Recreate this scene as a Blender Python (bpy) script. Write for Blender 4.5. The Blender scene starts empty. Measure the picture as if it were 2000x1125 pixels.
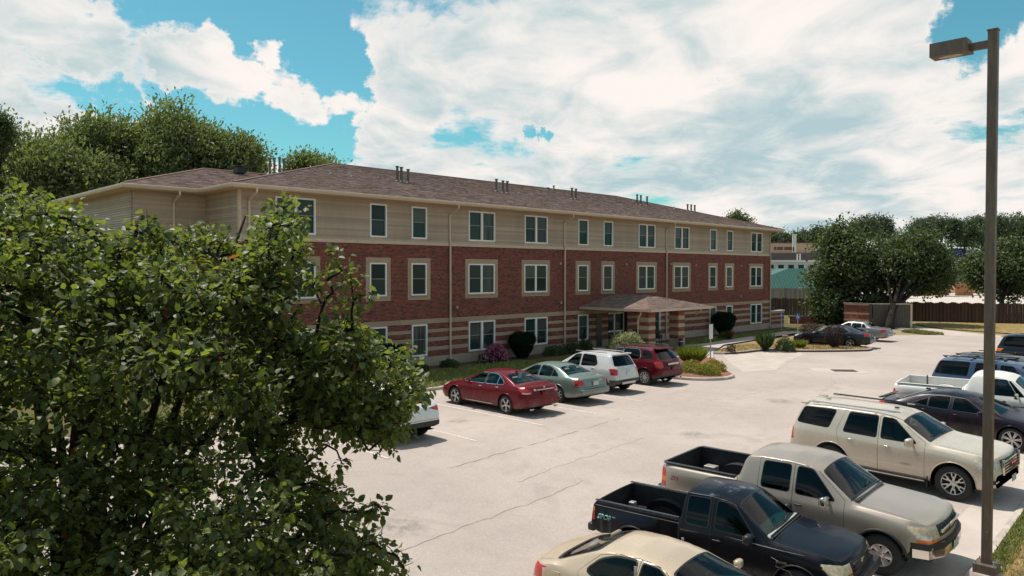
import bpy, bmesh, math, random
import numpy as np
from mathutils import Vector, Matrix
random.seed(7)
RNG = np.random.default_rng(11)
SC = bpy.context.scene
COL = SC.collection
rad = math.radians

# ------------------------------------------------------------------ camera
cam_d = bpy.data.cameras.new('camera'); cam = bpy.data.objects.new('camera', cam_d); COL.objects.link(cam)
cam_d.sensor_width = 36.0
cam_d.lens = 36.0 * 1470.0 / 2000.0
cam_d.clip_start = 0.1; cam_d.clip_end = 3000
cam.location = (0, 0, 5.0)
cam.rotation_euler = (rad(90 - 1.19), 0, rad(45.4 - 90))
SC.camera = cam

# ------------------------------------------------------------------ sun, exposure
SUN_DIR = Vector((-0.06, 1.0, 0)).normalized() * math.cos(rad(66)) + Vector((0, 0, math.sin(rad(66))))
sun_d = bpy.data.lights.new('sun', 'SUN'); sun = bpy.data.objects.new('sun', sun_d); COL.objects.link(sun)
sun_d.energy = 4.4; sun_d.angle = rad(0.53); sun_d.color = (1.0, 0.93, 0.85)
sun.rotation_euler = SUN_DIR.to_track_quat('Z', 'Y').to_euler()
SC.view_settings.view_transform = 'Standard'
SC.view_settings.look = 'None'
SC.view_settings.exposure = 0.22
SC.view_settings.gamma = 1.0
SC.view_settings.use_curve_mapping = False
SC.cycles.max_bounces = 6
SC.cycles.transparent_max_bounces = 12
SC.cycles.use_denoising = True

# ------------------------------------------------------------------ sky
def world():
    w = bpy.data.worlds.new('World'); SC.world = w; w.use_nodes = True
    nt = w.node_tree; nt.nodes.clear(); N = nt.nodes; Lk = nt.links.new
    out = N.new('ShaderNodeOutputWorld'); bg = N.new('ShaderNodeBackground'); bg.inputs[1].default_value = 0.1
    Lk(bg.outputs[0], out.inputs[0])
    sky = N.new('ShaderNodeTexSky'); sky.sky_type = 'NISHITA'; sky.sun_disc = False
    sky.sun_elevation = rad(66); sky.sun_rotation = math.atan2(-0.06, 1.0)
    sky.ozone_density = 1.0; sky.air_density = 1.0; sky.dust_density = 0.6
    tint = N.new('ShaderNodeMix'); tint.data_type = 'RGBA'; tint.blend_type = 'MULTIPLY'; tint.inputs[0].default_value = 1
    tint.inputs[7].default_value = (0.50, 1.03, 0.90, 1)          # the teal grade of the photograph's sky
    Lk(sky.outputs[0], tint.inputs[6])
    tc = N.new('ShaderNodeTexCoord')
    nrm = N.new('ShaderNodeVectorMath'); nrm.operation = 'NORMALIZE'; Lk(tc.outputs['Generated'], nrm.inputs[0])
    def math_(op, a, b=None, clamp=False):
        m = N.new('ShaderNodeMath'); m.operation = op; m.use_clamp = clamp
        for i, v in enumerate((a, b)):
            if v is None: continue
            if isinstance(v, (int, float)): m.inputs[i].default_value = v
            else: Lk(v, m.inputs[i])
        return m.outputs[0]
    sep = N.new('ShaderNodeSeparateXYZ'); Lk(nrm.outputs[0], sep.inputs[0])
    zz = math_('ADD', math_('MAXIMUM', sep.outputs[2], 0.0), 0.16)
    com = N.new('ShaderNodeCombineXYZ')
    Lk(math_('DIVIDE', sep.outputs[0], zz), com.inputs[0]); Lk(math_('DIVIDE', sep.outputs[1], zz), com.inputs[1])
    def noise(scale, detail, rough, vec, off=(0, 0, 0), dist=0.0):
        mp = N.new('ShaderNodeMapping'); mp.inputs['Location'].default_value = off; Lk(vec, mp.inputs[0])
        n = N.new('ShaderNodeTexNoise'); n.inputs['Scale'].default_value = scale; n.inputs['Detail'].default_value = detail
        n.inputs['Roughness'].default_value = rough; n.inputs['Distortion'].default_value = dist
        Lk(mp.outputs[0], n.inputs['Vector']); return n
    n1 = noise(1.7, 10, 0.60, com.outputs[0], (3.1, 1.7, 0), 0.3)
    # the large cloud groups and gaps, as directions from the ground
    wn = noise(6.5, 8, 0.66, nrm.outputs[0])
    wsub = N.new('ShaderNodeVectorMath'); wsub.operation = 'SUBTRACT'; wsub.inputs[1].default_value = (0.5, 0.5, 0.5); Lk(wn.outputs['Color'], wsub.inputs[0])
    wsc = N.new('ShaderNodeVectorMath'); wsc.operation = 'SCALE'; wsc.inputs['Scale'].default_value = 0.20; Lk(wsub.outputs[0], wsc.inputs[0])
    wadd = N.new('ShaderNodeVectorMath'); wadd.operation = 'ADD'; Lk(nrm.outputs[0], wadd.inputs[0]); Lk(wsc.outputs[0], wadd.inputs[1])
    wnrm = N.new('ShaderNodeVectorMath'); wnrm.operation = 'NORMALIZE'; Lk(wadd.outputs[0], wnrm.inputs[0])
    n3 = noise(7.0, 6, 0.62, com.outputs[0], (1.3, 8.2, 0), 0.4)
    acc = math_('ADD', math_('MULTIPLY', math_('SUBTRACT', n1.outputs['Fac'], 0.5), 1.75), math_('ADD', math_('MULTIPLY', math_('SUBTRACT', n3.outputs['Fac'], 0.5), 0.30), 0.5))
    for (d, r, amp) in CLOUD_GROUPS:
        dt = N.new('ShaderNodeVectorMath'); dt.operation = 'DOT_PRODUCT'; dt.inputs[1].default_value = d; Lk(wnrm.outputs[0], dt.inputs[0])
        mr = N.new('ShaderNodeMapRange'); mr.interpolation_type = 'SMOOTHSTEP'
        mr.inputs['From Min'].default_value = math.cos(r * 1.25); mr.inputs['From Max'].default_value = math.cos(r * 0.45)
        mr.inputs['To Min'].default_value = 0.0; mr.inputs['To Max'].default_value = amp
        Lk(dt.outputs['Value'], mr.inputs['Value'])
        acc = math_('ADD', acc, mr.outputs[0])
    acc = math_('ADD', acc, -0.01)
    al = N.new('ShaderNodeMapRange'); al.interpolation_type = 'SMOOTHSTEP'
    al.inputs['From Min'].default_value = 0.43; al.inputs['From Max'].default_value = 0.66; Lk(acc, al.inputs['Value'])
    # grey undersides: flat streaks that thicken towards the horizon
    ms = N.new('ShaderNodeMapping'); ms.inputs['Scale'].default_value = (1.0, 1.0, 1.0); ms.inputs['Rotation'].default_value = (0, 0, rad(45)); Lk(com.outputs[0], ms.inputs[0])
    ms2 = N.new('ShaderNodeMapping'); ms2.inputs['Scale'].default_value = (1.0, 0.75, 1.0); Lk(ms.outputs[0], ms2.inputs[0])
    n2 = noise(1.15, 7, 0.5, ms2.outputs[0], (7.3, 2.2, 0), 0.2)
    g = N.new('ShaderNodeMapRange'); g.interpolation_type = 'SMOOTHSTEP'
    g.inputs['From Min'].default_value = 0.40; g.inputs['From Max'].default_value = 0.62
    n4 = noise(3.6, 7, 0.58, ms2.outputs[0], (2.7, 5.1, 0), 0.5)
    Lk(math_('ADD', math_('MULTIPLY', n2.outputs['Fac'], 0.6), math_('MULTIPLY', n4.outputs['Fac'], 0.4)), g.inputs['Value'])
    thick = N.new('ShaderNodeMapRange'); thick.inputs['From Min'].default_value = 0.56; thick.inputs['From Max'].default_value = 0.82; Lk(acc, thick.inputs['Value'])
    gg = math_('MULTIPLY', g.outputs[0], math_('ADD', math_('MULTIPLY', thick.outputs[0], 0.62), 0.42), True)
    cl = N.new('ShaderNodeMix'); cl.data_type = 'RGBA'; Lk(gg, cl.inputs[0])
    cl.inputs[6].default_value = (8.5, 7.9, 7.5, 1); cl.inputs[7].default_value = (3.9, 5.2, 5.5, 1)
    mx = N.new('ShaderNodeMix'); mx.data_type = 'RGBA'
    Lk(al.outputs[0], mx.inputs[0]); Lk(tint.outputs[2], mx.inputs[6]); Lk(cl.outputs[2], mx.inputs[7])
    Lk(mx.outputs[2], bg.inputs[0])
CLOUD_GROUPS = [((0.4625, 0.8366, 0.2935), 0.0748, -0.30),
    ((0.5038, 0.8232, 0.2618), 0.0422, -0.28),
    ((0.3996, 0.8975, 0.1868), 0.0449, -0.28),
    ((0.4678, 0.8667, 0.1730), 0.0408, -0.26),
    ((0.5136, 0.8399, 0.1753), 0.0231, -0.24),
    ((0.2347, 0.9547, 0.1829), 0.0340, -0.20),
    ((0.2860, 0.9407, 0.1827), 0.0299, -0.20),
    ((0.9302, 0.2436, 0.2746), 0.0544, -0.42),
    ((0.3147, 0.8984, 0.3062), 0.0476, -0.20),
    ((0.2453, 0.9330, 0.2633), 0.0177, -0.20),
    ((0.3385, 0.9200, 0.1976), 0.0204, -0.16),
    ((0.4056, 0.8599, 0.3101), 0.0340, -0.20),
    ((0.5158, 0.8011, 0.3036), 0.0204, 0.10),
    ((0.2278, 0.9443, 0.2374), 0.0748, 0.24),
    ((0.3101, 0.9192, 0.2429), 0.0748, 0.26),
    ((0.3723, 0.8984, 0.2328), 0.0476, 0.26),
    ((0.4096, 0.8834, 0.2276), 0.0306, 0.22),
    ((0.4354, 0.8554, 0.2806), 0.0231, 0.30),
    ((0.4795, 0.8492, 0.2210), 0.0327, 0.24),
    ((0.1943, 0.9435, 0.2685), 0.0544, 0.20),
    ((0.3777, 0.8811, 0.2846), 0.0177, 0.18),
    ((0.5695, 0.7799, 0.2596), 0.0884, 0.18),
    ((0.5681, 0.8004, 0.1916), 0.0612, 0.14),
    ((0.2070, 0.9644, 0.1645), 0.0408, 0.20),
    ((0.7130, 0.6756, 0.1875), 0.0122, -0.30),
    ((0.8478, 0.4769, 0.2321), 0.0102, -0.28),
    ((0.6023, 0.7468, 0.2819), 0.0109, -0.25),
    ((0.6562, 0.7120, 0.2500), 0.1769, 0.12),
    ((0.7847, 0.5660, 0.2529), 0.1905, 0.13),
    ((0.8934, 0.4159, 0.1701), 0.1905, 0.12),
    ((0.6957, 0.7054, 0.1357), 0.1497, 0.11),
    ((0.8574, 0.4994, 0.1247), 0.1769, 0.09),
    ((0.9417, 0.3140, 0.1212), 0.1769, 0.09),
    ((0.9649, 0.2021, 0.1680), 0.1224, 0.12),
    ((0.8991, 0.3574, 0.2527), 0.1293, 0.14),
    ((0.5520, 0.8231, 0.1334), 0.0612, 0.14),
    ((0.6690, 0.6784, 0.3038), 0.1361, 0.10),
    ((0.8091, 0.5075, 0.2963), 0.1361, 0.10),
    ((0.9475, 0.3153, 0.0526), 0.0884, 0.22),
    ((0.9079, 0.4152, 0.0583), 0.0748, 0.20),
    ((0.9747, 0.2173, 0.0524), 0.0816, 0.20)]
world()

# ------------------------------------------------------------------ helpers
def tag(o, label=None, cat=None, group=None, kind=None):
    if label: o['label'] = label
    if cat: o['category'] = cat
    if group: o['group'] = group
    if kind: o['kind'] = kind
    return o

def thing(name, label, cat, loc=(0, 0, 0), rz=0.0, group=None):
    o = bpy.data.objects.new(name, None); COL.objects.link(o); o.empty_display_size = 0.3
    o.location = loc; o.rotation_euler = (0, 0, rz)
    return tag(o, label, cat, group)

def link(name, me, parent=None, loc=None):
    o = bpy.data.objects.new(name, me); COL.objects.link(o)
    if parent is not None: o.parent = parent
    if loc is not None: o.location = loc
    return o

def copy_tree(o, parent=None):
    c = o.copy(); COL.objects.link(c)
    if parent is not None: c.parent = parent
    for ch in list(o.children): copy_tree(ch, c)
    return c

class MB:
    def __init__(s): s.v = []; s.f = []
    def poly(s, pts):
        n = len(s.v); s.v += [tuple(p) for p in pts]; s.f.append(tuple(range(n, n + len(pts)))); return s
    def add(s, V, F):
        n = len(s.v); s.v += [tuple(p) for p in V]; s.f += [tuple(i + n for i in f) for f in F]; return s
    def box(s, x0, x1, y0, y1, z0, z1):
        V = [(x0,y0,z0),(x1,y0,z0),(x1,y1,z0),(x0,y1,z0),(x0,y0,z1),(x1,y0,z1),(x1,y1,z1),(x0,y1,z1)]
        return s.add(V, [(0,3,2,1),(4,5,6,7),(0,1,5,4),(1,2,6,5),(2,3,7,6),(3,0,4,7)])
    def bbox(s, c, d, rz=0.0, rx=0.0, b=0.0):
        """box of size d centred at c, turned, with chamfered edges b"""
        bm = bmesh.new(); bmesh.ops.create_cube(bm, size=1.0)
        bmesh.ops.scale(bm, vec=d, verts=bm.verts)
        if b > 0: bmesh.ops.bevel(bm, geom=bm.edges[:], offset=b, segments=2, affect='EDGES', profile=0.5)
        M = Matrix.Translation(c) @ Matrix.Rotation(rz, 4, 'Z') @ Matrix.Rotation(rx, 4, 'X')
        bm.transform(M); bm.verts.index_update()
        s.add([v.co[:] for v in bm.verts], [[v.index for v in f.verts] for f in bm.faces]); bm.free(); return s
    def prism(s, pts, z0, z1):
        n = len(pts)
        a = sum(pts[i][0]*pts[(i+1)%n][1]-pts[(i+1)%n][0]*pts[i][1] for i in range(n))
        if a < 0: pts = pts[::-1]
        V = [(p[0],p[1],z0) for p in pts] + [(p[0],p[1],z1) for p in pts]
        F = [tuple(range(n-1,-1,-1)), tuple(range(n, 2*n))] + [(i,(i+1)%n,n+(i+1)%n,n+i) for i in range(n)]
        return s.add(V, F)
    def tube(s, pts, r, n=8, cap=True):
        pts = [Vector(p) for p in pts]; m = len(pts)
        rs = r if isinstance(r, (list, tuple)) else [r]*m
        base = len(s.v); up = None
        for i, p in enumerate(pts):
            t = (pts[min(i+1,m-1)] - pts[max(i-1,0)])
            if t.length < 1e-9: t = Vector((0,0,1))
            t.normalize()
            if up is None:
                up = t.orthogonal().normalized()
            else:
                up = (up - t*up.dot(t))
                up = up.normalized() if up.length > 1e-6 else t.orthogonal().normalized()
            b = t.cross(up)
            for k in range(n):
                a = 2*math.pi*k/n
                q = p + (up*math.cos(a) + b*math.sin(a))*rs[i]; s.v.append(q[:])
        for i in range(m-1):
            for k in range(n):
                k2 = (k+1)%n
                s.f.append((base+i*n+k, base+i*n+k2, base+(i+1)*n+k2, base+(i+1)*n+k))
        if cap:
            s.f.append(tuple(base+k for k in range(n-1,-1,-1))); s.f.append(tuple(base+(m-1)*n+k for k in range(n)))
        return s
    def lathe(s, prof, n=24, axis='z', c=(0,0,0)):
        base = len(s.v); m = len(prof)
        for i in range(n):
            a = 2*math.pi*i/n; ca, sa = math.cos(a), math.sin(a)
            for (r, h) in prof:
                p = (r*ca, r*sa, h) if axis == 'z' else (h, r*ca, r*sa)
                s.v.append((p[0]+c[0], p[1]+c[1], p[2]+c[2]))
        for i in range(n):
            j = (i+1)%n
            for k in range(m-1):
                s.f.append((base+i*m+k, base+j*m+k, base+j*m+k+1, base+i*m+k+1))
        return s
    def build(s, name, mat, parent=None, smooth=False, sharp=None, loc=None):
        me = bpy.data.meshes.new(name); me.from_pydata(s.v, [], s.f)
        if mat is not None: me.materials.append(mat)
        if smooth:
            me.shade_smooth()
            if sharp: me.set_sharp_from_angle(angle=rad(sharp))
        me.update()
        return link(name, me, parent, loc)

def npmesh(name, V, F, mat, smooth=False):
    """V (n,3) array, F (m,k) array of one polygon size"""
    me = bpy.data.meshes.new(name)
    V = np.ascontiguousarray(V, np.float32); F = np.ascontiguousarray(F, np.int32); m, k = F.shape
    me.vertices.add(len(V)); me.vertices.foreach_set('co', V.ravel())
    me.loops.add(m*k); me.loops.foreach_set('vertex_index', F.ravel())
    me.polygons.add(m); me.polygons.foreach_set('loop_start', np.arange(m, dtype=np.int32)*k)
    me.polygons.foreach_set('loop_total', np.full(m, k, np.int32))
    me.materials.append(mat)
    me.update(calc_edges=True); me.validate()
    if smooth: me.shade_smooth()
    return me

# ------------------------------------------------------------------ materials
def lin(r, g, b):
    f = lambda c: c/12.92 if c <= 0.04045 else ((c+0.055)/1.055)**2.4
    return (f(r/255), f(g/255), f(b/255), 1.0)

class NT:
    def __init__(s, name):
        s.m = bpy.data.materials.new(name); s.m.use_nodes = True; s.nt = s.m.node_tree; s.N = s.nt.nodes
        s.p = s.N['Principled BSDF']; s.out = s.N['Material Output']; s._tc = None
    def L(s, a, b): s.nt.links.new(a, b)
    def tc(s, kind='Object'):
        if s._tc is None: s._tc = s.N.new('ShaderNodeTexCoord')
        return s._tc.outputs[kind]
    def val(s, sock, v):
        if isinstance(v, (int, float)): sock.default_value = v
        elif isinstance(v, tuple): sock.default_value = v
        else: s.L(v, sock)
    def noise(s, scale, detail=4, rough=0.55, vec=None, out='Fac', dist=0.0, sc=None):
        vec = vec or s.tc()
        if sc:
            mp = s.N.new('ShaderNodeMapping'); mp.inputs['Scale'].default_value = sc; s.L(vec, mp.inputs[0]); vec = mp.outputs[0]
        n = s.N.new('ShaderNodeTexNoise'); n.inputs['Scale'].default_value = scale; n.inputs['Detail'].default_value = detail
        n.inputs['Roughness'].default_value = rough; n.inputs['Distortion'].default_value = dist
        s.L(vec, n.inputs['Vector']); return n.outputs[out]
    def ramp(s, v, a, b, c=0.0, d=1.0, smooth=True):
        r = s.N.new('ShaderNodeMapRange'); r.interpolation_type = 'SMOOTHSTEP' if smooth else 'LINEAR'
        for i, x in zip(('From Min','From Max','To Min','To Max'), (a, b, c, d)): r.inputs[i].default_value = x
        s.L(v, r.inputs['Value']); return r.outputs[0]
    def mix(s, f, a, b, mode='MIX'):
        n = s.N.new('ShaderNodeMix'); n.data_type = 'RGBA'; n.blend_type = mode
        s.val(n.inputs[0], f); s.val(n.inputs[6], a); s.val(n.inputs[7], b); return n.outputs[2]
    def math(s, op, a, b=0.0):
        n = s.N.new('ShaderNodeMath'); n.operation = op; s.val(n.inputs[0], a); s.val(n.inputs[1], b); return n.outputs[0]
    def rnd(s):
        g = s.N.new('ShaderNodeNewGeometry'); return g.outputs['Random Per Island']
    def orand(s):
        g = s.N.new('ShaderNodeObjectInfo'); return g.outputs['Random']
    def bump(s, h, strength=0.3, dist=0.02):
        b = s.N.new('ShaderNodeBump'); b.inputs['Strength'].default_value = strength; b.inputs['Distance'].default_value = dist
        s.L(h, b.inputs['Height']); s.L(b.outputs[0], s.p.inputs['Normal'])
    def set(s, color=None, rough=None, metal=None, spec=None, coat=None, coat_rough=None):
        for k, v in (('Base Color', color), ('Roughness', rough), ('Metallic', metal), ('Specular IOR Level', spec), ('Coat Weight', coat), ('Coat Roughness', coat_rough)):
            if v is not None: s.val(s.p.inputs[k], v)
        return s

def simple(name, col, rough=0.6, metal=0.0, var=0.12, scale=6.0, spec=0.5, coat=None):
    """plain material with a little uneven wear"""
    t = NT(name); n = t.noise(scale, 5)
    d = tuple(c*(1-var) for c in col[:3]) + (1,); u = tuple(min(1, c*(1+var)) for c in col[:3]) + (1,)
    t.set(color=t.mix(t.ramp(n, .3, .7), d, u), rough=rough, metal=metal, spec=spec, coat=coat)
    return t.m

def island_mat(name, cols, rough=0.8, spec=0.3, bumpy=None, dirt=0.0, dirt_col=(.05,.045,.04,1), per='island'):
    """each loose piece of the mesh takes its own colour from a list"""
    t = NT(name); r = t.rnd() if per == 'island' else t.orand()
    cr = t.N.new('ShaderNodeValToRGB'); t.L(r, cr.inputs[0]); e = cr.color_ramp; e.interpolation = 'CONSTANT'
    while len(e.elements) < len(cols): e.elements.new(0.5)
    tot = sum(w for _, w in cols); acc = 0
    for el, (c, w) in zip(e.elements, cols): el.position = acc/tot; el.color = c; acc += w
    col = cr.outputs[0]
    n = t.noise(14, 5)
    col = t.mix(t.ramp(n, .25, .75), t.mix(1.0, col, (.82,.82,.82,1), 'MULTIPLY'), col)
    if dirt:
        col = t.mix(t.math('MULTIPLY', t.ramp(t.noise(0.7, 6, .6), .5, .75), dirt), col, dirt_col)
    t.set(color=col, rough=rough, spec=spec)
    if bumpy: t.bump(t.noise(bumpy, 4), .35, .01)
    return t.m

MAT = {}
def mats():
    M = MAT
    M['brick'] = island_mat('brick', [((.225,.056,.044,1),4),((.265,.065,.048,1),4),((.185,.05,.042,1),3),((.30,.085,.058,1),2),((.12,.045,.040,1),1.5),((.06,.032,.033,1),.8)], .85, .25, 60)
    M['mortar'] = simple('mortar', (.52,.38,.32,1), .95, var=.2, scale=9)
    M['stone'] = island_mat('cast_stone', [((.42,.30,.205,1),1),((.45,.325,.225,1),1),((.395,.285,.20,1),1)], .9, .25, 30, .18, (.22,.16,.115,1), per='object')
    M['foundation'] = simple('foundation', (.36,.29,.225,1), .9, var=.1, scale=1.5)
    t = NT('siding_board'); r = t.orand(); c1 = t.mix(r, (.375,.287,.212,1), (.505,.395,.298,1))
    t.set(color=t.mix(t.ramp(t.noise(1.1, 5, .6, sc=(1,1,.25)), .35, .7), c1, t.mix(1.0, c1, (.88,.87,.85,1), 'MULTIPLY')), rough=.6); M['plank'] = t.m
    M['trim'] = simple('painted_trim', (.55,.42,.31,1), .55, var=.06, scale=3)
    M['gutter'] = simple('gutter_metal', (.56,.43,.315,1), .4, var=.05, scale=2)
    M['soffit'] = simple('soffit', (.50,.36,.25,1), .7, var=.05)
    M['shingle'] = island_mat('shingle', [((.262,.178,.152,1),3),((.305,.21,.182,1),3),((.225,.15,.13,1),2.4),((.35,.25,.22,1),1.2),((.175,.12,.106,1),1.0)], .95, .2, 90, .12, (.13,.09,.08,1))
    M['white_frame'] = simple('white_vinyl', (.80,.77,.73,1), .4, var=.04)
    M['sash'] = simple('grey_sash', (.20,.22,.215,1), .45, var=.05)
    t = NT('window_glass'); r = t.orand()
    t.set(color=t.mix(r, (.009,.021,.023,1), (.024,.048,.047,1)), rough=.04, spec=.2); t.bump(t.noise(1.6, 2), .02, .05); M['pane'] = t.m
    t = NT('window_blind'); r = t.orand()
    t.set(color=t.mix(r, (.018,.032,.029,1), (.036,.054,.047,1)), rough=.12, spec=.2, coat=.2, coat_rough=.03); M['blind'] = t.m
    t = NT('curtain'); t.set(color=t.mix(t.ramp(t.noise(9, 3, .6, sc=(1.6,1,.04)), .35, .65), (.018,.030,.030,1), (.085,.10,.095,1)), rough=.15, spec=.2, coat=.2, coat_rough=.03); M['curtain'] = t.m
    M['light_blind'] = simple('pale_blind', (.075,.095,.085,1), .15, var=.1, scale=.7, spec=.2)
    M['pipe'] = simple('vent_pipe', (.16,.145,.13,1), .6, .3, .25, 8)
    M['flash'] = simple('lead_flashing', (.30,.27,.25,1), .7)
    M['door'] = simple('dark_door', (.03,.026,.025,1), .3)
    # ground
    t = NT('parking_lot')
    big = t.noise(.22, 6, .6); mid = t.noise(1.7, 6, .62); fine = t.noise(38, 3, .7); agg = t.noise(11, 4, .75)
    col = t.mix(t.ramp(big, .32, .68), (.385,.322,.284,1), (.455,.384,.340,1))
    col = t.mix(t.math('MULTIPLY', t.ramp(mid, .45, .8), .5), col, (.30,.255,.228,1))
    col = t.mix(t.math('MULTIPLY', t.ramp(agg, .52, .8), .5), col, (.58,.51,.46,1))
    col = t.mix(t.math('MULTIPLY', t.ramp(fine, .48, .7), .6), col, (.22,.185,.165,1))
    st = t.noise(.55, 3, .5, dist=1.2); col = t.mix(t.math('MULTIPLY', t.ramp(st, .60, .72), .24), col, (.24,.205,.18,1))
    t.set(color=col, rough=.92, spec=.25); t.bump(t.math('ADD', fine, agg), .35, .012); M['lot'] = t.m
    t = NT('concrete')
    col = t.mix(t.ramp(t.noise(.8, 6, .6), .3, .7), (.42,.355,.312,1), (.50,.427,.376,1))
    col = t.mix(t.math('MULTIPLY', t.ramp(t.noise(26, 3, .7), .5, .8), .3), col, (.30,.26,.23,1))
    t.set(color=col, rough=.9, spec=.25); t.bump(t.noise(50, 3), .2, .01); M['concrete'] = t.m
    M['kerb'] = simple('kerb_concrete', (.44,.38,.33,1), .9, var=.2, scale=3)
    t = NT('oil_stain'); gr_ = t.N.new('ShaderNodeTexGradient'); gr_.gradient_type = 'SPHERICAL'; t.L(t.tc(), gr_.inputs[0])
    al = t.math('MULTIPLY', t.ramp(gr_.outputs['Fac'] if 'Fac' in gr_.outputs else gr_.outputs[1], .0, .75), t.ramp(t.noise(3.0, 6, .65), .35, .65)); t.set(color=(.11,.095,.085,1), rough=.7)
    t.L(t.math('MULTIPLY', al, .28), t.p.inputs['Alpha']); M['oil'] = t.m
    M['crack'] = simple('crack_fill', (.21,.175,.152,1), .95, var=.35, scale=4)
    t = NT('worn_paint'); wear = t.noise(9, 6, .7)
    t.set(color=t.mix(t.ramp(wear, .38, .62), (.62,.57,.53,1), (.47,.40,.36,1)), rough=.85, spec=.3); M['line'] = t.m
    t = NT('lawn')
    a = t.noise(.35, 5, .6); b = t.noise(6, 5, .65); c = t.noise(60, 3, .7)
    col = t.mix(t.ramp(a, .36, .6), (.075,.085,.022,1), (.20,.145,.06,1))
    col = t.mix(t.ramp(b, .35, .7), col, (.10,.095,.03,1)); col = t.mix(t.math('MULTIPLY', t.ramp(c, .45, .7), .6), col, (.035,.04,.014,1))
    t.set(color=col, rough=.95, spec=.15); t.bump(c, .8, .03); M['lawn'] = t.m
    t = NT('dry_lawn'); b = t.noise(2.2, 5, .6); c = t.noise(50, 3, .7)
    col = t.mix(t.ramp(b, .35, .65), (.36,.235,.095,1), (.17,.145,.05,1)); col = t.mix(t.math('MULTIPLY', t.ramp(c, .45, .7), .5), col, (.12,.085,.04,1))
    t.set(color=col, rough=.95, spec=.15); t.bump(c, .8, .03); M['dry'] = t.m
    t = NT('far_ground'); a = t.noise(.02, 5, .6); b = t.noise(.3, 5)
    t.set(color=t.mix(t.ramp(a, .4, .6), t.mix(b, (.09,.10,.03,1), (.16,.135,.06,1)), (.30,.24,.17,1)), rough=.95, spec=.1); M['far'] = t.m
    M['pale_lot'] = simple('pale_lot', (.50,.43,.37,1), .95, var=.08, scale=.3)
    M['mulch'] = simple('mulch', (.085,.045,.032,1), .95, var=.45, scale=25)
    M['redmulch'] = simple('red_mulch', (.20,.085,.05,1), .95, var=.4, scale=25)
    t = NT('grass_blade'); r = t.rnd()
    t.set(color=t.mix(r, (.14,.175,.035,1), (.30,.30,.085,1)), rough=.7, spec=.3); M['blade'] = t.m
    t = NT('dry_blade'); r = t.rnd()
    t.set(color=t.mix(r, (.36,.25,.11,1), (.52,.38,.20,1)), rough=.8, spec=.2); M['dryblade'] = t.m
    # metal, wood
    t = NT('lamp_bronze'); n = t.noise(3, 6, .65, sc=(6,6,1)); r2 = t.noise(22, 4, .7)
    col = t.mix(t.ramp(n, .35, .7), (.105,.078,.062,1), (.155,.115,.088,1)); col = t.mix(t.math('MULTIPLY', t.ramp(r2, .66, .78), .5), col, (.10,.055,.04,1))
    t.set(color=col, rough=.5, metal=.15, spec=.4); M['bronze'] = t.m
    M['lens'] = simple('lamp_lens', (.42,.38,.29,1), .35)
    M['fence_wood'] = island_mat('fence_wood', [((.105,.066,.052,1),2),((.092,.058,.046,1),2),((.115,.072,.056,1),1),((.08,.052,.044,1),1)], .9, .2)
    M['grey_wood'] = island_mat('grey_wood', [((.27,.235,.20,1),2),((.22,.19,.165,1),2),((.32,.27,.23,1),1)], .9, .2)
    M['orange_wood'] = island_mat('cedar_boards', [((.42,.165,.075,1),2),((.47,.20,.095,1),2),((.36,.14,.07,1),1)], .8, .3)
    M['tan_panel'] = simple('tan_panel', (.085,.070,.057,1), .8, var=.1, scale=3)
    M['blue_sign'] = simple('blue_sign', (.03,.06,.25,1), .4)
    M['white_sign'] = simple('white_sign', (.62,.58,.55,1), .5, var=.06)
    M['galv'] = simple('galvanised', (.36,.33,.31,1), .5, .4)
    M['black'] = simple('black_plastic', (.014,.014,.016,1), .5)
    M['rail'] = simple('black_rail', (.012,.012,.013,1), .35)
    # foliage
    def leafm(name, a, b, trans=.35, rough=.45, third=None, spec=.5, tcol=None, per=None):
        t = NT(name); r = t.orand() if per else t.rnd(); col = t.mix(r, a, b)
        if third:
            col = t.mix(t.ramp(r, .996, .998, smooth=False), col, third)
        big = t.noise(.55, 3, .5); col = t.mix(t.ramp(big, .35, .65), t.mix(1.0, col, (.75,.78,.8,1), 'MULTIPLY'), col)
        t.set(color=col, rough=rough, spec=spec)
        tr = t.N.new('ShaderNodeBsdfTranslucent'); t.val(tr.inputs[0], t.mix(1.0, col, tcol or (1.9,1.95,.75,1), 'MULTIPLY'))
        mx = t.N.new('ShaderNodeMixShader'); mx.inputs[0].default_value = trans
        t.L(t.p.outputs[0], mx.inputs[1]); t.L(tr.outputs[0], mx.inputs[2]); t.L(mx.outputs[0], t.out.inputs[0])
        return t.m
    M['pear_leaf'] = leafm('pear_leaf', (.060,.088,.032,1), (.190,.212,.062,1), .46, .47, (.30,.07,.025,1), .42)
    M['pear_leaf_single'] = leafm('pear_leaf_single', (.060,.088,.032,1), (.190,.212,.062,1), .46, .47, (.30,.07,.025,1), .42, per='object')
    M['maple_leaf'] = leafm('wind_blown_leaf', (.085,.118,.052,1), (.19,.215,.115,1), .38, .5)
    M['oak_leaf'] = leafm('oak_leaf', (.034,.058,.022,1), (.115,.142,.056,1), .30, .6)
    M['far_leaf'] = leafm('far_leaf', (.035,.065,.036,1), (.085,.115,.06,1), .25, .6)
    M['yew_leaf'] = leafm('yew_leaf', (.007,.020,.008,1), (.018,.036,.012,1), .12, .85, spec=.12)
    M['variegated'] = leafm('variegated_leaf', (.13,.16,.07,1), (.42,.40,.26,1), .25, .5)
    M['barberry'] = leafm('barberry_leaf', (.028,.010,.012,1), (.06,.020,.022,1), .2, .6)
    M['light_leaf'] = leafm('light_leaf', (.13,.18,.03,1), (.28,.30,.07,1), .35, .5)
    M['garden_leaf'] = leafm('garden_leaf', (.035,.07,.022,1), (.08,.115,.035,1), .3, .5)
    M['rust_leaf'] = leafm('rust_leaf', (.10,.045,.018,1), (.20,.095,.03,1), .3, .6)
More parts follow.
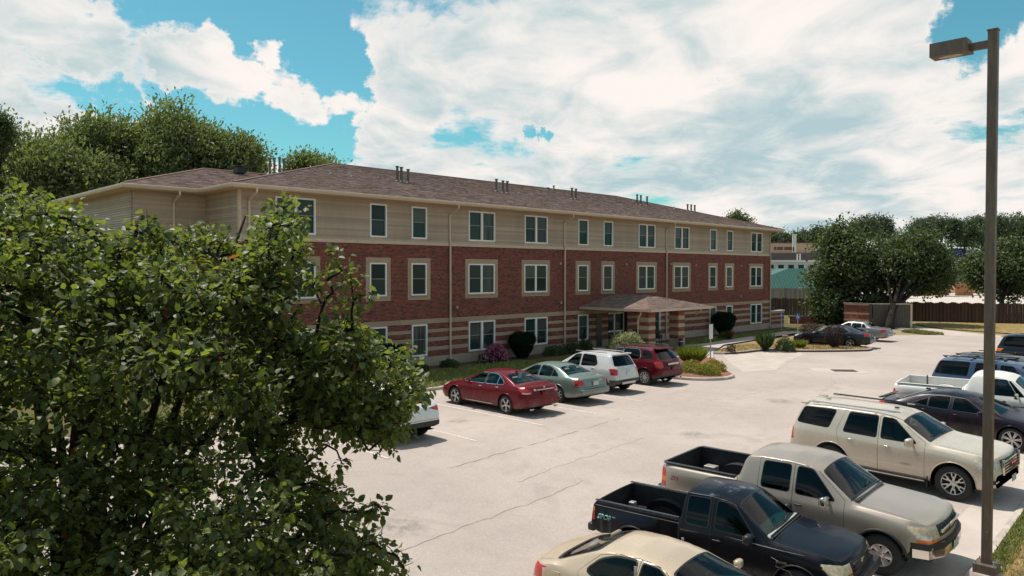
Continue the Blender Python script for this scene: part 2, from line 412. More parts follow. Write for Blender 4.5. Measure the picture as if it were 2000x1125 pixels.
    M['petal_pink'] = leafm('pink_petal', (.45,.05,.18,1), (.62,.16,.32,1), .3, .6, tcol=(1,1,1,1))
    M['petal_white'] = leafm('white_petal', (.6,.5,.5,1), (.75,.7,.68,1), .3, .6, tcol=(1,1,1,1))
    M['petal_orange'] = leafm('orange_petal', (.55,.20,.03,1), (.62,.36,.06,1), .3, .6, tcol=(1,1,1,1))
    t = NT('bark'); n = t.noise(4, 7, .65, sc=(3,3,.6)); t.set(color=t.mix(t.ramp(n, .35, .65), (.015,.012,.010,1), (.045,.035,.029,1)), rough=.95, spec=.2); t.bump(n, .8, .03); M['bark'] = t.m
    # vehicles
    M['tyre'] = simple('tyre_rubber', (.018,.017,.017,1), .8, var=.2)
    M['alloy'] = simple('alloy', (.58,.55,.53,1), .3, .75, .06)
    M['alloy_dark'] = simple('alloy_dark', (.22,.21,.21,1), .35, .75, .06)
    M['chrome'] = simple('chrome', (.66,.63,.60,1), .12, 1.0, .04)
    M['seal'] = simple('rubber_seal', (.010,.010,.011,1), .45)
    M['cladding'] = simple('grey_cladding', (.055,.054,.056,1), .6)
    M['dark_cladding'] = simple('dark_cladding', (.022,.021,.022,1), .6)
    M['red_lamp'] = simple('red_lamp', (.42,.012,.014,1), .12, var=.3, scale=18, coat=.5)
    M['amber_lamp'] = simple('amber_lamp', (.70,.16,.02,1), .15, var=.2, coat=.5)
    M['clear_lamp'] = simple('clear_lamp', (.50,.47,.40,1), .12, var=.25, scale=20, coat=.6)
    M['hazy_lamp'] = simple('hazy_lamp', (.50,.42,.28,1), .25, var=.2, scale=20, coat=.3)
    M['plate'] = simple('licence_plate', (.50,.50,.50,1), .5)
    M['interior'] = simple('car_interior', (.035,.033,.032,1), .8)
    M['seat_tan'] = simple('seat_cloth', (.24,.19,.145,1), .85)
    M['seat_dark'] = simple('seat_dark', (.05,.048,.047,1), .85)
    M['bedliner'] = simple('bed_liner', (.016,.016,.018,1), .6, var=.3)
    def carglass(name, tint, tr=1.0):
        t = NT(name); t.N.remove(t.p)
        fr = t.N.new('ShaderNodeFresnel'); fr.inputs[0].default_value = 1.36
        gl = t.N.new('ShaderNodeBsdfGlossy'); gl.inputs['Roughness'].default_value = .015; gl.inputs[0].default_value = (.95,.97,1,1)
        tp = t.N.new('ShaderNodeBsdfTransparent'); tp.inputs[0].default_value = tint
        mx = t.N.new('ShaderNodeMixShader'); t.L(fr.outputs[0], mx.inputs[0]); t.L(tp.outputs[0], mx.inputs[1]); t.L(gl.outputs[0], mx.inputs[2])
        t.L(mx.outputs[0], t.out.inputs[0]); return t.m
    M['glass'] = carglass('tinted_glass', (.32,.52,.46,1))
    M['glass_green'] = carglass('green_glass', (.48,.82,.70,1))
    M['glass_dark'] = carglass('privacy_glass', (.035,.045,.045,1))
mats()
def paint(name, col, metal=.35, rough=.32, fade=None, gloss=1.0):
    t = NT(name); n = t.noise(1.2, 4, .6); sp = t.noise(900, 1)
    c = t.mix(t.ramp(n, .3, .7), tuple(x*.95 for x in col[:3])+(1,), tuple(min(1, x*1.04) for x in col[:3])+(1,))
    c = t.mix(t.math('MULTIPLY', t.ramp(sp, .55, .7), .04), c, tuple(min(1, x*1.5+.004) for x in col[:3])+(1,))
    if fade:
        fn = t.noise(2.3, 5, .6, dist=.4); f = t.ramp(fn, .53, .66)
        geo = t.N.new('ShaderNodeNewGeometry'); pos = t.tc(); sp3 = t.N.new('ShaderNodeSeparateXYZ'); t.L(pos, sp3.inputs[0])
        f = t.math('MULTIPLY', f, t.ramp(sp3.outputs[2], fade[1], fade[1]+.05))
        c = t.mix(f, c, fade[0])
    grime = t.noise(3.5, 6, .65); sz = t.N.new('ShaderNodeSeparateXYZ'); t.L(t.tc(), sz.inputs[0])
    low = t.math('MULTIPLY', t.ramp(grime, .35, .75), t.ramp(sz.outputs[2], .75, .25, 0, .45))
    c = t.mix(low, c, (.20,.165,.135,1))
    t.set(color=c, rough=t.math('ADD', t.math('MULTIPLY', grime, .14), rough-.07), metal=metal, coat=.32*gloss, coat_rough=.03, spec=.35*gloss)
    return t.m
# ------------------------------------------------------------------ setting: ground, lot, kerbs

def gz(x, y):
    """the lot falls gently towards the near kerb"""
    t = min(1, max(0, (17.5-y)/9.5)); return -.88*t*t*(3-2*t)*min(1.25, max(0, (30-x)/20.0))
def drape(o):
    me = o.data; bm = bmesh.new(); bm.from_mesh(me); M = o.matrix_world
    xs = [v.co.x for v in bm.verts]; ys = [v.co.y for v in bm.verts]
    if min(xs) > 30 or min(ys) > 17.5: bm.free(); return
    for x in np.arange(-10, 31, 1.6):
        if min(xs) < x < max(xs): bmesh.ops.bisect_plane(bm, geom=bm.faces[:]+bm.edges[:]+bm.verts[:], plane_co=(x,0,0), plane_no=(1,0,0))
    for y in np.arange(-2, 17.6, 1.3):
        if min(ys) < y < max(ys): bmesh.ops.bisect_plane(bm, geom=bm.faces[:]+bm.edges[:]+bm.verts[:], plane_co=(0,y,0), plane_no=(0,1,0))
    for v in bm.verts: v.co.z += gz(v.co.x, v.co.y)
    bm.to_mesh(me); bm.free()
def kerb_y(x): return 3.92 + .036*(x-15.5)

def sheet(name, pts, z, mat, sub=None):
    mb = MB()
    a = sum(pts[i][0]*pts[(i+1)%len(pts)][1]-pts[(i+1)%len(pts)][0]*pts[i][1] for i in range(len(pts)))
    if a < 0: pts = pts[::-1]
    mb.poly([(p[0], p[1], z) for p in pts])
    o = mb.build(name, mat); o['kind'] = 'structure'
    bm = bmesh.new(); bm.from_mesh(o.data); bmesh.ops.triangulate(bm, faces=bm.faces[:]); bm.to_mesh(o.data); bm.free()
    drape(o); return o

def strip(name, pts, w, z0, z1, mat, kind='structure'):
    """a kerb: a band of width w along pts, its near side on the line"""
    P = [Vector((p[0], p[1])) for p in pts]; n = len(P); L = []
    for i in range(n):
        t = (P[min(i+1, n-1)] - P[max(i-1, 0)]).normalized(); L.append(P[i] + Vector((-t.y, t.x))*w)
    mb = MB(); b = w*.18
    for i in range(n-1):
        p, q, r, s = P[i], P[i+1], L[i+1], L[i]
        e1 = p + (s-p).normalized()*b; e2 = q + (r-q).normalized()*b
        mb.poly([(p.x,p.y,z0),(q.x,q.y,z0),(q.x,q.y,z1-b),(p.x,p.y,z1-b)])
        mb.poly([(p.x,p.y,z1-b),(q.x,q.y,z1-b),(e2.x,e2.y,z1),(e1.x,e1.y,z1)])
        mb.poly([(e1.x,e1.y,z1),(e2.x,e2.y,z1),(r.x,r.y,z1),(s.x,s.y,z1)])
        mb.poly([(s.x,s.y,z1),(r.x,r.y,z1),(r.x,r.y,z0),(s.x,s.y,z0)])
    for i in (0, n-1):
        p, s = P[i], L[i]; mb.poly([(p.x,p.y,z0),(s.x,s.y,z0),(s.x,s.y,z1),(p.x,p.y,z1)])
    o = mb.build(name, mat)
    if kind: o['kind'] = kind
    drape(o); return o

def arc(cx, cy, r, a0, a1, n=10):
    return [(cx + r*math.cos(rad(a0+(a1-a0)*i/n)), cy + r*math.sin(rad(a0+(a1-a0)*i/n))) for i in range(n+1)]

# the ground: one sheet to the horizon, rising to low hills far beyond the lots
def ground():
    xs = np.concatenate([np.linspace(-700, -60, 18), np.linspace(-40, 230, 40), np.linspace(245, 1500, 46)])
    ys = np.concatenate([np.linspace(-900, -60, 20), np.linspace(-40, 120, 26), np.linspace(135, 1500, 46)])
    X, Y = np.meshgrid(xs, ys, indexing='ij')
    D = np.hypot(X, Y)
    t = np.clip((D-205)/330, 0, 1); H = 20*t*t*(3-2*t)*(0.8+.2*np.sin(X*.011+1)*np.cos(Y*.013))
    Zz = H - .03 + np.vectorize(lambda a, b: min(0, gz(a, b))*1.5)(X, Y)
    V = np.stack([X, Y, Zz], -1).reshape(-1, 3); ny = len(ys)
    F = [(i*ny+j, (i+1)*ny+j, (i+1)*ny+j+1, i*ny+j+1) for i in range(len(xs)-1) for j in range(ny-1)]
    me = npmesh('ground', V, np.array(F), MAT['far'], True); o = link('ground', me); o['kind'] = 'structure'
ground()

LAWN_Y = 24.95
sheet('lawn', [(-30, LAWN_Y), (30.2, LAWN_Y), (30.2, 27.0), (37, 27.0), (37, 24.6), (41.0, 24.3), (45.5, 26.3), (58.5, 27.2), (80.5, 32), (80.5, 60), (-30, 60)], 0.04, MAT['lawn'])
sheet('parking_lot', [(5.0, kerb_y(5)+.02), (24, kerb_y(24)+.02), (60, kerb_y(60)+.4), (66, 9.5), (68, 15.2), (66.5, 18.6), (63.3, 21.4), (59.5, 26.4), (41.0, 26.6), (30.2, 26.6), (30.2, LAWN_Y), (-30, LAWN_Y), (-30, 9.5), (2.5, 9.5), (4.2, 8.4), (5.0, 7.0)], 0.0, MAT['lot'])
sheet('driveway', [(66.2, 18.9), (71.6, 24.2), (76.4, 23.6), (74.0, 21.6), (70.0, 16.8), (67.9, 13.0)], 0.006, MAT['concrete'])
sheet('front_lawn', [(5.0, -40), (5.0, kerb_y(5)-.16), (24, kerb_y(24)-.14), (60, kerb_y(60)+.2), (66, 9.2), (68.2, 15.0), (130, -5), (130, -40)], 0.03, MAT['lawn'])
sheet('dry_lawn', [(5, -30), (5, kerb_y(5)-.45), (24, kerb_y(24)-.42), (40, 4.0), (60, -30)], 0.036, MAT['dry'])
sheet('dry_lawn', [(71.8, 15.6), (73.6, 20.4), (75.3, 22.4), (77.8, 23.9), (81.5, 25.2), (86.0, 17.0), (90, 8), (72, 8)], 0.045, MAT['dry'])
sheet('tree_lawn', [(-30, -40), (5.0, -40), (5.0, 6.9), (4.1, 8.3), (2.4, 9.35), (-30, 9.35)], 0.03, MAT['lawn'])
sheet('far_lot', [(100, 12), (134, 6), (215, 18), (240, 60), (172, 82), (140, 60), (112, 42)], 0.0, MAT['pale_lot'])
# gutter pans of smooth concrete along the kerbs
sheet('gutter_pan', [(5.0, kerb_y(5)), (24, kerb_y(24)), (60, kerb_y(60)+.38), (60, kerb_y(60)+1.2), (24, kerb_y(24)+.85), (5.0, kerb_y(5)+.85)], 0.004, MAT['concrete'])
strip('kerb', [(60, kerb_y(60)+.38), (24, kerb_y(24)), (16.4, kerb_y(16.4))], .15, -.02, .035, MAT['kerb'])
strip('kerb', [(15.9, kerb_y(15.9)), (5.0, kerb_y(5))], .17, -.02, .13, MAT['kerb'])
a, b = kerb_y(15.9), kerb_y(16.4)
MBk = MB(); MBk.add([(15.9,a,0),(16.4,b,0),(16.4,b-.17,0),(15.9,a-.17,0),(15.9,a,.13),(16.4,b,.03),(16.4,b-.17,.03),(15.9,a-.17,.13)], [(0,3,2,1),(4,5,6,7),(0,1,5,4),(2,3,7,6),(1,2,6,5),(3,0,4,7)])
o = MBk.build('kerb', MAT['kerb']); o['kind'] = 'structure'; drape(o)
strip('kerb', [(-30, LAWN_Y-.02), (26.1, LAWN_Y-.02)], .15, -.02, .13, MAT['kerb'])
# the planted nose beside the last red car
nose = [(26.1, 24.9), (28.1, 24.0), (30.0, 22.0), (30.05, 19.75)] + arc(31.9, 19.6, 1.75, 185, 300, 9) + [(34.6, 19.7), (36.6, 21.0), (38.6, 22.6)]
sheet('planting_bed', [(30.2, 24.9)] + [(p[0], p[1]) for p in nose[2:]] + [(38.6, 24.4), (37, 24.6), (37, 27.0), (30.2, 27.0)], 0.09, MAT['redmulch'])
strip('kerb', nose[1:-3], .15, -.02, .13, MAT['kerb'])
strip('kerb', nose[-4:-1], .12, -.02, .05, MAT['kerb'])
sheet('walkway', [(30.2, 25.4), (37.2, 24.4), (38.6, 22.6), (41.4, 24.3), (46, 26.2), (58.6, 27.1), (60.5, 26.2), (61.5, 26.9), (60.0, 28.6), (46, 27.6), (43.9, 27.9), (43.9, 31.2), (36.4, 31.2), (36.4, 26.4), (30.2, 26.9)], 0.10, MAT['concrete'])
sheet('entrance_drive', [(34.6, 18.6), (38.0, 21.3), (41.2, 23.55), (42.6, 22.75), (45.4, 22.2), (45.7, 20.7), (44.6, 20.0), (40.6, 19.2), (36.6, 17.9)], 0.005, MAT['concrete'])
isl = [(41.0, 24.1), (41.3, 23.45), (42.75, 23.0), (44.2, 22.9), (45.5, 22.6), (45.9, 21.6), (45.85, 20.95), (46.8, 20.0), (48.2, 18.9), (49.5, 18.05), (50.5, 18.15), (51.3, 18.9)]
sheet('island_lawn', isl + [(52.4, 20.2), (53.6, 22.6), (55.2, 25.0), (55.0, 26.0), (46, 25.6)], 0.115, MAT['dry'])
strip('kerb', isl, .14, -.02, .14, MAT['kerb'])
# dark edging of stained timber along the island kerb
strip('kerb_edging', [(x-.02, y-.04) for x, y in isl[1:]], .03, 0.0, .09, MAT['mulch'])
sheet('mulch_bed', [(14.45, 29.9), (36.5, 29.9), (36.5, 31.27), (14.45, 31.27)], 0.055, MAT['mulch'])
sheet('mulch_bed', [(44.0, 29.95), (66, 29.95), (66, 31.27), (44.0, 31.27)], 0.055, MAT['mulch'])

# painted stall lines
for x, y0, y1 in [(11.8, 16.7, 22.6), (14.9, 16.6, 22.6), (17.95, 16.7, 22.6), (20.75, 16.8, 22.8), (24.05, 17.2, 23.0), (27.75, 17.6, 23.2),
                  (13.0, 4.5, 9.9), (16.0, 4.5, 10.0), (21.0, 4.6, 10.0), (24.0, 4.7, 10.1), (27.0, 4.9, 10.2), (30.0, 5.1, 10.3), (33.0, 5.3, 10.5)]:
    sheet('parking_line', [(x-.05, y0), (x+.05, y0), (x+.05+random.uniform(-.03,.03), y1), (x-.05, y1)], 0.005, MAT['line'])
# cracks
def crack(pts, w=.016, jit=.05, seed=1):
    rg = random.Random(seed); P = []
    for (a, b) in zip(pts[:-1], pts[1:]):
        n = max(2, int(math.dist(a, b)/.22))
        for i in range(n): P.append((a[0]+(b[0]-a[0])*i/n + rg.uniform(-jit, jit), a[1]+(b[1]-a[1])*i/n + rg.uniform(-jit, jit)))
    P.append(pts[-1]); mb = MB()
    pv = None
    for i, p in enumerate(P):
        q = P[min(i+1, len(P)-1)]; r = P[max(i-1, 0)]; t = Vector((q[0]-r[0], q[1]-r[1])).normalized(); ww = w*rg.uniform(.4, 1.2)
        cur = ((p[0]-t.y*ww/2, p[1]+t.x*ww/2, .004), (p[0]+t.y*ww/2, p[1]-t.x*ww/2, .004))
        if pv and rg.random() > .06: mb.poly([pv[0], pv[1], cur[1], cur[0]])
        pv = cur
    o = mb.build('pavement_crack', MAT['crack']); o['kind'] = 'structure'; drape(o)
crack([(8.47, 12.15), (9.50, 12.18), (10.49, 12.20), (12.08, 12.25), (13.70, 12.29), (15.08, 12.45)], 0.020, .05, 0)
crack([(12.62, 15.09), (14.64, 15.26), (16.47, 15.39), (18.31, 15.54), (20.81, 15.82)], 0.020, .05, 1)
crack([(13.33, 13.33), (15.12, 13.55), (17.20, 13.63), (19.38, 13.74)], 0.012, .05, 2)
crack([(12.94, 9.16), (14.56, 9.34), (16.48, 9.55)], 0.012, .05, 3)
crack([(27.30, 11.47), (30.60, 13.07), (34.22, 13.92), (36.27, 14.96)], 0.012, .05, 4)
crack([(19.58, 5.55), (22.06, 5.79), (23.53, 5.90)], 0.012, .05, 5)
crack([(47.12, 15.60), (50.63, 15.28), (54.40, 14.60)], 0.012, .05, 6)
crack([(26.78, 15.09), (30.12, 15.06), (32.46, 14.79)], 0.012, .05, 7)


# oil spots in the bays
rg = random.Random(8)
for x, y in [(13.4,19.6),(16.4,19.2),(16.6,21.0),(19.4,18.0),(22.3,18.3),(25.4,18.6),(14.6,9.6),(18.3,8.6),(18.6,6.6),(23.6,9.8),(31.0,9.4),(28.0,13.5),(21.0,13.0),(9.5,13.0)]:
    m = MB(); n = 22; r = rg.uniform(.5, 1.1); m.poly([(1.0*math.cos(2*math.pi*k/n), 1.0*math.sin(2*math.pi*k/n), 0) for k in range(n)])
    o = m.build('oil_stain', MAT['oil'], loc=(x, y, gz(x, y)+.009)); o.scale = (r, r*rg.uniform(.6, 1.2), 1); o['kind'] = 'structure'
    e = .5; o.rotation_euler = (math.atan((gz(x, y+e)-gz(x, y-e))/(2*e)), -math.atan((gz(x+e, y)-gz(x-e, y))/(2*e)), 0)
# storm drain
d = thing('storm_drain', 'rusty rectangular drain grate set in the pale lot paving', 'drain', (38.75, 15.3, 0), rad(-52))
MB().box(-1.5, 1.0, -.9, 1.0, .003, .006).build('drain_apron', MAT['concrete'], d)
MB().box(-.5, .5, -.3, .3, .007, .014).build('drain_pit', MAT['black'], d)
f_ = MB()
for (a, b, c, e) in ((-.56,.56,-.36,-.3), (-.56,.56,.3,.36), (-.56,-.5,-.3,.3), (.5,.56,-.3,.3)): f_.box(a, b, c, e, .007, .03)
f_.build('grate_frame', simple('rust', (.14,.085,.06,1), .85, .3), d)
for k in range(9): MB().box(-.5+.11*k, -.45+.11*k, -.3, .3, .012, .028).build('bar', MAT['bronze'], d)

# ------------------------------------------------------------------ the building
BX0, BX1, BY = 14.4, 62.8, 31.3
DBL = [16.05, 27.47, 31.88, 43.25, 47.72, 59.30]
SGL = [21.03, 23.57, 36.77, 39.34, 52.71, 55.27]
bld = thing('apartment_building', 'long three storey apartment building of red brick below beige siding with brown hip roof', 'building', (BX0, BY, 0))
BO = Vector((BX0, BY, 0))
def bpart(mb, name, mat, parent=None, **k):
    o = mb.build(name, mat, parent or bld, **k)
    if parent is None: o.location = -BO
    return o
# openings on the front, as x0, x1, z0, z1
OPEN = []
for x in DBL:
    OPEN += [(x, x+2, 6.74, 8.40, 3, 2), (x, x+2, 3.80, 5.48, 2, 2)]
    if x not in (43.25, 47.72): OPEN.append((x, x+2, .63, 2.28, 1, 2))
for x in SGL:
    OPEN += [(x, x+1, 6.74, 8.40, 3, 1), (x, x+1, 3.80, 5.48, 2, 1)]
    if x not in (39.34,): OPEN.append((x, x+1, .63, 2.28, 1, 1))
OPEN.append((44.9, 45.9, .63, 2.28, 1, 1))
DOOR = (39.9, 42.0, .1, 2.28)
HOLES = [(o[0]-.24, o[1]+.24, o[2]-.24, o[3]+.24) if o[4] == 2 else o[:4] for o in OPEN] + [DOOR]
def cut(x0, x1, z0, z1, holes):
    """free intervals of a row between x0 and x1 at height z0..z1"""
    iv = [(x0, x1)]
    for h in holes:
        if h[2] < z1-.02 and h[3] > z0+.02:
            nv = []
            for a, b in iv:
                if h[1] <= a or h[0] >= b: nv.append((a, b)); continue
                if h[0] > a: nv.append((a, h[0]))
                if h[1] < b: nv.append((h[1], b))
            iv = nv
    return [(a, b) for a, b in iv if b-a > .03]
class Bricks:
    """running bond of separate bricks, gathered in one mesh"""
    def __init__(s): s.q = []
    def wall(s, org, dx, dn, x0, x1, z0, z1, holes=(), rg=RNG, ch=.0675, bl=.203):
        n = max(1, round((z1-z0)/ch)); ch = (z1-z0)/n; j = .010
        for r in range(n):
            a0 = z0 + r*ch; a1 = a0 + ch - j
            for (p, q) in cut(x0, x1, a0, a1, holes):
                x = p - (bl/2 if r % 2 else 0) - ((p-x0) % bl)
                while x < q:
                    u0 = max(x, p); u1 = min(x+bl-j, q); x += bl
                    if u1-u0 < .02: continue
                    d = .008 + rg.random()*.006
                    A = [org + dx*u + Vector((0,0,a)) for u, a in ((u0,a0),(u1,a0),(u1,a1),(u0,a1))]
                    B = [v + dn*d for v in A]
                    s.q += [(B[0],B[1],B[2],B[3]), (A[0],A[1],B[1],B[0]), (A[1],A[2],B[2],B[1]), (A[2],A[3],B[3],B[2]), (A[3],A[0],B[0],B[3])]
    def build(s, parent, off):
        # the five faces of a brick share their corners so that each brick is one island
        n = len(s.q)//5; V = np.empty((n*8, 3), np.float32); F = np.empty((n*5, 4), np.int32)
        for i in range(n):
            b = s.q[i*5][0:4]; a = [s.q[i*5+1][0], s.q[i*5+1][1], s.q[i*5+2][1], s.q[i*5+3][1]]
            for k in range(4): V[i*8+k] = a[k][:]; V[i*8+4+k] = b[k][:]
            o = i*8; F[i*5:(i+1)*5] = [(o+4,o+5,o+6,o+7),(o,o+1,o+5,o+4),(o+1,o+2,o+6,o+5),(o+2,o+3,o+7,o+6),(o+3,o,o+4,o+7)]
        me = npmesh('brick', V, F, MAT['brick']); o = link('brick', me, parent, off); o['kind'] = 'stuff'; return o
def vec(*a): return Vector(a)
FRONT = (vec(0, BY, 0), vec(1,0,0), vec(0,-1,0))
br = Bricks()
ROWS_Z = [(.56,.87), (1.08,1.36), (1.56,1.83), (2.01,2.31), (2.56,6.42)]
for z0, z1 in ROWS_Z: br.wall(*FRONT, BX0, BX1, z0, z1, HOLES)
LEFT = (vec(BX0, BY, 0), vec(0,1,0), vec(-1,0,0))
for z0, z1 in ROWS_Z: br.wall(*LEFT, 0, 3.4, z0, z1)
# wing behind, mostly hidden by the pear tree
WING = (vec(11.2, BY+3.4, 0), vec(1,0,0), vec(0,-1,0))
for z0, z1 in ROWS_Z[3:]: br.wall(*WING, 0, 3.2, z0, z1)
br.build(bld, -BO)
# patio wall beyond the right corner is a thing of its own further down
# core walls (mortar shows between the bricks)
def wall_sheet(org, dx, x0, x1, z0, z1, holes, mb):
    xs = sorted({x0, x1, *[min(max(h[i], x0), x1) for h in holes for i in (0, 1)]}); zs = sorted({z0, z1, *[min(max(h[i], z0), z1) for h in holes for i in (2, 3)]})
    for a, b in zip(xs[:-1], xs[1:]):
        for c, d_ in zip(zs[:-1], zs[1:]):
            m, n = (a+b)/2, (c+d_)/2
            if b-a < 1e-4 or d_-c < 1e-4 or any(h[0] < m < h[1] and h[2] < n < h[3] for h in holes): continue
            mb.poly([org+dx*a+vec(0,0,c), org+dx*b+vec(0,0,c), org+dx*b+vec(0,0,d_), org+dx*a+vec(0,0,d_)])
CORE = [o[:4] for o in OPEN] + [DOOR]
mb = MB(); wall_sheet(vec(0,BY,0), vec(1,0,0), BX0, BX1, .5, 8.7, CORE, mb)
mb.poly([(BX0,BY+3.4,.5),(BX0,BY,.5),(BX0,BY,8.7),(BX0,BY+3.4,8.7)]); mb.poly([(11.2,BY+3.4,0),(BX0,BY+3.4,0),(BX0,BY+3.4,8.7),(11.2,BY+3.4,8.7)])
mb.poly([(11.2,54.5,0),(11.2,BY+3.4,0),(11.2,BY+3.4,8.7),(11.2,54.5,8.7)]); mb.poly([(BX1,BY,0),(BX1,54,0),(BX1,54,8.7),(BX1,BY,8.7)]); mb.poly([(BX1,54,0),(11.2,54.5,0),(11.2,54.5,8.7),(BX1,54,8.7)])
bpart(mb, 'wall', MAT['mortar'])
mb = MB(); holes = [h for h in CORE if h[2] < .7]
for a, b in cut(BX0-.03, BX1+.03, .05, .5, [DOOR]): mb.box(a, b, BY-.035, BY+.3, -.1, .555)
mb.box(BX0-.035, BX0+.3, BY+.3, BY+3.4, -.1, .555)
bpart(mb, 'foundation', MAT['foundation'])
# cast stone: the belt course and the stripes, block by block
def stones(z0, z1, bl, proud, holes, seed):
    rg = random.Random(seed)
    for a, b in cut(BX0-.02, BX1+.02, z0, z1, holes):
        n = max(1, round((b-a)/bl)); w = (b-a)/n
        for k in range(n):
            mb = MB(); p = proud + rg.uniform(0, .004)
            mb.box(a+k*w+.004, a+(k+1)*w-.004, BY-p, BY+.05, z0+.004, z1-.004); bpart(mb, 'stone_block', MAT['stone'])
stones(2.31, 2.56, 1.22, .028, [DOOR], 1)
for k, (z0, z1) in enumerate([(.87,1.08), (1.36,1.56), (1.83,2.01)]): stones(z0, z1, 1.6, .016, HOLES, 5+k)
for z0, z1 in [(.87,1.08), (1.36,1.56), (1.83,2.01), (2.31,2.56)]:
    bpart(MB().box(BX0-.018, BX0+.05, BY+.06, BY+3.4, z0+.004, z1-.004), 'stone_block', MAT['stone'])
# siding: boards with a drop lap
HOLE3 = [o[:4] for o in OPEN if o[4] == 3]
nb = 20; z = 6.58; bh = (8.66-6.58)/nb
for k in range(nb):
    a0, a1 = z+k*bh, z+(k+1)*bh
    for a, b in cut(BX0+.06, BX1-.06, a0, a1, HOLE3):
        m = MB(); m.add([(a,BY-.040,a0),(b,BY-.040,a0),(b,BY-.008,a1),(a,BY-.008,a1),(a,BY-.004,a0),(b,BY-.004,a0)], [(0,1,2,3),(4,5,1,0)]); bpart(m, 'siding_board', MAT['plank'])
    m = MB(); y0, y1 = BY+.06, BY+3.4
    m.add([(BX0-.040,y1,a0),(BX0-.040,y0,a0),(BX0-.008,y0,a1),(BX0-.008,y1,a1),(BX0-.004,y0,a0),(BX0-.004,y1,a0)], [(0,1,2,3),(4,1,0,5)])
    bpart(m, 'siding_board', MAT['plank'])
    m = MB(); y = BY+3.4
    m.add([(11.2,y-.040,a0),(BX0-.02,y-.040,a0),(BX0-.02,y-.008,a1),(11.2,y-.008,a1),(11.2,y-.004,a0),(BX0,y-.004,a0)], [(0,1,2,3),(0,4,5,1)])
    bpart(m, 'siding_board', MAT['plank'])
for k in range(nb):
    a0, a1 = z+k*bh, z+(k+1)*bh; m = MB(); x = 11.2; y0, y1 = BY+3.44, 54.4
    m.add([(x-.040,y1,a0),(x-.040,y0,a0),(x-.008,y0,a1),(x-.008,y1,a1),(x-.004,y0,a0),(x-.004,y1,a0)], [(0,1,2,3),(4,1,0,5)]); bpart(m, 'siding_board', MAT['plank'])
m = MB(); m.box(BX0-.05, BX0+.08, BY-.052, BY+.075, 6.56, 8.68); bpart(m, 'corner_board', MAT['trim'])
m = MB(); m.box(BX1-.08, BX1+.05, BY-.052, BY+.075, 6.56, 8.68); bpart(m, 'corner_board', MAT['plank'])
m = MB(); m.box(BX0-.04, BX1+.04, BY-.065, BY+.02, 6.42, 6.575); bpart(m, 'belt_trim', MAT['trim'])
m = MB(); m.box(BX0-.05, BX0+.02, BY+.03, BY+3.35, 6.42, 6.575); bpart(m, 'belt_trim', MAT['trim'])
# windows
def window(x0, x1, z0, z1, n, storey, parent, y=BY, blind=None):
    fr = .075; o = MB(); yf = y-.06 if storey != 2 else y-.02
    o.box(x0, x1, yf, y+.06, z0, z0+fr); o.box(x0, x1, yf, y+.06, z1-fr, z1)
    for a in (x0, x1-fr): o.box(a, a+fr, yf, y+.06, z0+fr, z1-fr)
    if n == 2: o.box((x0+x1)/2-.07, (x0+x1)/2+.07, yf+.004, y+.06, z0+fr, z1-fr)
    w = bpart(o, 'window', MAT['white_frame'])
    edges = [(x0+fr, x1-fr)] if n == 1 else [(x0+fr, (x0+x1)/2-.07), ((x0+x1)/2+.07, x1-fr)]
    zm = z0 + (z1-z0)*.52
    for a, b in edges:
        k = random.random(); up, lo = (('blind','pane') if k < .38 else ('blind','blind') if k < .5 else ('pane','pane') if k < .72 else ('light_blind','pane') if k < .84 else ('curtain','curtain')); up, lo = MAT[up], MAT[lo]
        MB().box(a, b, y+.02, y+.03, zm+.02, z1-fr).build('pane', up, w); MB().box(a, b, y+.035, y+.045, z0+fr, zm-.02).build('pane', lo, w)
        s = MB(); s.box(a, b, y+.008, y+.05, zm-.02, zm+.02)
        for u0, u1 in ((a, a+.022), (b-.022, b)): s.box(u0, u1, y+.012, y+.05, z0+fr, zm-.02); s.box(u0, u1, y+.006, y+.05, zm+.02, z1-fr)
        s.build('sash', MAT['sash'], w)
    if storey == 2:
        e = .24
        for (a, b, c, d_, p) in ((x0-e, x1+e, z1, z1+e, .03), (x0-e, x0, z0, z1, .022), (x1, x1+e, z0, z1, .022), (x0-e, x1+e, z0-e, z0-.05, .022), (x0-.05, x1+.05, z0-.055, z0, .07)):
            bpart(MB().box(a+.003, b-.003, y-p, y+.05, c+.003, d_-.003), 'stone_surround', MAT['stone'])
    if storey == 1:
        bpart(MB().box(x0-.03, x1+.03, y-.06, y+.05, z0-.055, z0-.003), 'window_sill', MAT['stone'])
for (a, b, c, d_, st, n) in OPEN: window(a, b, c, d_, n, st, bld)
# front door: glazed frame in a dark recess
o = MB(); x0, x1, z0, z1 = DOOR
o.box(x0, x0+.1, BY+.25, BY+.33, z0, z1); o.box(x1-.1, x1, BY+.25, BY+.33, z0, z1); o.box(x0, x1, BY+.25, BY+.33, z1-.1, z1); o.box(x0+.95, x0+1.08, BY+.25, BY+.33, z0, z1); o.box(x0+.1, x1-.1, BY+.25, BY+.33, .95, 1.05)
dr = bpart(o, 'entrance_door', MAT['white_frame'])
MB().box(x0+.1, x1-.1, BY+.28, BY+.29, z0, z1-.1).build('pane', MAT['pane'], dr)
o = MB(); o.box(x0-.01, x0, BY, BY+.3, z0, z1); o.box(x1, x1+.01, BY, BY+.3, z0, z1); o.box(x0, x1, BY, BY+.3, z1, z1+.01); bpart(o, 'door_recess', MAT['door'])
bpart(MB().box(38.6, 39.2, BY-.04, BY+.01, .1, 2.28), 'dark_panel', MAT['door'])

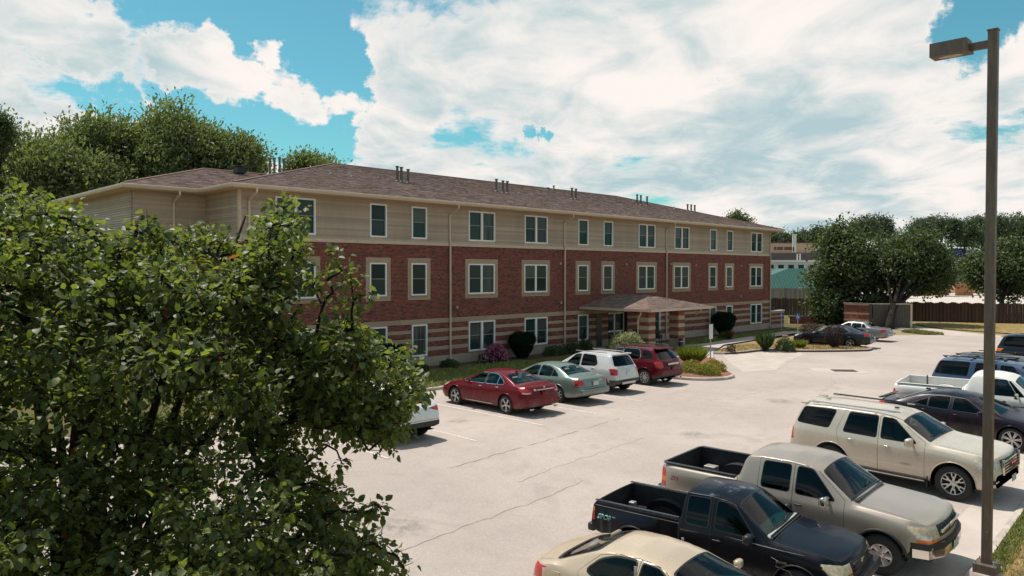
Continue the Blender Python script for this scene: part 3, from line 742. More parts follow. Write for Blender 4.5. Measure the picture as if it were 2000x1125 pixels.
# roof
EZ, EY0, EX0, EX1 = 8.75, 30.5, 13.8, 63.7
RZ, RY, RX0, RX1 = 11.95, 42.5, 25.8, 55.3
o = MB()
o.poly([(EX0,EY0,EZ),(EX1,EY0,EZ),(RX1,RY,RZ),(RX0,RY,RZ)]); o.poly([(EX1,EY0,EZ),(EX1,54.5,EZ),(RX1,RY,RZ)])
o.poly([(EX1,54.5,EZ),(EX0,54.5,EZ),(RX0,RY,RZ),(RX1,RY,RZ)]); o.poly([(EX0,54.5,EZ),(EX0,EY0,EZ),(RX0,RY,RZ)])
W0, WY = 10.6, 33.9
o.poly([(W0,WY,EZ),(20,WY,EZ),(20,41.2,10.65),(17.0,41.2,10.65)]); o.poly([(W0,55,EZ),(W0,WY,EZ),(17.0,41.2,10.65),(17.0,48,10.65)])
o.poly([(17.0,41.2,10.65),(24,41.2,10.65),(24,48,10.65),(17.0,48,10.65)])
roof = bpart(o, 'roof', MAT['shingle'])
def shingles(p0, p1, p2, p3, parent, off, expo=.145, tab=.33, seed=3):
    """courses of separate shingles on the slope p0 p1 (eave) p2 p3 (ridge)"""
    rg = np.random.default_rng(seed); p0, p1, p2, p3 = map(Vector, (p0, p1, p2, p3))
    ex = (p1-p0).normalized(); nrm = ex.cross((p3-p0)); nrm.normalize()
    if nrm.z < 0: nrm = -nrm
    up = nrm.cross(ex); up = up if up.z > 0 else -up
    H = (p3-p0).dot(up); n = int(H/expo); V = []; F = []
    l0, l1 = 0.0, (p1-p0).dot(ex); r0, r1 = (p3-p0).dot(ex), (p2-p0).dot(ex)
    for r in range(n):
        t0 = r/n; t1 = (r+1)/n; a = l0+(r0-l0)*t0; b = l1+(r1-l1)*t0; x = a - rg.random()*tab
        while x < b:
            w = tab*(.6+.8*rg.random()); u0, u1 = max(x, a), min(x+w, b); x += w
            if u1-u0 < .02: continue
            h = .010+.012*rg.random(); ht = H*t0; hb = H*t1+.02
            s0 = ex*u0+up*(ht); s1 = ex*u1+up*(ht)
            k = len(V)
            for q in (s0, s1): V.append((p0+q+nrm*.002)[:])
            for q in (s0, s1): V.append((p0+q+nrm*h)[:])
            V.append((p0+ex*u1+up*hb+nrm*.004)[:]); V.append((p0+ex*u0+up*hb+nrm*.004)[:])
            F += [(k, k+1, k+3, k+2), (k+2, k+3, k+4, k+5)]
    me = npmesh('shingle', np.array(V), np.array(F), MAT['shingle']); o = link('shingle', me, parent, off); o['kind'] = 'stuff'
shingles((EX0,EY0,EZ),(EX1,EY0,EZ),(RX1,RY,RZ),(RX0,RY,RZ), roof, (0,0,0))
shingles((EX0,54.5,EZ),(EX0,EY0,EZ),(RX0,RY,RZ),(RX0,RY,RZ), roof, (0,0,0), seed=4)
shingles((W0,WY,EZ),(20,WY,EZ),(20,41.2,10.65),(17.0,41.2,10.65), roof, (0,0,0), seed=5)
shingles((EX1,EY0,EZ),(EX1,54.5,EZ),(RX1,RY,RZ),(RX1,RY,RZ), roof, (0,0,0), seed=6)
for a, b in (((EX0,EY0,EZ),(RX0,RY,RZ)), ((RX0,RY,RZ),(RX1,RY,RZ)), ((EX1,EY0,EZ),(RX1,RY,RZ)), ((W0,WY,EZ),(17.0,41.2,10.65)), ((17.0,41.2,10.65),(24,41.2,10.65))):
    MB().tube([Vector(a)+vec(0,0,.01), Vector(b)+vec(0,0,.01)], .06, 6).build('ridge_cap', MAT['shingle'], roof)
# soffit, fascia, gutters
o = MB(); zs = 8.58
o.box(EX0, EX1, EY0+.06, BY+.02, zs-.02, zs); o.box(EX0+.0, BX0, BY+.02, WY+.02, zs-.02, zs); o.box(W0, 14.3, WY+.02, BY+3.5, zs-.02, zs); o.box(W0, 11.25, BY+3.5, 55, zs-.02, zs); o.box(BX1, EX1, BY+.02, 54.5, zs-.02, zs)
bpart(o, 'soffit', MAT['soffit'])
def gutter(a, b):
    a, b = Vector(a), Vector(b); t = (b-a).normalized(); n = vec(t.y, -t.x, 0); m = MB()
    prof = [(0, 8.58), (.09, 8.58), (.135, 8.66), (.135, 8.735), (.115, 8.745), (.10, 8.70), (0, 8.70)]
    A = [a + n*d + vec(0,0,h-a.z) for d, h in prof]; B = [b + n*d + vec(0,0,h-b.z) for d, h in prof]; k = len(prof)
    m.add(A+B, [(i, (i+1)%k, k+(i+1)%k, k+i) for i in range(k)] + [tuple(range(k)), tuple(range(2*k-1, k-1, -1))])
    bpart(m, 'gutter', MAT['gutter'])
gutter((EX0-.1, EY0+.06, 0), (EX1, EY0+.06, 0)); gutter((EX0+.03, WY+.03, 0), (EX0+.03, EY0-.05, 0)); gutter((W0-.1, WY+.06, 0), (EX0-.1, WY+.06, 0)); gutter((W0+.03, 55, 0), (W0+.03, WY, 0)); gutter((EX1-.03, EY0, 0), (EX1-.03, 54.5, 0))
# downspouts
def downspout(x, wallx=None, y=BY, ye=EY0-.0, foot=.12):
    m = MB()
    def seg(pts, w=.085, d=.065):
        for p, q in zip(pts[:-1], pts[1:]):
            p, q = Vector(p), Vector(q); t = (q-p).normalized(); sx = vec(1,0,0) if abs(t.x) < .9 else vec(0,0,1); n = t.cross(sx).normalized(); sx = n.cross(t).normalized()
            V = [P + sx*(w/2*i) + n*(d/2*j) for P in (p - t*.02, q + t*.02) for i, j in ((-1,-1),(1,-1),(1,1),(-1,1))]
            m.add(V, [(0,1,2,3),(7,6,5,4),(0,4,5,1),(1,5,6,2),(2,6,7,3),(3,7,4,0)])
    seg([(x, ye, 8.6), (x, ye, 8.42), (x, y-.07, 8.12), (x, y-.07, 6.68), (x, y-.11, 6.52), (x, y-.11, foot+.12), (x+.06, y-.32, foot)])
    bpart(m, 'downspout', MAT['gutter'])
for x in (14.82, 26.1, 35.4, 46.62, 62.7): downspout(x)
downspout(12.9, y=BY+3.4, ye=WY)
# vents on the roof
def pipe(x, y, z, h, r=.06, capr=.12):
    m = MB(); m.lathe([(r, -.2), (r, h-.1), (capr, h-.02), (capr, h), (0, h+.01)], 10, c=(x, y, z)); m.lathe([(.16, -.02), (.14, .05), (r, .09)], 10, c=(x, y, z))
    bpart(m, 'vent_pipe', MAT['pipe'], smooth=True, sharp=40)
for (x, y, z, h) in [(26.48,36.5,10.35,.92),(26.75,36.46,10.34,.90),(27.1,36.27,10.29,.84),(34.6,36.57,10.37,.86),(34.9,36.24,10.28,.84),(35.3,36.24,10.28,.84),
                     (45.0,41.47,11.68,.2),(45.7,41.48,11.68,.4),(42.64,36.88,10.45,.84),(43.04,36.83,10.44,.82),(51.9,37.68,10.67,.86),(52.4,37.66,10.66,.84),(52.7,37.24,10.55,.84),
                     (58.68,37.08,10.51,.6),(59.1,36.98,10.48,.62),(59.45,36.83,10.44,.62),(22.4,44.3,11.0,1.15),(22.7,44.3,11.0,1.2),(23.0,44.2,11.0,1.25),(23.3,44.2,11.0,1.2)]: pipe(x, y, z, h, .075 if h > .5 else .06)
for (x, y, z) in [(22.3,36.9,10.46),(23.5,36.7,10.4),(37.4,37.2,10.53),(38.6,37.1,10.5),(55.2,37.6,10.6),(57.0,37.4,10.58)]:
    m = MB(); m.lathe([(.03, 0), (.03, .26), (0, .27)], 8, c=(x, y, z)); m.lathe([(.10, 0), (.06, .08), (.03, .09)], 8, c=(x, y, z)); bpart(m, 'plumbing_stack', MAT['flash'])
m = MB(); m.bbox((18.6, 40.3, 10.62), (.5, .5, .28)); m.bbox((18.6, 40.3, 10.85), (.75, .75, .05)); bpart(m, 'roof_vent', MAT['black'])
# small wall lights
for x, z in [(26.6,3.1),(35.05,5.55),(35.1,3.1),(41.8,5.55),(47.2,5.6),(50.6,5.55),(57.6,5.55),(57.6,3.0)]:
    bpart(MB().bbox((x, BY-.06, z), (.16, .10, .16), b=.02), 'wall_light', MAT['flash'])

# entrance canopy
CX0, CX1, CY, CZ = 36.9, 43.75, 25.75, 2.80
cz = 2.66
can = MB(); ry0, rz_ = 28.5, 3.55; mx_ = (CX0+CX1)/2
can.poly([(CX0,BY-.03,CZ),(CX0,CY,CZ),(mx_,ry0,rz_),(mx_,BY-.03,rz_)]); can.poly([(CX0,CY,CZ),(CX1,CY,CZ),(mx_,ry0,rz_)]); can.poly([(CX1,CY,CZ),(CX1,BY-.03,CZ),(mx_,BY-.03,rz_),(mx_,ry0,rz_)])
can.box(CX0+.05, CX1-.05, CY+.05, BY-.03, cz, CZ-.01)
canopy = bpart(can, 'canopy_roof', MAT['soffit'])
shingles((CX0,BY-.03,CZ),(CX0,CY,CZ),(mx_,ry0,rz_),(mx_,BY-.03,rz_), canopy, (0,0,0), seed=8); shingles((CX0,CY,CZ),(CX1,CY,CZ),(mx_,ry0,rz_),(mx_,ry0,rz_), canopy, (0,0,0), seed=9)
shingles((CX1,CY,CZ),(CX1,BY-.03,CZ),(mx_,BY-.03,rz_),(mx_,ry0,rz_), canopy, (0,0,0), seed=10)
f_ = MB(); f_.box(CX0-.02, CX0+.10, CY+.10, BY-.03, cz-.01, CZ+.005); f_.box(CX0-.02, CX1+.02, CY-.02, CY+.10, cz-.01, CZ+.005); f_.box(CX1-.10, CX1+.02, CY+.10, BY-.03, cz-.01, CZ+.005)
f_.build('canopy_gutter', MAT['gutter'], canopy)
for px_, py_ in ((37.5, 26.45), (40.75, 26.5)):
    pb = Bricks(); s = .33
    core = MB().box(px_-s, px_+s, py_-s, py_+s, .1, cz); pl = bpart(core, 'pillar', MAT['mortar'])
    for z0, z1 in [(.86,1.06),(1.32,1.56),(1.80,2.04),(2.30,2.64)]:
        pb.wall(vec(0,py_-s,0), vec(1,0,0), vec(0,-1,0), px_-s, px_+s, z0, z1); pb.wall(vec(px_-s,0,0), vec(0,-1,0), vec(-1,0,0), -(py_+s), -(py_-s), z0, z1)
    pb.build(pl, (0,0,0))
    for z0, z1 in [(1.06,1.32),(1.56,1.80),(2.04,2.30)]: MB().box(px_-s-.016, px_+s+.016, py_-s-.016, py_+s+.016, z0+.005, z1-.005).build('stone_block', MAT['stone'], pl)
    MB().box(px_-s-.03, px_+s+.03, py_-s-.03, py_+s+.03, .1, .855).build('pillar_base', MAT['foundation'], pl)
m = MB(); m.tube([(37.05,26.6,2.64),(37.05,26.6,2.5),(37.12,26.85,2.2),(37.12,26.85,.2)], .05, 6); bpart(m, 'canopy_downspout', MAT['gutter'])
m = MB(); m.tube([(43.5,26.4,2.64),(43.5,26.5,2.45),(43.6,26.9,2.25)], .05, 6); bpart(m, 'canopy_downspout', MAT['gutter'])

# ------------------------------------------------------------------ things around the building
pw = thing('patio_wall', 'low striped brick patio wall joined to the far right corner of the building', 'wall', (64.1, 31.2, 0))
PWO = vec(64.1, 31.2, 0); pb = Bricks()
MB().box(-1.2, 1.3, .02, .25, -.1, 1.52).build('wall_core', MAT['mortar'], pw)
for z0, z1 in [(.56,.80),(.96,1.16),(1.30,1.5)]: pass
pb = Bricks()
for z0, z1 in [(.40,.66),(.80,1.02),(1.16,1.38)]: pb.wall(vec(0,.02,0), vec(1,0,0), vec(0,-1,0), -1.2, 1.3, z0, z1)
pb.build(pw, (0,0,0))
for z0, z1 in [(.66,.80),(1.02,1.16),(1.38,1.53)]:
    for k in range(2): MB().box(-1.2+k*1.25+.003, .05+k*1.25-.003, .0, .26, z0+.004, z1-.004).build('stone_block', MAT['stone'], pw)
MB().box(-1.22, 1.32, -.012, .28, -.1, .395).build('wall_base', MAT['foundation'], pw)
MB().box(-1.24, 1.36, -.05, .32, 1.535, 1.60).build('coping', MAT['white_sign'], pw)
# ------------------------------------------------------------------ places read off the photograph
_yaw = rad(45.4); _pt = rad(1.19)
_F0 = vec(math.cos(_yaw), math.sin(_yaw), 0); _R = vec(math.sin(_yaw), -math.cos(_yaw), 0); _Z = vec(0, 0, 1)
_F = _F0*math.cos(_pt) - _Z*math.sin(_pt); _U = _Z*math.cos(_pt) + _F0*math.sin(_pt)
def at(px, py, d): return vec(0,0,5) + _F*d + _R*((px-1000)/1470*d) - _U*((py-562.5)/1470*d)
def onground(px, py, z=0.0):
    r = at(px, py, 1.0) - vec(0,0,5); return vec(0,0,5) + r*((z-5)/r.z)
FACE = rad(-44.6)

# ------------------------------------------------------------------ foliage
def rand_dirs(n, rg): v = rg.normal(size=(n, 3)); return v/np.linalg.norm(v, axis=1, keepdims=True)
def norm(v): return v/np.maximum(np.linalg.norm(v, axis=1, keepdims=True), 1e-9)
def leaf_quads(P, D, Nn, S, wid=.55, fold=.18):
    """folded pointed leaves: base, two sides, tip"""
    D = norm(D); B = norm(np.cross(D, Nn)); Nn = norm(np.cross(B, D)); S = S[:, None]
    a = P; b = P + D*S*.48 + B*S*wid*.5 + Nn*S*fold; c = P + D*S; d = P + D*S*.48 - B*S*wid*.5 + Nn*S*fold
    V = np.stack([a, b, c, d], 1).reshape(-1, 3); n = len(P); i = np.arange(n)[:, None]*4
    F = np.concatenate([i+[0,1,2], i+[0,2,3]], 0)
    return V, F
LEAF8 = np.array([(0,0,0), (.16,-.30,.05), (.16,0,-.02), (.16,.30,.05)])  # unused guide
def leaf_full(P, D, Nn, S, curl):
    """pear leaf: eight points, cupped along the midrib and curling at the tip"""
    D = norm(D); B = norm(np.cross(D, Nn)); Nn = norm(np.cross(B, D)); S = S[:, None]; c = curl[:, None]
    def q(u, v, w): return P + D*S*u + B*S*v + Nn*S*w
    pts = [q(0,0,0), q(.28,-.33,.10), q(.30,0,0), q(.28,.33,.10), q(.64,-.30,.08-.10*c), q(.66,0,-.06*c), q(.64,.30,.08-.10*c), q(1.0,0,-.26*c)]
    V = np.stack(pts, 1).reshape(-1, 3); i = np.arange(len(P))[:, None]*8
    F = np.concatenate([i+list(t) for t in ((0,2,1),(0,3,2),(1,2,5),(1,5,4),(2,3,6),(2,6,5),(4,5,7),(5,6,7))], 0)
    return V, F

def leafy_tree(name, label, base, trunk_r, blobs, n, size, mat, group=None, seed=1, wind=None, fork=None, cat='tree', droop=.0, wid=.6):
    """a tapered trunk with limbs into the crown; the crown a volume of separate leaves gathered in clumps"""
    rg = np.random.default_rng(seed); base = Vector(base)
    t = thing(name, label, cat, base, 0, group)
    C_ = np.array([tuple(Vector(b[0])-base) for b in blobs]); Rr = np.array([b[1] for b in blobs])
    top = C_[:, 2].max(); low = max(.5, (C_[:, 2]-Rr).min())
    cen = C_.mean(0); m = MB()
    hub = Vector((cen[0]*.25, cen[1]*.25, low + (cen[2]-low)*.35))
    m.tube([(0,0,-.2), (0,0,.25), Vector((hub.x*.4, hub.y*.4, hub.z*.5)), hub, Vector((cen[0], cen[1], cen[2]+.2*(top-cen[2])))], [trunk_r*1.5, trunk_r*1.05, trunk_r*.85, trunk_r*.6, trunk_r*.15], 9)
    for k, c in enumerate(C_):
        if k % 4: continue
        c = Vector(c); s = hub*.55 + Vector((0,0,hub.z*.2*rg.random())); mid = s.lerp(c, .5) + Vector((rg.normal()*.3, rg.normal()*.3, .1*(c-s).length))
        m.tube([s, mid, c], [trunk_r*.42, trunk_r*.25, trunk_r*.06], 6, False)
    m.build('trunk', MAT['bark'], t, smooth=True)
    # leaf clumps inside the blobs
    w = Rr**2; k = rg.choice(len(blobs), int(n*.16), p=w/w.sum())
    dirs = rand_dirs(len(k), rg); dirs[:, 2] = dirs[:, 2]*.9+.12; dirs = norm(dirs); rr = rg.random(len(k))**.42
    cl = C_[k] + dirs*(Rr[k]*rr*(1+.16*rg.normal(size=len(k))))[:, None]
    j = rg.integers(0, len(cl), n); sp = size*1.5
    P = cl[j] + rg.normal(size=(n, 3))*[sp, sp, sp*.7]
    out = norm(dirs[j] + rg.normal(size=(n, 3))*.55 + [0, 0, .45])
    D = norm(rg.normal(size=(n, 3)) + dirs[j]*.6 + [0, 0, -droop] + (np.array(wind) if wind else 0))
    V, F = leaf_quads(P, D, out, size*(.6+.8*rg.random(n)), wid)
    o = link('crown', npmesh('crown', V, F, mat), t)
    return t

def crown(c, rx, rz, m, rb, seed, ry=None):
    """m clumps spread over an ellipsoid"""
    rg = random.Random(seed); ry = ry or rx; out = [(Vector(c), rb*1.25)]
    for i in range(m):
        zz = rg.uniform(-.85, 1); a = rg.uniform(0, 2*math.pi); r = math.sqrt(max(0, 1-zz*zz)); k = rg.uniform(.62, 1.0)
        f = _F0; s = _R
        p = Vector(c) + s*(rx-rb)*r*math.cos(a)*k + f*(ry-rb)*r*math.sin(a)*k + _Z*(rz-rb)*zz*k
        out.append((p, rb*rg.uniform(.7, 1.15)))
    return out

# the row of tall trees behind the building, leaves thrown up by the wind
TL = [(50, 335, 68, 130, 100, 'tall bright green tree at the far left behind the pear tree', 'light'), (215, 320, 72, 120, 118, 'tall wind-blown tree behind the left wing, second from the left of the group', ''),
      (345, 318, 74, 118, 126, 'tallest wind-blown tree, rising right above the hip of the left wing', ''), (452, 335, 76, 84, 88, 'wind-blown tree at the right end of the group, beside the four roof pipes', ''),
      (130, 350, 66, 120, 92, 'dark lower tree in front of the tall group at the left', 'dark'), (615, 345, 84, 66, 58, 'small rounded treetop above the roof right of the four pipes', '')]
for i, (px, py, d, hw, hh, lb, kind) in enumerate(TL):
    c = at(px, py, d); b = vec(c.x, c.y, 0); s = d/1470
    mt = MAT['maple_leaf']
    leafy_tree('broadleaf_tree', lb, b, .38, crown(c, hw*s, hh*s*1.0, 34, hw*s*.34, 20+i), 26000 if i < 4 else 17000, .40, mt, 'tall trees behind the building', 40+i, wind=(.4,-.4,.9), wid=.42)
leafy_tree('broadleaf_tree', 'dark treetop at the very left edge above the pear tree', (at(-12, 400, 60)-vec(0,0,at(-12,400,60).z)), .3, crown(at(-14, 262, 60), 1.6, 2.2, 14, .8, 77), 7000, .24, MAT['oak_leaf'], 'tall trees behind the building', 78)
# right of the building
c = at(1645, 545, 74)
leafy_tree('oak_tree', 'dark broad tree left of the forked trunk, hanging over the brown fence', onground(1662, 634), .32, crown(at(1642, 522, 73), 3.9, 4.9, 40, 1.3, 5) + crown(at(1625, 600, 73), 2.6, 2.1, 12, 1.0, 6), 27000, .31, MAT['oak_leaf'], 'trees by the fence', 51)
ob = onground(1737, 642)
leafy_tree('oak_tree', 'dark spreading tree with a forked trunk beside the tan gate panel', ob, .36, crown(at(1775, 512, 71.5), 4.3, 3.6, 36, 1.3, 7) + crown(at(1820, 535, 71.5), 2.6, 2.4, 10, .95, 8) + crown(at(1712, 592, 70.5), 1.7, 1.5, 10, .7, 9) + crown(at(1810, 548, 71), 2.6, 1.5, 10, .8, 19), 30000, .31, MAT['oak_leaf'], 'trees by the fence', 52)
fk = MB(); z0 = vec(0,0,0)
fk.tube([(0,0,-.1), at(1728, 600, 71)-ob, at(1712, 575, 71)-ob, at(1700, 550, 71)-ob], [.36,.26,.2,.1], 8); fk.tube([(0,0,-.1), at(1740, 600, 71)-ob, at(1749, 565, 71)-ob, at(1755, 530, 71)-ob], [.36,.27,.2,.1], 8)
for o in bpy.data.objects:
    if o.parent and o.parent.get('label', '').startswith('dark spreading'): tp = o.parent
fk.build('limb', MAT['bark'], tp, smooth=True)
leafy_tree('oak_tree', 'dense dark tree at the right edge behind the lamp pole', onground(1955, 618), .32, crown(at(1965, 532, 88), 5.0, 4.6, 40, 1.5, 10), 24000, .34, MAT['oak_leaf'], 'trees by the fence', 53)
leafy_tree('broadleaf_tree', 'treetop showing above the right end of the roof', vec(*(at(1440, 500, 108)[:2]), 0), .3, crown(at(1440, 440, 108), 2.6, 2.6, 16, .9, 12), 7000, .26, MAT['oak_leaf'], None, 54)
FT = [(1495,472,230,32,24), (1530,470,240,34,20), (1570,468,250,30,20), (1600,462,235,26,24), (1690,446,150,34,32), (1722,452,165,24,28), (1795,450,160,34,30), (1825,446,170,24,26), (1858,452,215,24,28),
      (1885,458,225,34,34), (1918,448,235,30,30), (1945,446,210,26,30), (1968,450,215,34,36), (2002,444,222,34,34), (1560,480,270,40,18), (1640,470,250,50,30), (1760,474,255,60,30), (1905,478,262,50,26), (1990,476,268,50,26)]
FL = {0: 'far low tree beside the building corner under the eave', 1: 'far tree right of the downspout corner', 2: 'far tree behind the white chimney stack', 3: 'far tree just left of the two big oaks', 4: 'treetop peeping between the two oaks from behind', 5: 'rounded treetop right of the one between the oaks', 6: 'treetop over the right shoulder of the forked oak', 7: 'smaller treetop over the right shoulder of the forked oak',
      8: 'far tree over the blue ended shed', 9: 'broad far tree above the grey shed roof', 10: 'far tree just left of the lamp pole', 11: 'far tree right behind the lamp pole', 12: 'far tree right of the lamp pole on the skyline', 13: 'far tree cut by the right picture edge', 14: 'low far tree behind the tan walled building', 15: 'low far tree glimpsed behind the left oak', 16: 'low far tree behind the forked oak', 17: 'low far tree right of the blue ended shed', 18: 'low far tree at the right edge behind the lamp pole'}
for i, (px, py, d, hw, hh) in enumerate(FT):
    c = at(px, py, d); s = d/1470
    hz_ = 20*(lambda t: t*t*(3-2*t))(min(1, max(0, (math.hypot(c.x, c.y)-205)/330)))*.8
    leafy_tree('far_tree', FL.get(i, 'distant tree in the far treeline behind the lots'), (c.x, c.y, min(hz_, c.z-3)-.3), .3, crown(c, hw*s, hh*s, 16, hw*s*.38, 100+i), 4200, .5*d/230+.08, MAT['far_leaf'], 'trees on the far skyline', 200+i)

# ------------------------------------------------------------------ the pear tree close to the camera
def inside(poly, x, y):
    c = False; n = len(poly)
    for i in range(n):
        a, b = poly[i], poly[i-1]
        if (a[1] > y) != (b[1] > y) and x < (b[0]-a[0])*(y-a[1])/(b[1]-a[1]) + a[0]: c = not c
    return c
def edge_dist(poly, x, y):
    best = 1e9
    for i in range(len(poly)):
        (x0, y0), (x1, y1) = poly[i-1], poly[i]; dx, dy = x1-x0, y1-y0
        t = max(0, min(1, ((x-x0)*dx+(y-y0)*dy)/(dx*dx+dy*dy+1e-9))); best = min(best, math.hypot(x-x0-t*dx, y-y0-t*dy))
    return best
PEAR = [(-420,480),(-150,400),(-40,376),(40,362),(120,398),(170,428),(240,430),(330,452),(400,440),(455,472),(500,458),(520,415),(548,392),(585,412),(592,455),(580,500),(600,540),(560,575),(575,620),(612,650),(640,648),(668,625),(705,640),
        (735,668),(790,692),(828,722),(812,782),(786,838),(742,882),(700,868),(668,822),(632,800),(598,812),(582,850),(600,905),(640,925),(668,960),(700,1000),(712,1060),(760,1085),(800,1120),(790,1260),(560,1430),(-420,1430)]
SPRIG = [((612,560),5.6,.13),((650,572),5.6,.13),((688,560),5.55,.15),((705,575),5.55,.11),((655,508),5.6,.09),((668,530),5.6,.10),((640,545),5.6,.10),((630,600),5.7,.12),((690,590),5.5,.08),((556,405),6.0,.12),((575,425),6.0,.12),((535,425),6.0,.14),((520,455),6.0,.16),((560,460),6.0,.16),
         ((700,1000),5.2,.1),((732,985),5.2,.08),((745,995),5.25,.05),((690,1040),5.1,.12),((730,1060),5.1,.12),((775,1085),5.0,.09),((790,1110),5.0,.09),((720,880),5.4,.12),((760,850),5.4,.12),((700,850),5.4,.1),((650,960),5.2,.08),((640,1000),5.2,.12),((800,740),5.5,.14),((815,760),5.5,.10),((640,870),5.9,.05),((668,905),5.8,.06),((615,880),5.7,.06)]
def pear_tree():
    rg = random.Random(5); ng = np.random.default_rng(9)
    foot = vec(1.75, 6.75, 0)
    t = thing('pear_tree', 'large leafy pear tree filling the left foreground, close to the camera', 'tree', foot)
    cl = []
    tries = 0
    while len(cl) < 1000 and tries < 20000:
        tries += 1
        x = rg.uniform(-400, 830); y = rg.uniform(345, 1400)
        if not inside(PEAR, x, y): continue
        e = edge_dist(PEAR, x, y); R = rg.uniform(.15, .30); d = 0
        half = 2.0*math.sqrt(max(.02, 1-max(0, 1-e/330)**2)); d = 6.1 + rg.uniform(-1, 1)*half*.85 + (.25 if y < 500 else 0) - (.3 if y > 1000 else 0)
        rp = R*1470/d
        if e < rp*.8:
            if e < rp*.34: continue
            R = e/.8*d/1470
        cl.append((at(x, y, d), R))
    BULGE = [(600,650),(640,655),(672,632),(708,650),(740,680),(790,700),(824,730),(806,785),(780,832),(742,872),(704,858),(672,815),(634,795),(590,800)]
    LOWER = [(590,900),(640,930),(672,970),(704,1010),(716,1065),(760,1095),(792,1125),(760,1240),(560,1300),(520,1000)]
    for poly, m in ((BULGE, 95), (LOWER, 70), ([(560,760),(640,790),(700,800),(738,842),(700,856),(640,838),(560,850)], 42), ([(-60,392),(60,382),(160,440),(240,445),(400,455),(470,485),(520,430),(585,420),(585,520),(560,640),(300,640),(-60,600)], 190)):
        k = 0
        while k < m:
            x = rg.uniform(min(p[0] for p in poly), max(p[0] for p in poly)); y = rg.uniform(min(p[1] for p in poly), max(p[1] for p in poly))
            if inside(poly, x, y): d = 5.9 + rg.uniform(-.55, .7); cl.append((at(x, y, d), rg.uniform(.10, .19))); k += 1
    cl += [(at(p[0], p[1], d), r) for p, d, r in SPRIG]
    # stems
    st = MB()
    stems = []
    for (x, y, d, r) in [(150,760,6.2,.085),(40,520,6.4,.07),(250,560,6.3,.07),(330,700,5.9,.06),(430,560,6.2,.055),(-120,640,6.2,.07),(190,860,5.6,.05),(520,690,6.0,.05),(90,640,7.1,.06),(300,640,7.2,.06)]:
        tip = at(x, y, d) - foot; k = rg.uniform(1.2, 2.0)
        s = vec(rg.uniform(-.05,.05), rg.uniform(-.05,.05), k); mid = s.lerp(tip, .45) + vec(0, 0, .22)
        P = [s, mid, tip, tip + (tip-mid)*.35]; stems.append((s, mid, tip)); st.tube(P, [r, r*.72, r*.42, r*.15], 8)
    st.tube([(0,0,-.1), (0,0,.3), (.02,0,1.2), (0,.02,2.1)], [.15,.125,.11,.085], 12)
    st.tube([(.05,-.02,1.0), at(140,1000,6.1)-foot, at(150,900,6.1)-foot, at(160,760,6.2)-foot], [.09,.075,.065,.05], 10)
    st.tube([(.05,-.02,.8), at(205,1110,5.9)-foot, at(190,980,5.9)-foot, at(230,840,5.9)-foot], [.09,.085,.06,.03], 10)
    pts = [s.lerp(m, k/6) for s, m, tp in stems for k in range(2, 7)] + [m.lerp(tp, k/6) for s, m, tp in stems for k in range(1, 7)]
    # every clump hangs on the nearest wood that is already there, so the boughs fork like boughs
    C_ = np.array([(c-foot)[:] for c, R in cl]); nodes = [np.array(p[:]) for p in pts]; par = [-1]*len(nodes); order = np.argsort([min(np.linalg.norm(np.array(p[:])-c) for p in pts) for c in C_]); NA = np.array(nodes); where = {}
    for i in order:
        dv = C_[i]-NA; k = int(np.argmin(np.linalg.norm(dv, axis=1) + np.maximum(0, -dv[:, 2])*.8)); par.append(k); where[i] = len(NA); NA = np.vstack([NA, C_[i]])
    cnt = np.ones(len(NA))
    for k in range(len(NA)-1, -1, -1):
        if par[k] >= 0: cnt[par[k]] += cnt[k]
    LP, LD, LN, LS = [], [], [], []
    for i, (c, R) in enumerate(cl):
        c = c - foot; kn = where[i]; q = Vector(NA[par[kn]]); r1 = .003+.0032*math.sqrt(cnt[kn]); r0 = min(.05, r1*1.35)
        L_ = (c-q).length; mid = q.lerp(c, .5) + vec(rg.uniform(-.05,.05), rg.uniform(-.05,.05), rg.uniform(-.02,.08))*min(1, L_*2); st.tube([q, mid, c], [r0, (r0+r1)/2, r1], 5, False)
        axis = (c-q).normalized() if L_ > .05 else vec(0,0,1)
        nt = max(4, int(R*40))
        for k in range(nt):
            d = Vector(rand_dirs(1, ng)[0]) + axis*.35 + vec(0,0,.45); d.normalize(); ln = R*rg.uniform(.6, 1.15); s = c + d*R*.05 - axis*R*.3*rg.random()
            e = s + d*ln; st.tube([s, e], [.0035, .0015], 3, False)
            nl = max(5, int(ln/.019))
            for j in range(nl):
                u = (j+.6)/nl; p = s.lerp(e, u); o = Vector(rand_dirs(1, ng)[0]); o = (o - d*o.dot(d)*.5).normalized()
                pet = .025+.025*rg.random(); p2 = p + o*pet + d*.01
                LP.append(p2[:]); LD.append((o*.8 + d*.35 + vec(0,0,-.35) + vec(*rand_dirs(1, ng)[0])*.35)[:]); LN.append((vec(0,0,.8) + o*.35 + vec(*rand_dirs(1, ng)[0])*.55)[:]); LS.append(rg.uniform(.034, .056) if rg.random() < .35 else rg.uniform(.046, .074))
    st.build('trunk', MAT['bark'], t, smooth=True)
    LP, LD, LN, LS = map(np.array, (LP, LD, LN, LS)); n = len(LP)
    cur = ng.random(n)
    # the three hundred leaves that show largest are parts of their own
    W = LP + np.array(foot[:]); rel = W - np.array([0,0,5.0]); dep = rel@np.array(_F); xx = 1000+1470*(rel@np.array(_R))/dep; yy = 562.5-1470*(rel@np.array(_U))/dep
    score = LS/dep*((xx > 15) & (xx < 840) & (yy > 340) & (yy < 1115))
    top = np.argsort(-score)[:300]; rest = np.setdiff1d(np.arange(n), top)
    V, F = leaf_full(LP[rest], LD[rest], LN[rest], LS[rest], cur[rest])
    o = link('foliage', npmesh('foliage', V, F, MAT['pear_leaf'], True), t); o['kind'] = 'stuff'
    protos = []
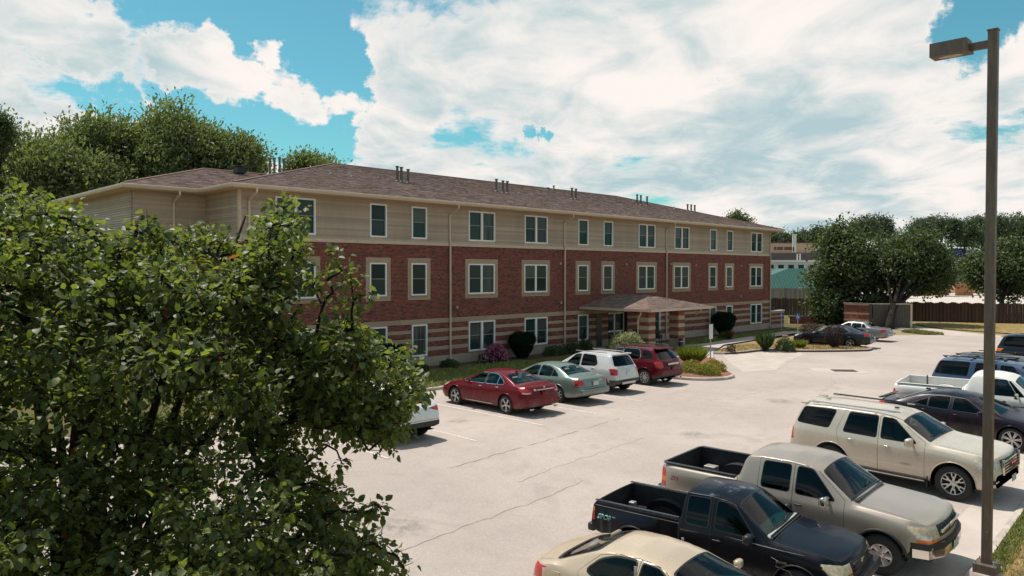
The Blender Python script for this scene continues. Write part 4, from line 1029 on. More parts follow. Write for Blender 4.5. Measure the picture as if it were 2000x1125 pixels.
    for c in (.1, .45, .8, 1.0):
        V1, F1 = leaf_full(np.zeros((1,3)), np.array([[1.,0,0]]), np.array([[0,0,1.]]), np.ones(1), np.array([c]))
        protos.append(npmesh('leaf', V1, F1, MAT['pear_leaf_single'], True))
    for i in top:
        D = Vector(LD[i]).normalized(); B = D.cross(Vector(LN[i])).normalized(); N_ = B.cross(D)
        ob = link('leaf', protos[int(cur[i]*3.99)], t)
        s = LS[i]; M = Matrix(((D.x*s, B.x*s, N_.x*s, LP[i][0]), (D.y*s, B.y*s, N_.y*s, LP[i][1]), (D.z*s, B.z*s, N_.z*s, LP[i][2]), (0,0,0,1)))
        ob.matrix_local = M
    print('pear leaves', n)
pear_tree()

# ------------------------------------------------------------------ shrubs and flowers
def shrub(name, label, c, rx, ry, h, n, size, mat, cat='shrub', group=None, form='mound', seed=1, stems=True, up=0.0, extra=()):
    rg = np.random.default_rng(seed); t = thing(name, label, cat, c, 0, group)
    d = rand_dirs(n, rg); r = rg.random(n)**.28; lump = 1 + .10*np.sin(d[:,0]*5+seed) * np.cos(d[:,1]*6) + .06*np.sin(d[:,2]*9+d[:,0]*7)
    P = d*(r*lump)[:, None]
    if form == 'mound':
        P[:, 2] = np.abs(P[:, 2]); P *= [rx, ry, h]
    elif form == 'yew':          # clipped, broad at the top and drawn in towards the foot
        sgn = np.sign(P)*np.abs(P)**.72; zz = (sgn[:, 2]+1)/2; k = .45+.62*np.minimum(1, zz*1.5)
        P = np.stack([sgn[:,0]*rx*k, sgn[:,1]*ry*k, zz*h], 1)
    elif form == 'spray':        # blades or spikes fanning from the foot
        P = np.stack([d[:,0]*rx*.35*r, d[:,1]*ry*.35*r, np.zeros(n)], 1)
    if form == 'spray':
        D = norm(np.stack([d[:,0]*rx/h, d[:,1]*ry/h, np.full(n, .9)], 1) + rg.normal(size=(n,3))*.12); S = h*(.55+.5*rg.random(n)); V, F = leaf_quads(P, D, rand_dirs(n, rg), S, size, .04)
    else:
        out = norm(d + rg.normal(size=(n,3))*.6 + [0,0,.25]); D = norm(rg.normal(size=(n,3)) + [0,0,up]); V, F = leaf_quads(P, D, out, size*(.6+.8*rg.random(n)), .6)
    link('foliage', npmesh('foliage', V, F, mat), t)
    if stems:
        m = MB()
        for k in range(7):
            a = k*.9; m.tube([(.04*math.cos(a), .04*math.sin(a), -.05), (rx*.3*math.cos(a), ry*.3*math.sin(a), h*.45), (rx*.5*math.cos(a), ry*.5*math.sin(a), h*.8)], [.022,.016,.006], 5)
        m.build('stem', MAT['bark'], t)
    for (nm, mt, nn, sz, zmin) in extra:
        d2 = rand_dirs(nn, rg); d2[:,2] = np.abs(d2[:,2]); P2 = d2*[rx*1.04, ry*1.04, h*1.06]; P2 = P2[P2[:,2] > h*zmin]; k = len(P2)
        Pp = np.repeat(P2, 4, 0); dd = np.repeat(d2[:len(P2)], 4, 0); V, F = leaf_quads(Pp, norm(rand_dirs(len(Pp), rg) + [0,0,.2]), norm(dd + rg.normal(size=dd.shape)*.4), np.full(len(Pp), sz), .8)
        link(nm, npmesh(nm, V, F, mt), t)
    return t
YG = 'clipped dark yews along the front'
shrub('yew_shrub', 'dark clipped yew left of the single ground floor window behind the pear branches', (21.6, 30.2, .05), .62, .62, 1.45, 15000, .07, MAT['yew_leaf'], group=YG, form='yew', seed=3)
shrub('yew_shrub', 'dark clipped yew beside the pink flowers, under the double ground floor window', (30.75, 30.35, .05), .72, .70, 1.55, 17000, .07, MAT['yew_leaf'], group=YG, form='yew', seed=4)
shrub('yew_shrub', 'dark clipped yew right of the entrance canopy', (53.3, 30.35, .05), .85, .8, 1.85, 18000, .08, MAT['yew_leaf'], group=YG, form='yew', seed=5)
c = at(1224, 660, 44.4)
shrub('variegated_shrub', 'rounded cream and green variegated shrub in front of the entrance', (c.x, c.y, .1), 1.45, 1.2, 1.34, 12000, .10, MAT['variegated'], seed=6)
BG = 'dark red barberries on the island'
for i, (px, py, lb) in enumerate([(1584, 672, 'dark purple barberry at the nose of the charcoal sedan'), (1629, 679, 'dark purple barberry in front of the charcoal sedan doors')]):
    g = onground(px, py, .11); shrub('barberry', lb, g, .66, .62, 1.5, 6000, .055, MAT['barberry'], group=BG, form='yew', seed=8+i)
g = vec(28.6, 30.3, .05)
shrub('petunias', 'mound of pink and white petunias below the ground floor window', g, .75, .55, .95, 2600, .07, MAT['barberry'], 'flowers', seed=11, extra=[('blossom', MAT['petal_pink'], 700, .065, .12), ('blossom', MAT['petal_white'], 160, .055, .05)])
shrub('petunias', 'small pale pink flower clump left of the petunia mound', (27.5, 30.2, .05), .35, .3, .6, 700, .06, MAT['garden_leaf'], 'flowers', seed=12, extra=[('blossom', MAT['petal_pink'], 45, .05, .2), ('blossom', MAT['petal_white'], 45, .05, .2)])
g = onground(1352, 712, .09)
shrub('ornamental_grass', 'bright green grass clump behind the orange flowers', g, .75, .75, 1.15, 1500, .035, MAT['light_leaf'], 'grass clump', form='spray', seed=13, stems=False)
for i, (px, py, rx, h, lb) in enumerate([(1352, 726, .7, .55, 'yellow orange flowers at the left of the planted nose bed'), (1382, 731, .65, .5, 'yellow orange flowers at the kerb of the planted nose bed'), (1395, 724, .6, .5, 'yellow orange flowers below the white sign post')]):
    g = onground(px, py, .09)
    shrub('coreopsis', lb, g, rx, rx, h, 2200, .07, MAT['light_leaf'], 'flowers', 'orange flowers in the nose bed', seed=14+i, stems=False, up=.8, extra=[('blossom', MAT['petal_orange'], 150, .05, .3)])
IG = 'plants on the island'
for i, (px, py, rx, h, n, form, mt, lb) in enumerate([(1495, 683, .5, 1.25, 420, 'spray', 'garden_leaf', 'tall spiky plant in the middle of the island'), (1533, 684, .62, .8, 1500, 'mound', 'garden_leaf', 'dark green leafy plant on the island'),
        (1562, 680, .5, .65, 700, 'spray', 'light_leaf', 'lime green strappy plant beside the barberry'), (1428, 688, .3, .6, 200, 'mound', 'barberry', 'small reddish plant at the left tip of the island'), (1425, 663, .3, .8, 160, 'spray', 'rust_leaf', 'rusty orange plant at the lawn edge below the yew'), (1415, 662, .5, .5, 500, 'mound', 'garden_leaf', 'low green plant below the yew at the walkway')]):
    g = onground(px, py, .1); shrub('garden_plant', lb, g, rx, rx, h, n, .10 if form == 'mound' else .05, MAT[mt], 'plant', IG, form, 30+i, stems=False)
for i, (x, rx, h, lb) in enumerate([(33.4, 1.0, .62, 'leafy perennials at the foot of the wall behind the silver sedan'), (35.0, .8, .7, 'leafy perennials by the downspout left of the entrance'), (25.2, .5, .4, 'low green plant left of the downspout foot'), (23.2, .6, .35, 'low plant under the single ground floor window'), (36.2, .6, .8, 'leafy plants beside the entrance corner')]):
    shrub('perennials', lb, (x, 30.2, .05), rx, .55, h, 1600, .09, MAT['garden_leaf'], 'plants', 'green plants along the foundation', seed=50+i, stems=False, up=.5)

# grass
def grass(name, poly, n, z, h, mat, seed, label=None, tuft=1):
    rg = np.random.default_rng(seed); xs = [p[0] for p in poly]; ys = [p[1] for p in poly]; P = []
    while len(P) < n:
        x = rg.uniform(min(xs), max(xs)); y = rg.uniform(min(ys), max(ys))
        if inside(poly, x, y): P.append((x, y, z))
    P = np.array(P); a = rg.random(n)*6.283; ln = rg.normal(size=(n,2))*.5; hh = h*(.5+.8*rg.random(n)); w = .16*hh
    s = np.stack([np.cos(a)*w, np.sin(a)*w, 0*a], 1); tip = P + np.stack([ln[:,0]*hh, ln[:,1]*hh, hh], 1)
    V = np.stack([P-s, P+s, tip], 1).reshape(-1, 3); F = np.arange(n*3).reshape(-1, 3)
    V[:, 2] += np.repeat([gz(a_, b_) for a_, b_ in P[:, :2]], 3)
    o = link(name, npmesh(name, V, F, mat)); o['kind'] = 'stuff'
    return o
grass('grass', [(14, kerb_y(14)-.16), (26, kerb_y(26)-.16), (26, kerb_y(26)-.45), (20, kerb_y(20)-.38), (17, kerb_y(17)-.55), (14, kerb_y(14)-.42)], 10000, .03, .055, MAT['blade'], 1)
grass('grass', [(13, 3.2), (26, 3.5), (26, -1), (13, -1)], 1500, .036, .05, MAT['blade'], 2)
grass('dry_grass', [(13.4, 3.4), (26, 3.85), (26, -1.5), (13.4, -1.5)], 60000, .03, .055, MAT['dryblade'], 3)
grass('grass', [(14, 25.2), (30, 25.2), (30, 29.9), (14, 29.9)], 16000, .04, .10, MAT['blade'], 4)
grass('grass', [(44, 27.9), (46, 27.7), (60, 28.8), (66, 29.8), (44, 29.8)], 10000, .04, .12, MAT['blade'], 5)
grass('dry_grass', isl + [(52, 20.5), (53, 23), (46, 25.2)], 5000, .115, .09, MAT['dryblade'], 6)
grass('grass', [(66, 19.8), (66.6, 18.4), (69.4, 21.6), (67.5, 22.0)], 2500, .0, .22, MAT['blade'], 7)
grass('grass', [(72.5, 22.2), (79, 26.5), (83, 34), (80, 34)], 5000, .045, .2, MAT['blade'], 8)
# ------------------------------------------------------------------ fences and the far lots
def picket_fence(label, pts, h, bw, gap, mat, group=None, z=0.0, step=2.4, dog=True):
    f = thing('wooden_fence', label, 'fence', (pts[0][0], pts[0][1], z), 0, group); o = Vector((pts[0][0], pts[0][1], z))
    m = MB(); rl = MB(); rg = random.Random(len(pts)); posts = []
    for a, b in zip(pts[:-1], pts[1:]):
        a, b = Vector((*a, 0)), Vector((*b, 0)); t = (b-a).normalized(); n = vec(-t.y, t.x, 0); L = (b-a).length; k = int(L/(bw+gap))
        for i in range(k):
            s = a + t*i*(bw+gap) - vec(o.x, o.y, 0); hh = h + rg.uniform(-.03, .03) + .05*math.sin(i*.9); off = n*(.035 if i % 2 else -.035); th = n*.02
            p = [s+off, s+t*bw+off, s+t*bw+off+vec(0,0,hh-.04), s+t*(bw-.035)+off+vec(0,0,hh), s+t*.035+off+vec(0,0,hh), s+off+vec(0,0,hh-.04)]
            q = [v+th for v in p]; m.add(p+q, [(0,1,2,3,4,5), (11,10,9,8,7,6)] + [(j, (j+1)%6, 6+(j+1)%6, 6+j) for j in range(6)])
        for zr in (.35, h*.55, h-.28):
            P = a - vec(o.x, o.y, 0) + vec(0,0,zr); Q = b - vec(o.x, o.y, 0) + vec(0,0,zr); rl.tube([P, Q], .03, 4)
        for i in range(int(L/step)+1): posts.append(a + t*min(i*step, L) - vec(o.x, o.y, 0) + n*.09)
    pk = m.build('picket', mat, f); pk['kind'] = 'stuff'; rl.build('rail', mat, f)
    pm = MB().box(-.05, .05, -.05, .05, -.2, h-.06); p0 = pm.build('post', mat, f, loc=posts[0])
    for p in posts[1:]:
        c = p0.copy(); COL.objects.link(c); c.parent = f; c.location = p
    return f
picket_fence('long brown wooden fence crossing behind the trees', [(83.6, 48), (84.3, 39.7), (84.3, 33.5), (83.2, 26), (85.2, 20), (88.0, 13), (92, 3)], 1.98, .16, -.006, MAT['fence_wood'])
picket_fence('weathered grey stockade fence below the green roof', [tuple(at(1495, 570, 97)[:2]), tuple(at(1600, 570, 100)[:2])], 2.9, .30, .06, MAT['grey_wood'])

def facing(name, label, cat, px0, px1, py_top, d, z0=0.0):
    """an Empty at the foot of a far building, and its width and height"""
    a, b = at(px0, py_top, d), at(px1, py_top, d); c = (a+b)/2
    return thing(name, label, cat, (c.x, c.y, z0), FACE), (b-a).length, c.z - z0
# green roofed store
t, w, h = facing('store', 'store with a sloping green metal roof right of the apartment corner', 'building', 1440, 1592, 524, 112)
g = simple('green_metal', (.020,.085,.066,1), .4, .2); gl = simple('green_metal_light', (.035,.14,.10,1), .4, .2)
MB().box(-w/2+.6, w/2-.6, .8, 10, 0, h-2.9).build('wall', simple('store_wall', (.30,.27,.24,1), .8), t)
m = MB(); m.poly([(-w/2,0,h-3.0),(w/2,0,h-3.0),(w/2,4,h),(-w/2+9,4,h)]); m.poly([(-w/2,0,h-3.0),(-w/2+9,4,h),(-w/2+9,9,h)]); m.poly([(-w/2+9,4,h),(w/2,4,h),(w/2,9,h),(-w/2+9,9,h)]); m.build('roof', g, t)
for k in range(int(w/.45)):
    x = -w/2+.2+k*.45; zz = 1.0 if x > -w/2+9 else (x+w/2)/9
    MB().tube([(x, -.01, h-2.98), (x, 4*zz, h-2.98+3.0*zz)], .03, 4).build('roof_seam', gl, t)
# white building behind it
t, w, h = facing('white_building', 'low white building with small windows behind the green roof', 'building', 1470, 1605, 508, 135)
MB().box(-w/2, w/2, 0, 12, 0, h-.35).build('wall', simple('pale_siding', (.40,.46,.45,1), .7), t); MB().box(-w/2-.2, w/2+.2, -.2, 12.2, h-.35, h).build('parapet', MAT['white_sign'], t)
for k in range(7): MB().box(-w/2+1.0+k*1.8, -w/2+2.0+k*1.8, -.03, .02, h-1.5, h-.85).build('window', MAT['pane'], t)
for x in (2.2, 2.7): MB().lathe([(.12, 0), (.12, 1.0), (.17, 1.02), (.17, 1.12), (0, 1.14)], 8, c=(x, 1, h)).build('vent', MAT['white_sign'], t)
# tan building with dark flat roof
t, w, h = facing('tan_building', 'tan walled building with a dark grey lower roof and white flue', 'building', 1440, 1640, 475, 165)
MB().box(-w/2, w/2, 0, 14, 0, h).build('wall', simple('tan_wall', (.52,.35,.26,1), .8), t); MB().box(-w/2-.3, w/2+.3, -.4, 0, h-4.0, h-2.2).build('lower_roof', simple('dark_roof', (.10,.085,.085,1), .8), t)
MB().box(-w/2, w/2, -.1, 14.1, h, h+.18).build('coping', simple('brown_coping', (.12,.08,.06,1), .7), t)
xc = (1548-1540)/1470*165; MB().lathe([(.45, h-2), (.45, h+1.6), (.5, h+1.6), (.5, h+1.9), (0, h+1.9)], 10, c=(xc, -1, 0)).build('flue', MAT['white_sign'], t)
MB().box(xc-.4, xc+.1, -1.4, -1.0, h-1.8, h-.9).build('dark_hood', MAT['black'], t)
for k, (x, ww) in enumerate([(-3.2, .5), (-2.5, 1.3), (-.9, 2.0)]): MB().box(x, x+ww, -.06, 0, h-1.5, h-.8).build('wall_stain', simple('brown_stain', (.14,.075,.05,1), .8), t)
# industrial shed on the far right
t, w, h = facing('shed', 'far grey blue shed with a bright blue end wall', 'building', 1853, 1925, 487, 225, 2.0)
MB().box(-w/2, w/2, 0, 14, -3, h-.6).build('wall', simple('grey_blue_wall', (.16,.19,.24,1), .7), t); MB().box(-w/2, -w/2+4.4, -.3, 0, 0+3, h+.3).build('blue_panel', simple('blue_wall', (.02,.035,.30,1), .5), t)
m = MB(); m.poly([(-w/2-.3,-.4,h-.6),(w/2+.3,-.4,h-.6),(w/2+.3,7,h+.9),(-w/2-.3,7,h+.9)]); m.build('roof', simple('pale_roof', (.42,.44,.46,1), .5), t)
for k in range(3): MB().box(-2+k*2.4, -.6+k*2.4, -.05, .02, 2.0, 3.2).build('window', MAT['pane'], t)
t, w, h = facing('low_shed', 'far tan shed with a grey roof below the blue shed', 'building', 1866, 1908, 503, 205, 1.0)
MB().box(-w/2, w/2, 0, 5, -2, h-.5).build('wall', simple('khaki_wall', (.27,.24,.21,1), .8), t); MB().box(-w/2-.2, w/2+.2, -.3, 5.2, h-.5, h).build('roof', simple('grey_roof', (.22,.21,.21,1), .7), t)
t = thing('utility_pole', 'thin utility pole in front of the far sheds', 'pole', tuple(at(1875, 530, 190)[:2]) + (0,), FACE)
MB().tube([(0,0,-1), (0,0,14.2)], [.14,.10], 8).build('pole', MAT['bark'], t); MB().box(-1.1, 1.1, -.06, .06, 13.3, 13.45).build('crossarm', MAT['bark'], t)
sb = thing('bare_soil_bank', 'reddish bare soil bank in front of the far sheds', 'soil bank', tuple(at(1890, 535, 185)[:2]) + (0,), FACE)
rgb_ = np.random.default_rng(2); m = MB(); nx, ny = 26, 8; V = [(-9+18*i/(nx-1), -2.5+5*j/(ny-1), 2.2*math.sin(math.pi*j/(ny-1))*math.sin(math.pi*i/(nx-1))**.5 + .3*rgb_.random()) for i in range(nx) for j in range(ny)]
m.add(V, [(i*ny+j, (i+1)*ny+j, (i+1)*ny+j+1, i*ny+j+1) for i in range(nx-1) for j in range(ny-1)]); m.build('soil', simple('red_soil', (.36,.20,.12,1), .95, var=.4, scale=1.2), sb, smooth=True)
# cedar screen in the far lot
a = onground(1797, 578); b = onground(1889, 577); cs = thing('cedar_enclosure', 'orange cedar board enclosure standing in the far lot', 'enclosure', ((a.x+b.x)/2, (a.y+b.y)/2, 0), FACE)
wd = (b-a).length; H_ = 2.75
def boards(x0, x1, y, h, n):
    for k in range(n):
        u0 = x0+(x1-x0)*k/n; u1 = x0+(x1-x0)*(k+1)/n; MB().box(u0+.015, u1-.015, y, y+.06, 0, h).build('board', MAT['orange_wood'], cs)
boards(-wd/2, -wd/2+wd*.31, 0, H_, 9); boards(wd/2-wd*.31, wd/2, 0, H_+.15, 9); boards(-wd/2+wd*.31, wd/2-wd*.31, 3.2, H_, 10)
MB().tube([(-wd/2+.2, -.05, 2.4), (-wd/2+wd*.30, -.05, .6)], .08, 4).build('brace', MAT['orange_wood'], cs); MB().box(-wd/2, -wd/2+.06, .06, 3.2, 0, H_).build('side_screen', MAT['orange_wood'], cs); MB().box(wd/2-.06, wd/2, .06, 3.2, 0, H_).build('side_screen', MAT['orange_wood'], cs)
c = onground(1847, 577); dm = thing('skip_bin', 'orange brown bin inside the cedar enclosure', 'bin', (c.x+.6, c.y+.6, 0), FACE); MB().bbox((0, .6, .85), (2.6, 1.2, 1.6), b=.06).build('tub', MAT['orange_wood'], dm); MB().bbox((0, .6, 1.70), (2.7, 1.3, .1), b=.02).build('lid', MAT['hazy_lamp'], dm)
c = onground(1822, 569); ut = thing('storage_units', 'pale grey storage units with a green cover behind the cedar enclosure', 'storage', (c.x, c.y, 0), FACE)
for k, (x, w_, h_) in enumerate([(-4.2, 2.6, 2.6), (-1.0, 3.2, 4.0), (2.6, 2.4, 3.0)]): MB().bbox((x, 0, h_/2), (w_, 2.4, h_), b=.05).build('unit', simple('pale_unit', (.42,.40,.39,1), .6), ut)
m = MB(); m.poly([(-2.9,-1.4,4.3),(.9,-1.4,4.3),(-.2,0,5.3),(-1.8,0,5.3)]); m.poly([(-2.9,1.4,4.3),(.9,1.4,4.3),(-.2,0,5.3),(-1.8,0,5.3)]); m.build('cover', gl, ut)
rg_ = random.Random(3)
for k in range(6): MB().tube([(-6+k*2.2, -1.8, 0), (-6+k*2.2, -1.8, 1.5)], .05, 5).build('post', MAT['white_sign'], ut)

# striped brick enclosure with tan gate panels
a, b, c = onground(1648, 637), onground(1700, 640), onground(1779, 641)
be = thing('bin_enclosure', 'striped brick bin enclosure behind the parked grey sedan', 'enclosure', a, math.atan2(b.y-a.y, b.x-a.x)); L = (b-a).length
MB().box(0, L, .02, .25, 0, 2.1).build('wall_core', MAT['mortar'], be); pb = Bricks()
for z0, z1 in [(.1,.55),(.72,1.15),(1.32,2.0)]: pb.wall(vec(0,.02,0), vec(1,0,0), vec(0,-1,0), 0, L, z0, z1)
pb.build(be, (0,0,0))
for z0, z1 in [(.55,.72),(1.15,1.32)]: MB().box(-.01, L+.01, .0, .27, z0+.004, z1-.004).build('stone_block', MAT['stone'], be)
MB().box(-.06, L+.06, -.05, .32, 2.1, 2.2).build('coping', MAT['stone'], be)
gp = thing('panel_gate', 'tan panelled gate with pale posts behind the forked trunk', 'gate', b, math.atan2(c.y-b.y, c.x-b.x)); L = (c-b).length
n = 14
for k in range(n): MB().box(.2+(L-.3)*k/n+.008, .2+(L-.3)*(k+1)/n-.008, 0, .05, .08, 2.12).build('panel', MAT['tan_panel'], gp)
MB().box(-.1, .12, -.05, .15, 0, 2.15).build('gate_post', MAT['door'], gp); MB().box(L-.06, L+.10, -.06, .1, 0, 2.2).build('gate_post', MAT['trim'], gp); MB().box(0, L, -.02, .1, 2.12, 2.2).build('top_rail', MAT['trim'], gp)
a, b = onground(1542, 633), onground(1652, 633)
rw = thing('retaining_wall', 'low dark brick retaining wall below the fence', 'wall', a, math.atan2(b.y-a.y, b.x-a.x)); L = (b-a).length
MB().box(0, L, 0, .3, 0, .75).build('wall_core', MAT['mortar'], rw); pb = Bricks(); pb.wall(vec(0,0,0), vec(1,0,0), vec(0,-1,0), 0, L, .02, .66, bl=.4, ch=.15); pb.build(rw, (0,0,0))
MB().box(-.02, L+.02, -.04, .34, .66, .76).build('coping', MAT['dark_cladding'], rw)

# ------------------------------------------------------------------ lamp pole
LP_ = vec(15.42, 3.55, gz(15.42, 3.55)-.05)
lp = thing('lamp_post', 'tall square bronze lamp post with a box head at the right kerb', 'lamp post', LP_)
MB().lathe([(0.26, -.1), (.26, .30), (.24, .34), (0, .34)], 20).build('pier', MAT['concrete'], lp, smooth=True, sharp=40)
MB().bbox((0, 0, .42), (.36, .36, .16), b=.008).build('base_cover', MAT['bronze'], lp)
ph = 9.95; hw = .074
m = MB(); m.bbox((0, 0, (.42+ph)/2), (hw*2, hw*2, ph-.42), b=.006); m.build('pole', MAT['bronze'], lp)
m = MB(); m.bbox((0, 0, ph+.01), (hw*2+.02, hw*2+.02, .03), b=.004); m.build('pole_cap', MAT['bronze'], lp)
m = MB(); m.bbox((0, hw+.14, ph-.22), (.10, .29, .13), b=.004); m.build('arm', MAT['bronze'], lp)
m = MB(); y0, y1 = .34, .98; zt, zb_ = ph-.06, ph-.31
V = [(-.17,y0,zb_),(.17,y0,zb_),(.17,y1,zb_),(-.17,y1,zb_),(-.17,y0+.04,zt),(.17,y0+.04,zt),(.17,y1,zt),(-.17,y1,zt)]
m.add(V, [(0,3,2,1),(4,5,6,7),(0,1,5,4),(1,2,6,5),(2,3,7,6),(3,0,4,7)]); hd = m.build('lamp_head', MAT['bronze'], lp)
m = MB(); m.add([(.10*math.cos(k*math.pi/12), .60+.20*math.sin(k*math.pi/12)+.07, zb_-.004-.02*0) for k in range(24)], [tuple(range(23, -1, -1))]); m.build('lens', MAT['lens'], hd)
m = MB(); m.bbox((-hw-.005, 0, 1.0), (.012, .07, .16), b=.002); m.build('hand_hole_cover', MAT['bronze'], lp)
for k in range(4): MB().lathe([(.012, 0), (.012, .05), (0, .05)], 8, c=((-.14, .14)[k % 2], (-.14, .14)[k//2], .50)).build('anchor_bolt', MAT['galv'], lp)

# signs
def sign(label, p, rz, post_h, w, h, front, back, mark=False, group=None):
    s = thing('sign', label, 'sign', p, rz, group)
    MB().box(-.03, .03, -.02, .02, -.1, post_h).build('post', MAT['galv'], s)
    MB().bbox((0, -.03, post_h-h/2+.02), (w, .012, h), b=.003).build('sign_plate', front, s)
    if mark:
        m = MB(); zc = post_h-h/2+.02; y = -.04; q = h*.5
        m.lathe([(q*.10, y-.001), (0, y-.002)], 10, axis='x', c=(0,0,0)) if False else None
        def disc(cx, cz, r, n=12): m.poly([(cx+r*math.cos(-2*math.pi*k/n), y, cz+r*math.sin(-2*math.pi*k/n)) for k in range(n)])
        disc(-.02, zc+q*.52, q*.12)
        m.box(-q*.10-.02, q*.04-.02, y-.001, y+.001, zc-q*.05, zc+q*.38); m.box(-.02, q*.36-.02, y-.001, y+.001, zc-q*.08, zc+q*.06); m.box(q*.30-.02, q*.42-.02, y-.001, y+.001, zc-q*.5, zc-q*.02)
        for k in range(14):
            a0 = rad(100+17*k); a1 = rad(100+17*(k+1))
            m.poly([(-.03+q*.42*math.cos(a0), y, zc-q*.22+q*.42*math.sin(a0)), (-.03+q*.42*math.cos(a1), y, zc-q*.22+q*.42*math.sin(a1)), (-.03+q*.32*math.cos(a1), y, zc-q*.22+q*.32*math.sin(a1)), (-.03+q*.32*math.cos(a0), y, zc-q*.22+q*.32*math.sin(a0))])
        m.build('wheelchair_symbol', MAT['white_frame'], s)
    return s
g = onground(1387.5, 707, .09)
sign('pale sign on a thin post at the tip of the flower bed', g, rad(-8), 2.05, .32, .80, MAT['white_sign'], MAT['white_sign'])
SG = 'blue accessible parking signs'
sign('blue wheelchair sign by the downspout at the building corner', (60.7, 29.2, .05), rad(-35), 1.55, .32, .45, MAT['blue_sign'], MAT['galv'], True, SG)
g = onground(1558, 656, .05)
sign('dark blue sign on a post in front of the retaining wall', g, rad(-45), 1.75, .36, .5, MAT['blue_sign'], MAT['galv'], True, SG)
# bench, chairs and bin near the entrance
g = onground(1533, 668, .1); bn = thing('bench', 'small red brown bench on the walkway by the island', 'bench', g, rad(25))
for k in range(3): MB().box(-.55, .55, -.19+.13*k, -.08+.13*k, .42, .46).build('slat', simple('red_slat', (.24,.07,.04,1), .7), bn)
for x in (-.42, .42): MB().box(x-.04, x+.04, -.17, .17, 0, .42).build('leg', MAT['kerb'], bn)
def patio_chair(label, p, rz):
    s = thing('patio_chair', label, 'chair', p, rz, 'black chairs under the canopy')
    MB().bbox((0, 0, .43), (.52, .5, .06), b=.02).build('seat', MAT['seat_dark'], s); MB().bbox((0, .28, .82), (.52, .06, .8), rx=rad(-14), b=.02).build('backrest', MAT['seat_dark'], s)
    for x in (-.28, .28):
        MB().tube([(x, -.24, 0), (x, -.24, .64), (x, .22, .66), (x, .34, .0)], .016, 6).build('side_frame', MAT['rail'], s)
patio_chair('black patio chair between the canopy pillars', (38.9, 28.2, .1), rad(60)); patio_chair('black patio chair behind the right canopy pillar', (40.0, 28.9, .1), rad(-30))
tb = thing('grill', 'black covered grill standing under the canopy', 'grill', (39.7, 27.2, .1), rad(20))
m = MB(); m.bbox((0,0,.86), (.62,.46,.22), b=.05); m.build('firebox', MAT['black'], tb); m = MB(); m.bbox((0,.08,1.12), (.62,.40,.34), rx=rad(-30), b=.1); m.build('lid', MAT['dark_cladding'], tb)
for x in (-.26, .26): MB().tube([(x, -.16, 0), (x, -.16, .8)], .02, 6).build('leg', MAT['rail'], tb); MB().tube([(x, .18, 0), (x, .18, .8)], .02, 6).build('leg', MAT['rail'], tb)
MB().bbox((.45,0,.92), (.28,.4,.03), b=.01).build('side_shelf', MAT['rail'], tb)
ab = thing('ash_bin', 'slim black ash bin beside the right canopy pillar', 'bin', (40.15, 25.8, .1)); MB().lathe([(.14, 0), (.16, .06), (.16, .72), (.10, .82), (0, .84)], 14).build('bin_body', MAT['black'], ab, smooth=True, sharp=40); MB().lathe([(.165, .60), (.165, .66)], 14).build('band', MAT['galv'], ab)
# ------------------------------------------------------------------ vehicles
def curve(pts, sm=.05):
    xs = np.array([p[0] for p in pts], float); zs = np.array([p[1] for p in pts], float); k = np.array([-1,-.6,-.2,.2,.6,1.0])*sm
    return lambda u: float(np.interp(u+k, xs, zs).mean())
def sstep(t): t = min(1, max(0, t)); return t*t*(3-2*t)
def roundpoly(pts, r):
    """a convex outline with its corners cut round"""
    out = []; n = len(pts)
    for i in range(n):
        p = Vector(pts[i]); a = Vector(pts[i-1])-p; b = Vector(pts[(i+1)%n])-p
        k = min(r, a.length*.45, b.length*.45); A = p+a.normalized()*k; B = p+b.normalized()*k
        for t in (0, .33, .67, 1): out.append(((A*(1-t)**2 + p*2*t*(1-t) + B*t*t))[:])
    return out
def grow(pts, d):
    c = Vector((sum(p[0] for p in pts)/len(pts), sum(p[1] for p in pts)/len(pts))); out = []; n = len(pts)
    ar = sum(pts[i][0]*pts[(i+1)%n][1]-pts[(i+1)%n][0]*pts[i][1] for i in range(n)); sg = 1 if ar > 0 else -1
    for i in range(n):
        p = Vector(pts[i]); e0 = (p-Vector(pts[i-1])).normalized(); e1 = (Vector(pts[(i+1)%n])-p).normalized()
        n0 = Vector((e0.y, -e0.x))*sg; n1 = Vector((e1.y, -e1.x))*sg; m = (n0+n1); m = m/max(.35, m.length_squared/2) if m.length > 1e-6 else n0
        out.append((p + m*d*1.0)[:])
    return out
T_LOW = [0,.04,.12,.25,.42,.58,.72,.84,.93,1.0]
I_LOW = [.10,.035,.014,.005,0,0,.004,.012,.026,.05]
Q_TOP = [.03,.07,.14,.25,.42,.62,.82,1.0]

